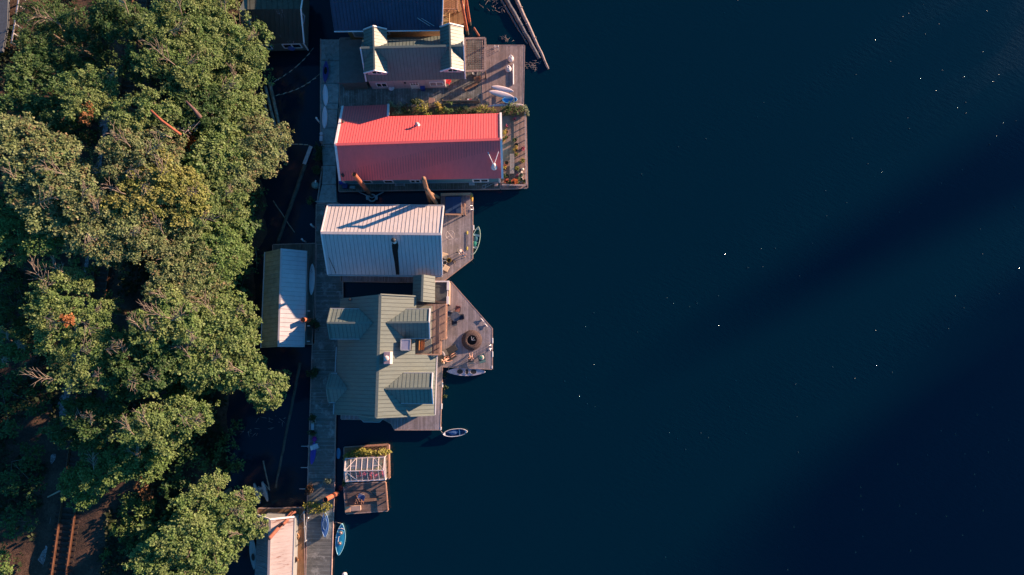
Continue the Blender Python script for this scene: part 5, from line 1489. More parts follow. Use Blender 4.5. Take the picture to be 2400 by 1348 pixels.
# loungers
def lounger(label, p, rz, mat, pillow, L=1.75, W=.68):
    t = thing('sun_lounger', label, 'sun lounger', at(*p, Z0), rz)
    mb = MB(); mb.box((.2, 0, .3), (L * .68, W, .1)); mb.build('mattress', mat, t, local=True, bevel=.03)
    mb = MB(); mb.add([(-.38, -W / 2, .28), (-.38, W / 2, .28), (-.98, W / 2, .72), (-.98, -W / 2, .72), (-.38, -W / 2, .36), (-.38, W / 2, .36), (-.98, W / 2, .8), (-.98, -W / 2, .8)], [(0, 1, 2, 3), (4, 7, 6, 5), (0, 4, 5, 1), (2, 6, 7, 3), (1, 5, 6, 2), (0, 3, 7, 4)]); mb.build('backrest', mat, t, local=True)
    mb = MB(); mb.ell((-.86, 0, .80), (.16, W * .48, .07)); mb.build('pillow', pillow, t, smooth=True, local=True)
    for s in (-1, 1): mb = MB(); mb.bar((-.95, s * W * .5, .22), (.82, s * W * .5, .22), .05, .06); mb.build('rail', M_dark, t, local=True)
    for x in (-.6, .7):
        for s in (-1, 1): mb = MB(); mb.box((x, s * W * .45, .1), (.05, .05, .2)); mb.build('leg', M_dark, t, local=True)
lounger('charcoal sun lounger with a grey pillow, shaded by the woven ring', (1056, 821), R(28), M_char, pm('pillow_grey', (.36, .33, .34), .8))
lounger('sun lounger with a cream head end under the reclining person', (1054, 838), R(33), M_char, M_cream)
chair('dark patio armchair in which a person sits', (1105, 842), R(95), M_navyc, M_dark)
t = chair('teal patio armchair with a round pale cushion, empty', (1129, 838), R(105), pm('seat_teal', (.05, .13, .16), .8), pm('seat_teal_frame', (.03, .08, .1), .6), w=.72)
mb = MB(); mb.ell((0, 0, .5), (.30, .30, .08)); mb.build('round_cushion', pm('cushion_pale', (.55, .52, .44), .8, .15, 4), t, smooth=True, local=True); mb = MB(); mb.ell((.05, .05, .58), (.14, .12, .05)); mb.build('green_cloth', pm('cloth_green', (.05, .3, .14), .8), t, smooth=True, local=True)
# cleats and fenders
for lab, p, rz in (('white cleat on the diagonal deck edge nearer the dining set', (1130, 750), R(-50)), ('white cleat on the diagonal deck edge nearer the woven ring', (1139, 762), R(-50))):
    t = thing('cleat', lab, 'cleat', at(*p, Z0), rz); mb = MB(); mb.tube([(-.28, 0, .14), (-.1, 0, .12), (.1, 0, .12), (.28, 0, .14)], [.03, .05, .05, .03], 8); mb.build('horn', M_white, t, smooth=True, local=True); mb = MB(); mb.box((0, 0, .05), (.2, .08, .1)); mb.build('foot', M_white, t, local=True)
for lab, a, b in (('white bumper strip on the pointed deck above the swim ladder', (1152, 792), (1152, 805)), ('white bumper strip on the pointed deck below the swim ladder', (1152, 824), (1152, 837)), ('white bumper at the lowest corner of the pointed deck', (1151, 857), (1150.5, 864)), ('white bumper on the narrow deck strip near the lower dormer', (1034.5, 896), (1034.5, 908)), ('white bumper on the narrow strip near the drifting rowing boat', (1033, 946), (1032.5, 959)), ('white bumper at the corner nearest the drifting rowing boat', (1031, 1001), (1030.5, 1008)), ('white bumper on the silver house deck by the green canoe', (1107.5, 528), (1107.5, 540))):
    mb = MB(); mb.bar(at(*a, .42) + Vector((.12, 0, 0)), at(*b, .42) + Vector((.12, 0, 0)), .13, .22); tag(mb.build('bumper', M_white, bevel=.03), lab, 'bumper')
# walkway bits
t = thing('bench', 'small pale bench between two dark planters on the shaded walkway', 'bench', at(735, 998, Z0)); mb = MB(); mb.box((0, 0, .42), (.32, .85, .05)); mb.build('seat', pm('bench_pale', (.42, .44, .48), .6), t, local=True)
for s in (-1, 1): mb = MB(); mb.box((0, s * .35, .2), (.28, .05, .4)); mb.build('leg', M_gutter, t, local=True)
chair('white plastic chair beside the purple paddleboard', (743, 1045), R(20), pm('plastic_white', (.62, .60, .66), .5), pm('plastic_white', (.62, .60, .66), .5), w=.5)
mb = MB(); mb.ell(at(737, 1029, Z0 + .2), (.28, .32, .22)); tag(mb.build('cushion', pm('magenta', (.22, .01, .2), .7), smooth=True), 'magenta cushion at the tip of the purple paddleboard', 'cushion')
t = thing('bench', 'white bench with a round seat pad at the walkway edge by the red roof', 'bench', at(755, 325, Z0)); mb = MB(); mb.box((0, -.1, .42), (.36, .62, .05)); mb.build('seat', pm('bench_white', (.55, .56, .62), .5), t, local=True); mb = MB(); mb.lathe([(.2, .42), (.2, .5), (.17, .52)], (.02, .45, 0), 18); mb.build('seat_pad', MATS['bench_white'], t, local=True)
for s in (-.35, .45): mb = MB(); mb.box((0, s, .2), (.3, .05, .4)); mb.build('leg', M_gutter, t, local=True)
for lab, a in (('bent white davit post on the walkway edge by the pale paddleboard', (749, 287)), ('white post on the dark plank float near the boom log', (716, 567)), ('pale post sticking out left of the silver roof walkway', (737, 533))):
    t = thing('mooring_post', lab, 'post', at(*a, .3)); mb = MB(); mb.tube([(0, 0, -.6), (0, 0, .9), (-.05, .12, 1.2)], .09, 10); mb.build('shaft', M_white, t, smooth=True, local=True); mb = MB(); mb.lathe([(.11, 1.18), (.12, 1.24), (.05, 1.3)], (-.05, .12, 0), 10); mb.build('cap', M_white, t, local=True)
for k, (lab, y, x) in enumerate((('thin mooring arm reaching left from the white chair', 1046, 724), ('thin mooring arm reaching left below the purple board', 1096, 723), ('thin mooring arm reaching left near the red leafed plant', 1146, 720))):
    t = thing('mooring_spar', lab, 'mooring spar', at(x, y, .4)); mb = MB(); A = at(x, y, .4); mb.bar(A, at(x - 18, y, .3), .08, .06); mb.build('arm', M_gutter, t); mb = MB(); mb.box(A, (.25, .3, .08)); mb.build('bracket', M_gutter, t)
mb = MB(); mb.bar(at(712, 1198, 1.5), at(716, 1270, 1.5), .08, .1)
for y in (1200, 1235, 1268): p = at(713 + (y - 1198) * .05, y, 1.0); mb.box(p, (.08, .08, 1.0))
tag(mb.build('handrail', M_gutter), 'grey handrail between the brown float and the plank walkway', 'handrail')
mb = MB(); mb.tube([at(717, 1264, .6), at(718, 1222, .9), at(719, 1216, 1.3), at(724, 1213, 1.2)], .05, 8); tag(mb.build('gangway_rail', M_chrome, smooth=True), 'curved metal gangway rail at the edge of the bottom walkway', 'handrail')
# bottom float clutter
t = chair('orange lit wooden chair at the edge of the rust streaked roof', (693, 1309), R(200), pm('chair_orange', (.62, .28, .12), .7), pm('chair_orange', (.62, .28, .12), .7))
t = thing('basket', 'round brown wicker basket on the brown plank float', 'basket', at(695, 1256, Z0)); mb = MB(); mb.lathe([(.3, 0), (.42, .25), (.4, .4), (.34, .38), (.3, .1)], (0, 0, 0), 18); mb.build('body', pm('wicker', (.36, .2, .1), .8, .4, 10), t, smooth=True, local=True); mb = MB(); mb.tube([(-.38, 0, .38), (0, 0, .7), (.38, 0, .38)], .03, 6); mb.build('handle', MATS['wicker'], t, local=True)
t = thing('bicycle', 'bluish bicycle lying by the leaning brown piles', 'bicycle', at(699, 1209, Z0 + .1), R(30)); t.rotation_euler.x = R(70)
for x in (-.5, .5): mb = MB(); mb.ring((x, 0, .34), .31, .025, 20, 5, Matrix.Rotation(R(90), 3, 'X')); mb.build('wheel', M_gutter, t, local=True)
mb = MB()
for a, b in (((-.5, 0, .34), (-.05, 0, .32)), ((-.05, 0, .32), (-.2, 0, .8)), ((-.2, 0, .75), (.38, 0, .78)), ((-.05, 0, .32), (.38, 0, .72)), ((.38, 0, .9), (.5, 0, .34))): mb.tube([a, b], .022, 6)
mb.build('frame', paint('bike_blue', (.08, .16, .3)), t, local=True)
driftwood('firewood', 'loose heap of pale sticks on the brown plank float', 694, 1326, 5, 22)
# raft items
chair('folding chair with a blue seat on the dark raft', (847, 1161), R(160), pm('fold_blue', (.06, .12, .3), .7), M_logpale, recline=.3)
crate('storage_box', 'long beige storage box on the dark raft corner', 'box', (833, 1190), (1.3, .55, .4), pm('box_beige', (.5, .36, .28), .7), lid=pm('box_beige2', (.46, .32, .25), .7), rz=R(4))
crate('storage_box', 'square tan box beside the long beige box on the raft', 'box', (817, 1192), (.6, .6, .42), pm('box_tan', (.60, .36, .22), .7), rz=R(4))
mb = MB(); mb.bar(at(846, 1174, .62), at(888, 1170, .62), .3, .06); tag(mb.build('plank', M_wood), 'loose weathered plank lying on the dark raft', 'plank')
mb = MB(); mb.tube([at(852, 1147, .53), at(866, 1152, .53), at(878, 1160, .53), at(888, 1167, .53), at(898, 1166, .53)], .035, 6); tag(mb.build('rope', M_dark), 'dark rope trailing across the raft planks', 'rope')
t = thing('basket', 'pile of clay pots and driftwood beside the folding chair', 'pot pile', at(838, 1170, Z0)); 
for k, (x, y) in enumerate(((0, 0), (.35, -.1), (-.1, -.35), (.1, .4), (.6, -.4))): mb = MB(); mb.lathe([(.12, 0), (.17, .22), (.13, .22), (.1, .05)], (x, y, 0), 12); mb.build('pot', pm('clay', (.4, .22, .15), .8, .2, 3), t, smooth=True, local=True)
mb = MB(); A, B = at(904, 1133, .8), at(909, 1195, .8); mb.bar(A, B, .14, .12)
for k in range(4): mb.box(A.lerp(B, k / 3) - Vector((0, 0, .17)), (.1, .1, .3))
tag(mb.build('rail', MATS['fence_wood']), 'orange lit low rail along the outer side of the dark raft', 'rail')
# swimmer float at the bottom edge
t = thing('buoy', 'white buoy half seen at the bottom edge of the lake', 'buoy', at(808, 1346, 0)); mb = MB(); mb.ell((0, 0, .06), (.3, .24, .2)); mb.build('body', M_white, t, smooth=True, local=True); mb = MB(); mb.tube([(0, 0, .2), (.1, .1, .42)], .04, 8); mb.build('eye', M_white, t, local=True)
t = thing('lamp_globe', 'white globe lamp on the sunlit porch edge', 'lamp', at(1084.5, 25, .6)); mb = MB(); mb.ell((0, 0, 1.25), (.24, .24, .26)); mb.build('globe', M_white, t, smooth=True, local=True); mb = MB(); mb.tube([(0, 0, 0), (0, 0, 1.05)], .05, 8); mb.build('post', M_dark, t, local=True)

# boom ropes with little floats in the shaded water
def boom_rope(label, a, b, n, sag=.6):
    t = thing('boom_rope', label, 'rope', at(*a, .05)); A, B = at(*a, .05), at(*b, .05); d = (B - A).normalized(); q = Vector((-d.y, d.x, 0))
    pts = [A.lerp(B, i / 16) + q * sag * math.sin(math.pi * i / 16) for i in range(17)]
    mb = MB(); mb.tube(pts, .03, 5); mb.build('line', M_log, t)
    for i in range(n):
        k = pts[1 + int(i * 14 / n)]; mb = MB(); mb.tube([k, k + d * .45], .055, 6); mb.build('float', MATS['rope_float'] if 'rope_float' in MATS else pm('rope_float', (.42, .40, .34), .8, .2, 3), t)
boom_rope('rope with pale floats slanting between the log raft and the dark boathouse', (636, 196), (735, 112), 8, -.4)
boom_rope('rope with pale floats between the log raft and the pale paddleboards', (640, 226), (751, 172), 7, -.5)
boom_rope('straight rope with floats from the log raft to the pale plank', (668, 339), (727, 341), 5, .1)
def mooring(label, a, b, za, zb):
    A, B = at(*a, za), at(*b, zb); m = A.lerp(B, .5) - Vector((0, 0, .12)); mb = MB(); mb.tube([A, m, B], .022, 5)
    tag(mb.build('mooring_line', pm('rope_pale', (.45, .40, .34), .9)), label, 'rope')
mooring('short mooring line at the bow of the green canoe', (1121, 536), (1106, 540), .4, .5)
mooring('short mooring line at the stern of the green canoe', (1108, 597), (1103, 596), .4, .5)
mooring('mooring line of the long pale kayak', (1050, 870), (1053, 858), .3, .5)
mooring('mooring line of the drifting white rowing boat', (1039, 1017), (1027, 1004), .3, .5)
mooring('mooring line of the bright cyan kayak', (803, 1228), (776, 1222), .3, .5)
mooring('mooring line of the grey catamaran', (616, 1130), (632, 1150), .35, .1)
log('floating_log', 'thin floating pole between the boom log and the dark plank float', 'log', (640, 470), (690, 545), .06, .05, M_log)
log('floating_log', 'thin pale pole floating left of the boathouse near the trees', 'log', (598, 560), (602, 625), .06, .05, M_log)
driftwood('driftwood', 'pale scraps floating in the shade below the pale boathouse', 640, 990, 16, 12)
driftwood('driftwood', 'pale scraps floating in the shade by the lower boom log', 590, 1010, 12, 9)
# ------------------------------------------------------------------ trees
LM = {
 'deep': leafmat('leaf_deep_shade', (.055, .125, .036), (.085, .150, .045)),  # deep green; dimness of shaded trees and shrubs is put into this colour
 'mid': leafmat('leaf_mid', (.135, .235, .068), (.19, .255, .085)),
 'pale': leafmat('leaf_pale', (.17, .25, .095), (.215, .265, .115), dry=(.26, .19, .10), dry_amt=.03),
 'gold_lit': leafmat('leaf_gold_lit', (.22, .27, .07), (.28, .285, .085)),  # yellow sunlight on the middle crowns put into the leaf colour
 'fresh': leafmat('leaf_fresh', (.11, .215, .055), (.155, .235, .068)),
}
M_bark = pm('bark', (.16, .12, .09), .9, .35, 3, bump=.4)
M_twig = pm('bare_twig', (.25, .20, .15), .85, .25, 3)
BRANCH_N = [0]

def limb(mb, a, b, r0, r1, sag=.5, n=5):
    a, b = Vector(a), Vector(b); pts = []
    j = Vector((random.uniform(-1, 1), random.uniform(-1, 1), 0)) * (b - a).length * .10
    for i in range(n + 1):
        f = i / n; p = a.lerp(b, f) + j * math.sin(f * math.pi); p.z += sag * math.sin(f * math.pi)
        pts.append(p)
    mb.tube(pts, [r0 + (r1 - r0) * i / n for i in range(n + 1)], 7)
    return pts

def tree(label, lobes, kind, dens=1.0, skirt=True, bare=0, base=None, dry=None, leaf=.19, group='trees along the wooded bank', gz=None):
    """lobes: (px, py, radius px, z of the lobe's centre)"""
    L = []
    for x, y, r, z in lobes:
        c = at(x, y, z); k = mpp(x, y, z); L.append((c, r * k * .95))
    cx = sum(c.x * r for c, r in L) / sum(r for c, r in L); cy = sum(c.y * r for c, r in L) / sum(r for c, r in L)
    if base is not None: b = at(base[0], base[1], 1.0); cx, cy = b.x, b.y
    rx = rail_x(cy) + .8
    if abs(cx - rx) < 3.4: cx = rx + (3.6 if cx >= rx else -3.8)
    cx = min(cx, shore_x(cy) + .3)
    z0 = ground_z(cx, cy) - .2
    t = thing('broadleaf_tree', label, 'tree', (cx, cy, z0), 0, group)
    P, O = [], []
    def clump(c, rr, n, sub, tight, low=-.35, tilt=.42):
        p, o = clump_points(c, rr, n, sub=sub, tight=tight, low=low)
        p[:, 2] -= tilt * ((p[:, 0] - c[0]) * .88 + (p[:, 1] - c[1]) * .3)     # crowns reach towards the light over the water
        P.append(p); O.append(o)
    for c, r in L:
        h = r * random.uniform(.45, .62)
        clump((c.x, c.y, c.z), (r * random.uniform(.9, 1.15), r * random.uniform(.9, 1.15), h), int(dens * 105 * r * r), int(12 + r * 7), .24 / max(.8, r / 1.8) ** .35)
        for k in range(7):                       # loose sprays that break the outline
            a = random.uniform(0, 6.28); q = r * random.uniform(.2, .4); dd = r * random.uniform(.65, 1.25)
            clump((c.x + math.cos(a) * dd, c.y + math.sin(a) * dd, c.z + random.uniform(-.25, .3) * r - .35 * math.cos(a) * dd), (q * random.uniform(.8, 1.6), q * random.uniform(.8, 1.6), q * .5), int(dens * 100 * q * q) + 6, 6, .45)
        if skirt and c.z > 6:                    # lower boughs added to fill gaps and block sun beneath the crown
            zz = max(3.2, c.z - random.uniform(2.2, 4.0))
            clump((c.x - .4, c.y + random.uniform(-1, 1), zz), (r * 1.05, r * 1.05, r * .8), int(dens * 30 * r * r), 10, .4, -.8, .2)
    P = np.concatenate(P); O = np.concatenate(O)
    S = rng.uniform(.72, 1.3, len(P)) * leaf * random.uniform(.78, 1.22)
    quad_object('crown', leaf_verts(P, O, S, m=6, spread=.85, up=.30), LM[kind], t)
    mb = MB()
    top = Vector((sum(c.x for c, r in L) / len(L), sum(c.y for c, r in L) / len(L), max(c.z for c, r in L)))
    fork = Vector((cx, cy, z0)).lerp(Vector((top.x, top.y, top.z)), .45)
    th = max(.16, .024 * (top.z - z0))
    pts = limb(mb, (cx, cy, z0), fork, th * 1.5, th, 0)
    for c, r in L:
        e = c + Vector((0, 0, -.1 * r)); q = limb(mb, fork, e, th * .75, .07, -.4)
        for k in range(5):
            a = random.uniform(0, 6.28); limb(mb, q[-2 - k % 2], c + Vector((math.cos(a) * r * .8, math.sin(a) * r * .8, random.uniform(-.1, .5) * r)), .055, .02, .1, 4)
    mb.build('trunk', M_bark, t, smooth=True)
    for i in range(bare):
        c, r = L[i % len(L)]
        mb = MB(); a = random.uniform(-.9, .9) + (0 if i % 3 else 2.2)
        s = c + Vector((random.uniform(-.4, .4) * r, random.uniform(-.4, .4) * r, r * .30)); d = Vector((math.cos(a), math.sin(a) * .8, random.uniform(.25, .55)))
        ln = r * random.uniform(.9, 1.6); q = limb(mb, s, s + d * ln, .05, .022, .2, 6)
        for k in range(9):
            f = q[1 + k % 5]; a2 = a + random.choice((-1, 1)) * random.uniform(.3, .95); d2 = Vector((math.cos(a2), math.sin(a2), random.uniform(.1, .6))); l2 = ln * random.uniform(.25, .6)
            w = limb(mb, f, f + d2 * l2, .028, .013, .08, 4)
            limb(mb, w[2], w[2] + Vector((math.cos(a2 + .6), math.sin(a2 + .6), .4)) * l2 * .5, .02, .01, .02, 3)
        mb.build('bare_branch', M_twig, t, smooth=True)
    if dry:
        c = at(*dry[:3]); p, o = clump_points((c.x, c.y, c.z), (dry[3],) * 2 + (dry[3] * .6,), int(90 * dry[3]), sub=5, tight=.4)
        quad_object('dead_leaves', leaf_verts(p, o, rng.uniform(.8, 1.3, len(p)) * .2, m=5), leafmat('leaf_dead', (.42, .13, .03), (.30, .12, .04), trans=.2), t)
    return t

TREES = [
 # front row, from the top of the picture down
 ('green tree touching the top edge beside the dark weathered boathouse', [(545, 35, 52, 8), (588, 95, 36, 7.5), (600, 132, 28, 7), (505, 80, 46, 9), (560, 120, 34, 8)], 'mid', dict(bare=2)),
 ('leafy tree overhanging the upper end of the shaded log raft', [(556, 180, 42, 7.5), (530, 215, 36, 8.5), (588, 236, 30, 6.5), (592, 272, 32, 6.5), (560, 268, 34, 7.5)], 'mid', dict(bare=2)),
 ('tree reaching farthest right over the lower end of the log raft', [(652, 318, 26, 6.5), (618, 322, 38, 7), (585, 372, 42, 7.5), (560, 415, 36, 8), (602, 290, 30, 7), (622, 358, 30, 6.8)], 'pale', dict()),
 ('dense green tree just left of the log raft', [(510, 340, 42, 9), (545, 325, 32, 8), (485, 372, 40, 9.5), (535, 370, 34, 8.5), (520, 300, 26, 8.5)], 'mid', dict()),
 ('tree above the clearing with bare twigs on its lake side', [(500, 455, 42, 9), (538, 468, 34, 8.5), (470, 500, 42, 10), (545, 430, 32, 8.5), (515, 495, 30, 8.5)], 'mid', dict(bare=3)),
 ('fresh green round tree above the top left corner of the pale boathouse', [(535, 552, 38, 8), (512, 590, 42, 8.5), (550, 606, 28, 7.5), (500, 635, 32, 8.5), (488, 560, 34, 9)], 'fresh', dict()),
 ('large green tree beside the middle of the pale roofed boathouse', [(500, 752, 46, 8.5), (562, 738, 32, 7.5), (580, 786, 28, 7), (540, 805, 46, 8), (470, 800, 40, 9), (520, 715, 26, 8), (578, 830, 24, 7)], 'mid', dict(bare=2)),
 ('branchy tree reaching down toward the boom log below the pale boathouse', [(560, 868, 36, 7.5), (596, 886, 34, 7), (630, 912, 30, 6.5), (615, 938, 22, 6.3), (648, 890, 18, 6.3), (640, 930, 18, 6.2)], 'mid', dict(bare=2)),
 ('low dense tree to the left of that branchy one, full of twigs', [(445, 855, 44, 9), (500, 862, 40, 8.5), (425, 815, 36, 9.5), (470, 890, 30, 8), (520, 890, 26, 7.5)], 'mid', dict(bare=3)),
 ('pale topped tree reaching right with long bare boughs underneath', [(358, 985, 46, 10), (415, 975, 42, 9), (455, 988, 26, 8.5), (315, 1008, 36, 10.5), (385, 1035, 28, 9), (470, 965, 16, 8.3)], 'mid', dict(bare=4)),
 ('compact tree with tufted foliage above the lit gravel', [(345, 1088, 42, 7.5), (290, 1085, 40, 8), (372, 1062, 22, 7.5), (315, 1050, 26, 8)], 'fresh', dict(bare=1, skirt=False)),
 ('small tufted tree standing over the railway track', [(232, 1112, 40, 8), (200, 1148, 34, 7.5), (172, 1112, 24, 8), (152, 1140, 16, 7.5), (190, 1180, 18, 7), (250, 1080, 24, 8)], 'fresh', dict(bare=1, skirt=False)),
 ('narrow tree near the grey catamaran', [(478, 1158, 34, 7.5), (505, 1140, 24, 7), (455, 1195, 36, 8), (430, 1225, 26, 8)], 'mid', dict(skirt=False)),
 ('twiggy tree touching the roof of the rust streaked boathouse', [(572, 1168, 24, 6.5), (545, 1198, 36, 7), (588, 1232, 24, 6.3), (562, 1255, 26, 6.5), (612, 1238, 14, 6), (520, 1225, 30, 7)], 'mid', dict(bare=5)),
 ('broad tree left of the rust streaked boathouse', [(442, 1262, 50, 9), (488, 1300, 44, 8), (385, 1272, 42, 9.5), (345, 1300, 34, 9.5), (500, 1255, 28, 8), (530, 1275, 20, 7)], 'mid', dict()),
 ('tree cut by the bottom edge beside the rust streaked boathouse', [(470, 1335, 42, 8), (410, 1335, 44, 9), (500, 1345, 26, 7.5), (355, 1345, 38, 9.5), (440, 1375, 40, 8.5)], 'mid', dict()),
 # middle rows
 ('bright crowned tree along the top edge left of the corner tree', [(430, 25, 58, 10.5), (385, 65, 46, 11), (470, 100, 40, 10), (440, 70, 40, 10.5), (490, 40, 36, 9.5)], 'mid', dict(bare=2)),
 ('tree with pale boughs between the railway gap and the top right trees', [(405, 150, 46, 11.5), (455, 175, 42, 11), (360, 140, 34, 12), (420, 195, 30, 11), (480, 140, 30, 10.5)], 'mid', dict(bare=2)),
 ('bushy dark green tree above the fallen rusty beam', [(465, 238, 44, 10), (430, 215, 36, 10.5), (495, 268, 34, 9.5), (450, 270, 28, 9.5)], 'deep', dict()),
 ('rounded tree immediately below the visible railway gap', [(322, 262, 44, 12), (360, 240, 34, 12), (300, 290, 34, 12.5), (395, 262, 26, 11.5), (340, 295, 26, 12)], 'mid', dict()),
 ('tree left of the visible railway gap', [(215, 205, 44, 12), (190, 240, 38, 12.5), (235, 180, 26, 12), (245, 240, 28, 11.5), (170, 200, 30, 12.5)], 'mid', dict()),
 ('twig strewn tree under the fallen rusty beam', [(310, 345, 44, 13), (350, 375, 46, 12.5), (285, 395, 38, 13), (395, 330, 36, 11.5), (270, 345, 26, 13), (390, 375, 30, 11.5)], 'pale', dict(bare=5)),
 ('yellowish crowned tree at the heart of the wood', [(400, 425, 50, 12), (345, 450, 46, 12.5), (440, 470, 42, 11), (300, 470, 36, 13), (440, 420, 30, 11), (370, 405, 26, 12.3)], 'gold_lit', dict(bare=4)),
 ('tree with greyish leaves right of the brownish crowned tree', [(398, 560, 48, 11), (352, 590, 44, 11.5), (438, 605, 40, 10), (440, 545, 34, 10), (390, 515, 30, 11)], 'pale', dict(bare=1)),
 ('brownish crowned tree left of the centre of the wood', [(250, 520, 50, 13), (205, 555, 44, 13.5), (308, 540, 42, 12.5), (262, 585, 38, 12.5), (215, 490, 36, 13.5), (330, 500, 30, 12.3)], 'pale', dict(bare=3)),
 ('tree filling the gap left of the fresh green round tree', [(455, 655, 42, 9.5), (405, 648, 38, 10.5), (485, 615, 32, 9), (370, 680, 30, 11), (490, 680, 28, 8.5), (430, 690, 30, 10)], 'pale', dict(bare=1)),
 ('half bare tree with orange dead leaves beside the dark clearing', [(150, 680, 50, 12.5), (118, 740, 42, 13), (195, 760, 44, 12), (160, 640, 26, 12.5), (228, 725, 26, 11.5), (105, 690, 30, 13), (235, 775, 22, 11.5)], 'mid', dict(bare=6, dry=(160, 752, 14, .7))),
 ('tree with a sheaf of bleached branches right of the dark clearing', [(395, 740, 44, 11), (350, 775, 40, 11.5), (432, 772, 36, 10.5), (400, 705, 26, 11), (440, 730, 28, 10)], 'mid', dict(bare=7)),
 ('tree below the half bare one with bleached boughs', [(135, 805, 36, 12), (185, 830, 46, 12), (245, 812, 36, 11.5), (155, 878, 38, 12), (215, 878, 34, 11.5), (110, 800, 18, 12)], 'mid', dict(bare=6)),
 ('shadier tree in the lower middle of the wood', [(310, 832, 42, 11), (290, 880, 36, 10.5), (345, 880, 40, 10.5), (380, 830, 34, 10.5), (300, 915, 24, 10)], 'deep', dict(bare=3)),
 ('dim tree reaching left over the dark lower bank', [(222, 1000, 36, 9.5), (178, 965, 30, 9.5), (252, 962, 28, 9.5), (135, 1005, 26, 9), (205, 1045, 22, 9), (165, 1035, 20, 9)], 'deep', dict(bare=2)),
 # back rows
 ('dim tree at the top edge left of the bright crowned one', [(292, 45, 52, 9), (335, 105, 40, 9.5), (255, 30, 40, 9), (310, 160, 28, 9.5)], 'deep', dict(bare=1)),
 ('dark tree near the top left road', [(180, 55, 48, 8), (135, 105, 46, 8), (205, 130, 40, 8.5), (105, 35, 46, 7.5), (160, 150, 34, 8), (82, 95, 40, 8), (70, 30, 26, 7.5), (228, 90, 30, 8)], 'deep', dict(bare=1, dens=.9)),
 ('green crowned tree below the road at the left edge', [(62, 180, 48, 10), (110, 228, 44, 11), (42, 250, 42, 11), (140, 270, 38, 11.5), (90, 140, 30, 9)], 'deep', dict(dens=.9)),
 ('lit brownish tree at the left edge, the upper one', [(60, 310, 48, 13.5), (108, 368, 46, 14), (28, 372, 40, 14), (150, 340, 30, 13), (15, 300, 30, 13)], 'pale', dict()),
 ('pinkish brown tree left of the wood centre with stiff twigs', [(150, 428, 52, 14.5), (100, 478, 46, 14.5), (198, 462, 38, 14), (60, 432, 36, 14.5), (130, 520, 34, 14), (170, 390, 30, 14)], 'pale', dict(bare=4)),
 ('green tree at the left edge above the dark hollow', [(38, 535, 46, 13.5), (95, 568, 42, 13.5), (20, 595, 34, 13.5), (15, 485, 34, 14), (125, 555, 24, 13.5), (60, 500, 30, 14)], 'fresh', dict()),
 ('leafless looking tree at the left edge below the hollow', [(20, 800, 26, 11), (45, 820, 22, 10.5), (10, 840, 22, 11)], 'mid', dict(bare=5, dens=.6)),
 ('dim low tree in the hollow at the left edge', [(30, 715, 30, 8), (15, 760, 26, 8), (60, 780, 20, 8), (20, 660, 26, 9)], 'deep', dict(dens=.6)),
]
for lab, lobes, kind, kw in TREES: tree(lab, lobes, kind, **kw)

def bush(name, label, cat, blobs, mat, leaf=.16, dens=1.0, group=None, m=6, up=.4, stem=True, zb=None, flat=.75):
    """blobs: (px, py, r px, z centre); a low plant of leaf rosettes"""
    c0 = at(*blobs[0][:2], 0)
    z0 = zb if zb is not None else ground_z(c0.x, c0.y)
    t = thing(name, label, cat, (c0.x, c0.y, z0), 0, group)
    P, O = [], []
    for x, y, r, z in blobs:
        c = at(x, y, z); rr = r * mpp(x, y, z)
        n = max(14, int(dens * 80 * rr * rr * (.16 / leaf) ** 1.6))
        p, o = clump_points(c, (rr, rr, rr * flat), n, sub=8, tight=.4, low=-.5); P.append(p); O.append(o)
    P = np.concatenate(P); O = np.concatenate(O)
    quad_object('foliage', leaf_verts(P, O, rng.uniform(.75, 1.3, len(P)) * leaf, m=m, up=up), mat, t)
    if stem:
        mb = MB()
        for x, y, r, z in blobs: mb.tube([(c0.x, c0.y, z0), at(x, y, z)], [.05, .02], 6)
        mb.build('stem', M_bark, t)
    return t
bush('shrub', 'bright green sunlit shrub at the edge of the gravel below the trees', 'shrub', [(310, 1195, 36, 1.7), (285, 1238, 32, 1.7), (330, 1240, 38, 1.7), (300, 1272, 24, 1.7), (345, 1190, 22, 1.7)], LM['fresh'], leaf=.2, dens=1.0, flat=.3)
bush('shrub', 'reddish tipped shrub above the bright green one', 'shrub', [(350, 1158, 20, 2), (335, 1135, 18, 2.1)], leafmat('leaf_reddish', (.16, .09, .04), (.2, .11, .05)), leaf=.18)
bush('shrub', 'green bush at the left edge by the lit brown soil', 'shrub', [(8, 1312, 22, 5), (14, 1345, 14, 5), (-10, 1330, 22, 5)], LM['fresh'], leaf=.2)
bush('shrub', 'small green tuft at the foot of the gravel', 'shrub', [(252, 1296, 10, 1.9), (240, 1306, 8, 1.9)], LM['fresh'], leaf=.16)
bush('shrub', 'rusty brown fern clump among the green trees', 'fern', [(207, 262, 18, 12.5), (200, 280, 14, 12.2)], leafmat('leaf_rust', (.22, .10, .035), (.28, .13, .05)), leaf=.2, zb=3)
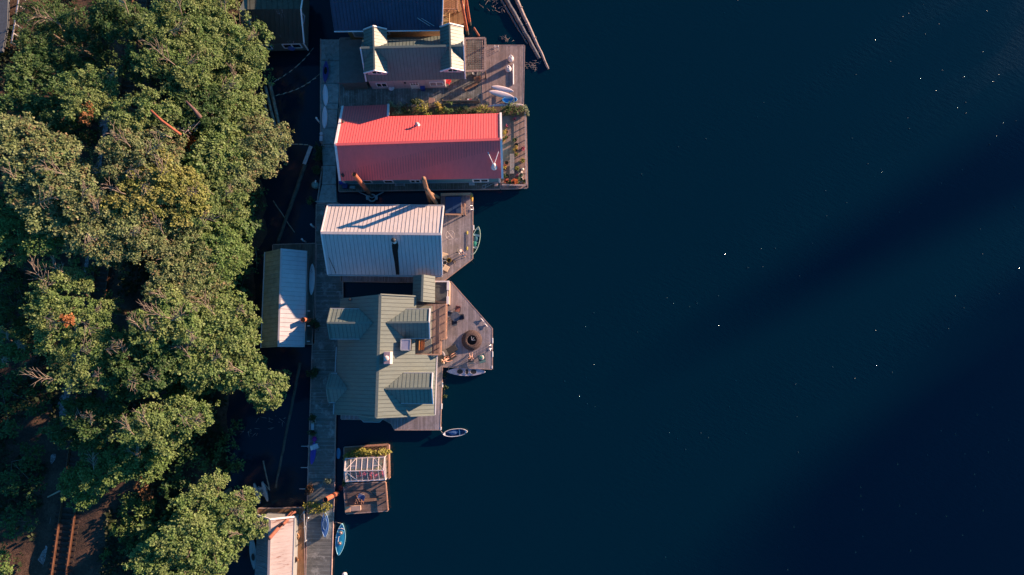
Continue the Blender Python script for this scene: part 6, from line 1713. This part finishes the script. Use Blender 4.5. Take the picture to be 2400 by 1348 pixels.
for lab, bl in (('dark shaded shrub by the water near the compact tufted tree', [(450, 1060, 40, 2.0), (500, 1090, 30, 1.5), (470, 1030, 30, 2)]), ('dark shaded shrub by the water above the grey catamaran', [(555, 1075, 28, 1.2), (520, 1050, 26, 1.4), (540, 1010, 26, 1.4)]), ('dark shrub in the shade at the waterline left of the boathouse corner', [(580, 640, 24, 1.3), (560, 690, 22, 1.4), (600, 600, 16, 1.1)]), ('dark shrub in the shade below the tree with long boughs', [(430, 1110, 30, 2), (400, 1140, 28, 2.2)]), ('dark shrub mass in the shade at the left edge beside the track', [(40, 905, 44, 5), (85, 950, 34, 4.5), (20, 985, 40, 5)]), ('dark shrub mass in the shade left of the tufted tree over the track', [(60, 1075, 38, 4), (25, 1130, 40, 4.5), (85, 1140, 26, 3.5)]), ('dark shrub mass in the shade above the lit brown soil', [(45, 1205, 34, 4), (10, 1240, 30, 4.5), (75, 1225, 18, 3.5)]), ('dim shrub in the shade near the upper boom log', [(600, 480, 20, 1.3), (612, 440, 18, 1.2), (590, 540, 18, 1.2)])):
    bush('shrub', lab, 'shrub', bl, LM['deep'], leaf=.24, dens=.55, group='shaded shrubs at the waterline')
# dim undergrowth over the bank
def undergrowth():
    P = []
    while len(P) < 9000:
        x = random.uniform(-66, -31); y = random.uniform(-34, 50)
        rx = rail_x(y)
        if -2.6 < x - rx < 5.2 and y < -14 or -2.2 < x - rx < 3.4: continue
        if x < rx and y < -18 and random.random() < .8: continue
        if x > shore_x(y) - .6: continue
        if math.sin(x * .8 + y * .31) + math.sin(y * .63 - x * .2) < -.5: continue
        P.append((x, y, ground_z(x, y) + random.uniform(.0, .5)))
    P = np.array(P); O = np.tile(np.array([[0, 0, 1.0]]), (len(P), 1))
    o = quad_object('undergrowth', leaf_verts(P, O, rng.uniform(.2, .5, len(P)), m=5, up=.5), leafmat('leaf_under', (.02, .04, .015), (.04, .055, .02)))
    tag(o, 'dim undergrowth covering the shaded bank', 'undergrowth', kind='stuff')
undergrowth()
def understorey():  # leaf clumps added under the crowns to keep low sun off the bank
    P, O = [], []
    for k in range(330):
        y = random.uniform(-33, 48); x = shore_x(y) - random.uniform(1.5, 7.5)
        if -17.5 < y < -8.5: continue
        r = random.uniform(.7, 1.4); h = random.uniform(.8, 3.4)
        p, o = clump_points((x, y, ground_z(x, y) + h), (r, r, r * .9), int(26 * r * r), sub=6, tight=.5, low=-.9); P.append(p); O.append(o)
    P = np.concatenate(P); O = np.concatenate(O)
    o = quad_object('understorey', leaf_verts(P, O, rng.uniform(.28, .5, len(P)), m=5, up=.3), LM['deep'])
    tag(o, 'tangled understorey added beneath the front trees to block the low sun', 'understorey', kind='stuff')
understorey()
# fallen rusty beam and broken trunk in the clearing
mb = MB(); mb.tube([at(353, 259, 13.4), at(380, 284, 13.0), at(424, 316, 12.4)], [.13, .14, .13], 10); tag(mb.build('fallen_trunk', pm('rust_trunk', (.36, .10, .05), .8, .3, 2), smooth=True), 'straight rusty red trunk leaning through the canopy', 'trunk')
mb = MB(); mb.tube([at(436, 237, 11.5), at(455, 257, 11.0), at(470, 276, 10.4)], [.10, .17, .24], 10); tag(mb.build('broken_trunk', pm('dead_wood', (.15, .09, .08), .9, .4, 3, bump=.5), smooth=True), 'broken reddish grey trunk above the fallen rusty one', 'trunk')
p, o = clump_points(at(455, 325, 8.5), (.7, 1.4, .5), 130, sub=6, tight=.4); 
tag(quad_object('dead_branch', leaf_verts(p, o, rng.uniform(.8, 1.3, len(p)) * .22, m=5), leafmat('leaf_dead2', (.45, .11, .02), (.34, .09, .02), trans=.2)), 'orange dead foliage hanging beside the fallen rusty trunk', 'dead foliage')
driftless = MB()
for i in range(26):
    c = at(440 + random.gauss(0, 11), 300 + random.gauss(0, 9), random.uniform(9.2, 10.4)); a = random.uniform(0, 6.28); L = random.uniform(.4, 1.3)
    driftless.tube([c, c + Vector((math.cos(a), math.sin(a), random.uniform(-.2, .3))) * L], [.035, .015], 5)
tag(driftless.build('brushwood', pm('pale_sticks', (.5, .4, .36), .9, .2, 3)), 'tangle of pale dead sticks at the end of the fallen rusty trunk', 'brushwood')
mb = MB(); mb.tube([at(112, 1165, 5.5), at(137, 1152, 6.2), at(160, 1140, 6.6)], [.07, .1, .12], 8); tag(mb.build('snapped_branch', M_twig, smooth=True), 'pale snapped branch sticking out left of the tufted tree over the track', 'branch')

# ------------------------------------------------------------------ garden plants
LP = {
 'g': leafmat('plant_green', (.05, .11, .03), (.09, .15, .04)), 'd': leafmat('plant_dark', (.03, .07, .025), (.05, .09, .03)),
 'y': leafmat('plant_yellow', (.42, .32, .05), (.50, .38, .09)), 'yg': leafmat('plant_lime', (.24, .26, .05), (.32, .31, .07)),
 'o': leafmat('flower_orange', (.62, .18, .04), (.66, .10, .04)), 'p': leafmat('flower_pink', (.62, .10, .20), (.55, .22, .30)),
 'r': leafmat('flower_red', (.45, .05, .03), (.35, .10, .04)), 'rd': leafmat('plant_dull_red', (.13, .045, .025), (.10, .085, .03)), 's': leafmat('plant_silver', (.18, .24, .15), (.26, .30, .18)),
}
def P_(name, lab, cat, blobs, k, leaf=.13, zb=.5, dens=1.0, group=None, **kw): return bush(name, lab, cat, blobs, LP[k], leaf=leaf, zb=zb, dens=dens, group=group, **kw)
# planter box of the red house
mb = MB(); A, B = at(912, 262, .5), at(1232, 257, .5)
q = [at(912, 250, .9), at(1231, 249, .9), at(1231, 268, .9), at(912, 270, .9)]
mb.prism([p.xy[:] for p in q], .5, .9); tag(mb.build('planter_box', pm('planter_wood', (.14, .09, .06), .85, .3, 2)), 'long brown planter box between the grey house deck and the red roof', 'planter')
HG = 'plants in the long planter box'
P_('shrub', 'feathery conifer at the left end of the planter beside the red roof corner', 'conifer', [(917, 252, 12, 1.6), (930, 258, 13, 1.5), (918, 242, 7, 1.9), (937, 246, 7, 1.8)], 's', .14, group=HG)
P_('shrub', 'dark bush between the feathery conifer and the yellow flowering bush', 'shrub', [(956, 258, 14, 1.5), (975, 250, 17, 1.6), (975, 240, 10, 1.8)], 'd', .14, group=HG)
P_('shrub', 'speckled yellow green bush in front of the round cornered table', 'shrub', [(990, 252, 15, 1.6), (1003, 262, 11, 1.4), (986, 243, 9, 1.7)], 'yg', .13, group=HG)
P_('shrub', 'bright yellow flowering bush standing tall in the planter', 'shrub', [(1030, 250, 9, 1.7), (1034, 258, 8, 1.6), (1027, 243, 6, 1.8)], 'y', .13, group=HG)
P_('shrub', 'round green bush right of the yellow flowering bush', 'shrub', [(1048, 256, 14, 1.5), (1020, 262, 11, 1.3), (1058, 262, 9, 1.3)], 'g', .13, group=HG)
P_('shrub', 'low dark hedge plants below the grey windbreak', 'hedge', [(1075, 263, 11, 1.2), (1092, 259, 11, 1.2), (1108, 258, 11, 1.2), (1085, 256, 8, 1.2)], 'd', .12, group=HG)
P_('shrub', 'loose yellow green plants in the middle of the planter', 'shrub', [(1122, 257, 9, 1.3), (1135, 252, 9, 1.4), (1145, 258, 8, 1.3), (1158, 257, 8, 1.2)], 'yg', .12, group=HG)
P_('shrub', 'large dark green bush in front of the pale board', 'shrub', [(1185, 258, 14, 1.5), (1200, 252, 17, 1.7), (1213, 258, 13, 1.5), (1195, 246, 9, 1.8)], 'g', .14, group=HG)
P_('shrub', 'spiky pale green plant overhanging the water at the planter end', 'shrub', [(1231, 262, 9, 1.2), (1228, 253, 7, 1.4), (1234, 268, 5, 1.0)], 's', .17, group=HG)
# greenhouse bed and flowers
P_('shrub', 'row of sunlit yellow green leafy plants behind the greenhouse', 'vegetable bed', [(812, 1074, 7, 1.0), (822, 1068, 9, 1.2), (834, 1066, 10, 1.3), (846, 1062, 10, 1.3), (858, 1062, 10, 1.35), (870, 1062, 10, 1.35), (882, 1061, 10, 1.35), (894, 1060, 10, 1.35), (905, 1060, 8, 1.3), (840, 1056, 6, 1.2)], 'yg', .2, m=6, dens=1.5)
for lab, x, y, k in (('red flower clump inside the greenhouse near the west end', 840, 1113, 'r'), ('pink flower clump next to the red one inside the greenhouse', 853, 1114, 'p'), ('pink and white flowers in the middle of the greenhouse', 868, 1108, 'p'), ('deep red flowers against the front glass of the greenhouse', 868, 1118, 'r'), ('rose flowers near the east end of the greenhouse', 881, 1113, 'p'), ('pink flowers in the far front corner of the greenhouse', 895, 1110, 'p'), ('green vines at the back of the greenhouse', 888, 1088, 'd'), ('yellow fruiting plant near the east glass of the greenhouse', 889, 1096, 'yg')):
    P_('flowering_plant', lab, 'flowers', [(x, y, 5.5, 1.15)], k, .11, .5, 1.2, group='plants inside the greenhouse')
bush('shrub', 'small green plant at the corner between the two rafts', 'plant', [(810, 1133, 6, .6)], LP['g'], leaf=.16, zb=.2)
mb = MB(); q = [at(x, y, .95) for x, y in ((822, 1078), (885, 1076), (885, 1096), (822, 1099))]; mb.prism([p.xy[:] for p in q], .55, .95); tag(mb.build('bench_table', pm('bench_blue', (.03, .10, .22), .6, .2, 2)), 'dark blue potting table inside the greenhouse', 'table')
# potted plants on the flower deck
M_terra = pm('terracotta', (.42, .17, .10), .8, .2, 4); M_potw = pm('pot_white', (.66, .58, .52), .6, .1, 3); M_potd = pm('pot_dark', (.03, .035, .03), .5, .3, 4); M_soil = pm('potting_soil', (.03, .02, .015), .95, .4, 8)
def pot(label, p, r, potm, k=None, pl=None, z=Z0, h=None, leaf=.09, name='potted_plant', cat='potted plant', rz=None):
    r *= mpp(p[0], p[1], z); h = h or r * 1.3
    t = thing(name, label, cat, at(*p, z)); mb = MB(); mb.lathe([(r * .68, 0), (r * .95, h * .85), (r * 1.05, h * .86), (r * 1.05, h), (r * .9, h), (r * .86, h * .88)], (0, 0, 0), 18); mb.build('pot', potm, t, smooth=True, local=True)
    mb = MB(); mb.lathe([(r * .88, h * .88), (r * .88, h * .9)], (0, 0, 0), 16); mb.build('soil', M_soil, t, local=True)
    if k:
        rr = r * (pl or 1.2); c = np.array(t.location) + np.array([0, 0, h + rr * .35]); pts, o = clump_points(c, (rr, rr, rr * .7), max(16, int(240 * rr * rr)), sub=6, tight=.45, low=-.2)
        quad_object('foliage', leaf_verts(pts, o, rng.uniform(.75, 1.3, len(pts)) * leaf, m=5, up=.5), LP[k], t)
    return t
for lab, p, r, m, k, pl in (
 ('yellow flowering pot by the white eave at the upper part of the flower deck', (1186, 311), 5, M_terra, 'y', 1.5), ('dark leafed pot below the yellow flowers at the eave', (1187, 323), 4.5, M_terra, 'g', 1.3), ('small yellow bloom pot against the house wall', (1179, 330), 4, M_terra, 'y', 1.3),
 ('pink flower pot at the shade line of the flower deck', (1206, 280), 3.5, M_terra, 'p', 1.0), ('red pot near the white gutter pipe', (1188, 298), 3.5, M_terra, 'p', 1.0), ('green plant in the middle of the flower deck', (1207, 330), 4.5, M_potd, 'g', 1.3),
 ('yellow flowers cascading beside the plank table', (1209, 352), 5, M_terra, 'y', 1.3), ('yellow green plant just below the cascading yellow flowers', (1210, 363), 4.5, M_terra, 'yg', 1.3), ('tall leafy pot by the outer rail', (1225, 378), 5.5, M_terra, 'yg', 1.3), ('pink blossoms beside the outer rail', (1225, 350), 4, M_terra, 'p', 1.3),
 ('orange and yellow flower pot at the house wall', (1181, 396), 5, M_terra, 'y', 1.3), ('red flowering pot next to the orange and yellow one', (1184, 390), 3, M_terra, 'r', 1.2), ('yellow green rosette in a round pot', (1211, 396), 5.5, M_potd, 'yg', 1.1),
 ('green shrub pot at the house corner', (1182, 414), 5, M_terra, 'g', 1.3), ('variegated plant in a white rimmed pot near the rail', (1221, 412), 5.5, M_potw, 's', 1.0), ('green plant in a pale pot below the variegated one', (1220, 423), 6, M_potw, 'g', 1.0), ('pink flower beside the variegated pot', (1213, 413), 3, M_terra, 'p', 1.2),
 ('big orange flower pot at the lower fence', (1205, 428), 6, M_terra, 'o', 1.4), ('green pot left of the big orange flowers', (1196, 430), 4.5, M_terra, 'g', 1.2), ('lime plant right of the big orange flowers', (1214, 429), 4.5, M_terra, 'yg', 1.2), ('rusty red plant at the lower left fence corner', (1187, 427), 4.5, M_terra, 'r', 1.1), ('green plant at the lower right fence corner', (1229, 427), 4.5, M_terra, 'g', 1.1)):
    pot(lab, p, r, m, k, pl)
pot('empty black pot with a shining rim above the yellow flowers', (1210, 342), 5, M_potd, h=.35); pot('empty dark pot with a pale rim near the lower house corner', (1189, 415), 5, M_potd, h=.4)
pot('red rimmed empty bowl by the house wall', (1187, 383), 5, M_terra, h=.25)
for lab, p, r in (('white pear shaped jar at the foot of the plank table', (1200, 401), 4.5), ('pale round jar near the outer rail', (1225, 398), 3.6), ('little white jar below the pale round one', (1222, 405), 3)):
    rr = r * .052; t = thing('jar', lab, 'jar', at(*p, Z0)); mb = MB(); mb.lathe([(rr * .6, 0), (rr, rr * .8), (rr * .9, rr * 1.5), (rr * .3, rr * 2.1), (rr * .2, rr * 2.3)], (0, 0, 0), 18); mb.build('body', M_potw, t, smooth=True, local=True); mb = MB(); mb.lathe([(rr * .26, rr * 2.3), (rr * .26, rr * 2.4), (rr * .05, rr * 2.5)], (0, 0, 0), 12); mb.build('lid', M_potw, t, smooth=True, local=True)
# walkway plants
pot('dark shrub in a tub on the walkway opposite the short red pile', (742, 762), 9, M_potd, 'd', 1.4, leaf=.12); pot('dark shrub in a tub on the walkway left of the small dormer', (740, 872), 9, M_potd, 'd', 1.5, leaf=.13)
pot('dark shrub at the upper end of the small pale bench', (736, 978), 6, M_potd, 'd', 1.4, leaf=.12); pot('flecked pot plant between the dark shrub and the bench', (737, 987), 4.5, M_potw, 's', 1.1); pot('dark shrub at the lower end of the small pale bench', (735, 1014), 6, M_potd, 'd', 1.3, leaf=.12)
pot('red leafed plant at the left edge of the walkway', (727, 1143), 8, M_potd, 'rd', 1.3, leaf=.15); pot('dim green plant at the right edge of the walkway near the rafts', (771, 1127), 6, M_potd, 's', 1.2, leaf=.13)
P_('shrub', 'sunlit lime bush on the walkway, the left of the two', 'shrub', [(730, 1189, 13, 1.2), (742, 1186, 9, 1.3), (722, 1184, 7, 1.0)], 'yg', .17); P_('shrub', 'sunlit green bush on the walkway, right of the lime one', 'shrub', [(755, 1190, 13, 1.2), (768, 1184, 11, 1.3), (748, 1196, 7, 1.1)], 'yg', .15)
for lab, p, k in (('dark plant tub beside the walkway at the plank end', (750, 352), 'd'), ('dark plant tub below it with pale blossoms', (750, 371), 'd'), ('round dim plant tub on the left ledge of the walkway', (746, 403), 'd'), ('hanging green basket at the left end of the walkway rail', (731, 473), 'g')):
    pot(lab, p, 8 if k == 'd' else 6, M_potd, k, 1.4, leaf=.13)
t = thing('water_tank', 'greenish round tank with a white spout at the walkway edge', 'tank', at(741, 436, .3)); mb = MB(); mb.lathe([(.4, 0), (.42, .5), (.36, .72), (.2, .8), (.05, .82)], (0, 0, 0), 20); mb.build('body', pm('tank_green', (.16, .26, .24), .6, .2, 3), t, smooth=True, local=True); mb = MB(); mb.tube([(.1, .2, .75), (.2, .45, .95)], .08, 8); mb.build('spout', M_white, t, local=True)
mb = MB(); A, B = at(740, 472, 1.3), at(788, 472, 1.3); mb.bar(A, B, .07, .07)
for f in (0, .5, 1): mb.box(A.lerp(B, f) - Vector((0, 0, .42)), (.06, .06, .85))
tag(mb.build('gate_rail', M_gutter), 'thin pale rail across the walkway above the silver roof', 'rail')
# weed fringe along floats
P_('water_weed', 'green weed in the shallow water along the narrow deck strip', 'water weed', [(1043, 880, 6, .03), (1046, 905, 6, .03), (1043, 930, 5, .03)], 'd', .12, 0.0, .5, stem=False)
# ------------------------------------------------------------------ people
def skin_mesh(name, joints, edges, mat, root, root_joint=0, sub=1):
    """joints: list of (co, radius); one connected skinned surface"""
    me = bpy.data.meshes.new(name)
    me.from_pydata([tuple(j[0]) for j in joints], edges, [])
    me.materials.append(mat)
    ob = bpy.data.objects.new(name, me); COL.objects.link(ob); ob.parent = root; ORG[ob.name] = ORG[root.name]
    md = ob.modifiers.new('skin', 'SKIN'); md.use_smooth_shade = True
    sv = me.skin_vertices[0].data
    for i, j in enumerate(joints):
        r = j[1]; sv[i].radius = (r, r) if not hasattr(r, '__len__') else r; sv[i].use_root = False
    sv[root_joint].use_root = True
    ss = ob.modifiers.new('sub', 'SUBSURF'); ss.levels = sub; ss.render_levels = sub
    return ob

def person(label, loc, rz, J, skin, top, bottom, hair, hat=None, bare_arms=True, extra=None):
    """J: dict of joint positions in local metres (x forward, y left, z up)"""
    t = thing('person', label, 'person', loc, rz)
    V = Vector; j = {k: V(v) for k, v in J.items()}
    names = ['pelvis', 'waist', 'chest', 'neck', 'head0', 'head1', 'sl', 'el', 'wl', 'hl', 'sr', 'er', 'wr', 'hr', 'tl', 'kl', 'al', 'fl', 'tr', 'kr', 'ar', 'fr']
    rad = dict(pelvis=.13, waist=.12, chest=.14, neck=.055, head0=.085, head1=.10, sl=.062, el=.042, wl=.03, hl=.034, sr=.062, er=.042, wr=.03, hr=.034, tl=.085, kl=.058, al=.038, fl=.036, tr=.085, kr=.058, ar=.038, fr=.036)
    ix = {n: i for i, n in enumerate(names)}
    jo = [(j[n], rad[n]) for n in names]
    ed = [('pelvis', 'waist'), ('waist', 'chest'), ('chest', 'neck'), ('neck', 'head0'), ('head0', 'head1'), ('chest', 'sl'), ('sl', 'el'), ('el', 'wl'), ('wl', 'hl'), ('chest', 'sr'), ('sr', 'er'), ('er', 'wr'), ('wr', 'hr'),
          ('pelvis', 'tl'), ('tl', 'kl'), ('kl', 'al'), ('al', 'fl'), ('pelvis', 'tr'), ('tr', 'kr'), ('kr', 'ar'), ('ar', 'fr')]
    E = [(ix[a], ix[b]) for a, b in ed]
    for h, w, s in (('hl', 'wl', 1), ('hr', 'wr', -1)):          # fingers, thumb from the side of the palm
        d = (j[h] - j[w]).normalized(); side = d.cross(V((0, 0, 1)))
        side = side.normalized() if side.length > .1 else V((1, 0, 0)); dn = d.cross(side).normalized()
        if dn.z > 0: dn = -dn
        for q, (o, L) in enumerate(((.030, .075), (.010, .085), (-.010, .08), (-.030, .06))):
            b = len(jo); jo += [(j[h] + d * .03 + side * o, .010), (j[h] + d * (.03 + L * .55) + side * o * 1.1 + dn * .012, .009), (j[h] + d * (.03 + L) + side * o * 1.1 + dn * .035, .007)]
            E += [(ix[h], b), (b, b + 1), (b + 1, b + 2)]
        b = len(jo); jo += [(j[h] + side * .042 * s, .011), (j[h] + d * .035 + side * .06 * s + dn * .015, .009)]; E += [(ix[h], b), (b, b + 1)]
    body = skin_mesh('body', jo, E, skin, t)
    # face on the front of the head: nose, eyes, ears
    f = V(J.get('face', (1, 0, 0))).normalized(); hc = (j['head0'] + j['head1']) / 2; up = (j['head1'] - j['head0']).normalized(); sd = up.cross(f).normalized()
    mb = MB(); mb.ell(hc + f * .105 - up * .02, (.018, .018, .028), 8, 6)
    for s in (-1, 1): mb.ell(hc + sd * .098 * s, (.02, .02, .03), 8, 6)
    mb.build('face', skin, t, smooth=True, local=True)
    for s in (-1, 1):
        mb = MB(); mb.ell(hc + f * .098 + sd * .035 * s + up * .015, (.012, .012, .010), 8, 6); mb.build('eye', M_dark, t, smooth=True, local=True)
    mb = MB(); mb.ell(hc + f * .1 - up * .06, (.012, .028, .008), 8, 6); mb.build('mouth', pm('lips', (.35, .12, .1), .6), t, smooth=True, local=True)
    mb = MB(); Mh = Matrix((f, sd, up)).transposed(); mb.ell(hc - f * .025 + up * .04, (.112, .112, .115), 14, 10, Mh); mb.build('hat' if hat else 'hair', hat or hair, t, smooth=True, local=True)
    if hat:
        mb = MB(); mb.lathe([(.10, .05), (.19, .045), (.19, .055), (.10, .07)], (0, 0, 0), 20); mb.v = [tuple(hc + Mh @ V(v)) for v in mb.v]; mb.build('hat_brim', hat, t, smooth=True, local=True)
    if top:
        nn = ['waist', 'chest', 'sl', 'el2', 'sr', 'er2']; j['el2'] = j['sl'].lerp(j['el'], .7); j['er2'] = j['sr'].lerp(j['er'], .7)
        lo = j['pelvis'].lerp(j['waist'], .4)
        skin_mesh('shirt', [(lo, .15), (j['waist'], .14), (j['chest'], .158), (j['sl'], .08), (j['el2'], .062), (j['sr'], .08), (j['er2'], .062)], [(0, 1), (1, 2), (2, 3), (3, 4), (2, 5), (5, 6)], top, t)
    if bottom:
        m, full = bottom; f_ = .95 if full else .55
        k1, k2 = ('al', 'ar') if full else ('kl', 'kr')
        Js = [(j['pelvis'], .148), (j['tl'], .10), (j['tl'].lerp(j['kl'], .98 if full else .6), .075), (j['tr'], .10), (j['tr'].lerp(j['kr'], .98 if full else .6), .075)]; Es = [(0, 1), (1, 2), (0, 3), (3, 4)]
        if full: Js += [(j['kl'].lerp(j['al'], .85), .052), (j['kr'].lerp(j['ar'], .85), .052)]; Es += [(2, 5), (4, 6)]
        skin_mesh('trousers' if full else 'shorts', Js, Es, m, t)
    return t

SK = pm('skin_tone', (.52, .28, .19), .55, .08, 4); SK2 = pm('skin_tone_pale', (.60, .36, .27), .55, .08, 4)
HB = pm('hair_dark', (.03, .02, .015), .7, .3, 10); HR = pm('hair_auburn', (.20, .07, .03), .7, .3, 10)
# angler sitting on a low stool at the deck edge
chair('low folding stool chair under the fishing person', (1079, 593), R(-28), pm('stool_canvas', (.12, .12, .13), .8), M_gutter, w=.5, recline=.16)
SIT = dict(pelvis=(-.08, 0, .53), waist=(-.1, 0, .70), chest=(-.10, 0, .95), neck=(-.04, 0, 1.12), head0=(.0, 0, 1.2), head1=(.02, 0, 1.32), sl=(-.08, .2, 1.02), el=(.1, .27, .80), wl=(.33, .14, .80), hl=(.41, .09, .81), sr=(-.08, -.2, 1.02), er=(.1, -.27, .80), wr=(.34, -.12, .78), hr=(.42, -.08, .79), tl=(.02, .1, .52), kl=(.45, .14, .55), al=(.55, .15, .10), fl=(.72, .17, .05), tr=(.02, -.1, .52), kr=(.45, -.14, .55), ar=(.6, -.15, .10), fr=(.77, -.17, .05))
t = person('person in a white shirt and jeans fishing from the silver house deck', at(1080, 593, Z0), R(-28), SIT, SK, pm('shirt_white', (.72, .66, .62), .8, .06, 6), (pm('jeans', (.07, .12, .22), .8, .2, 6), True), HB, hat=pm('hat_pale', (.66, .54, .46), .8))
rod = thing('fishing_rod', 'thin fishing rod pointing from the angler over the deck corner', 'fishing rod', at(1088, 597, 1.28)); mb = MB(); mb.tube([at(1086, 596, 1.26), at(1100, 607, 1.45), at(1113, 618, 1.6)], [.02, .014, .007], 6); mb.build('rod', M_dark, rod); mb = MB(); mb.ell(at(1088, 598, 1.22), (.05, .03, .05)); mb.build('reel', M_dark, rod, smooth=True)
# reclining sunbather
LIE = dict(pelvis=(-.12, 0, .50), waist=(-.30, 0, .58), chest=(-.52, 0, .73), neck=(-.68, 0, .86), head0=(-.76, 0, .93), head1=(-.86, 0, 1.0), face=(.55, 0, .8), sl=(-.56, .19, .78), el=(-.34, .33, .62), wl=(-.14, .24, .62), hl=(-.05, .2, .64), sr=(-.56, -.19, .78), er=(-.30, -.36, .60), wr=(-.06, -.42, .5), hr=(.02, -.44, .5), tl=(0, .1, .49), kl=(.42, .13, .62), al=(.80, .12, .42), fl=(.88, .12, .50), tr=(0, -.1, .49), kr=(.45, -.11, .50), ar=(.84, -.1, .43), fr=(.92, -.1, .51))
person('reclining person in dark shorts sunbathing on the cream headed lounger', at(1054, 838, Z0), R(33), LIE, SK, None, (pm('swim_dark', (.02, .02, .03), .8), False), HR)
SIT2 = dict(SIT); SIT2.update(wl=(.2, .08, .72), hl=(.27, .03, .73), wr=(.2, -.1, .7), hr=(.27, -.06, .7))
person('person in a dark navy top and cap sitting in the patio armchair', at(1105, 842, Z0), R(95), SIT2, SK2, pm('shirt_navy', (.025, .03, .07), .8, .15, 6), (pm('shorts_pale', (.55, .46, .42), .8), False), HB)
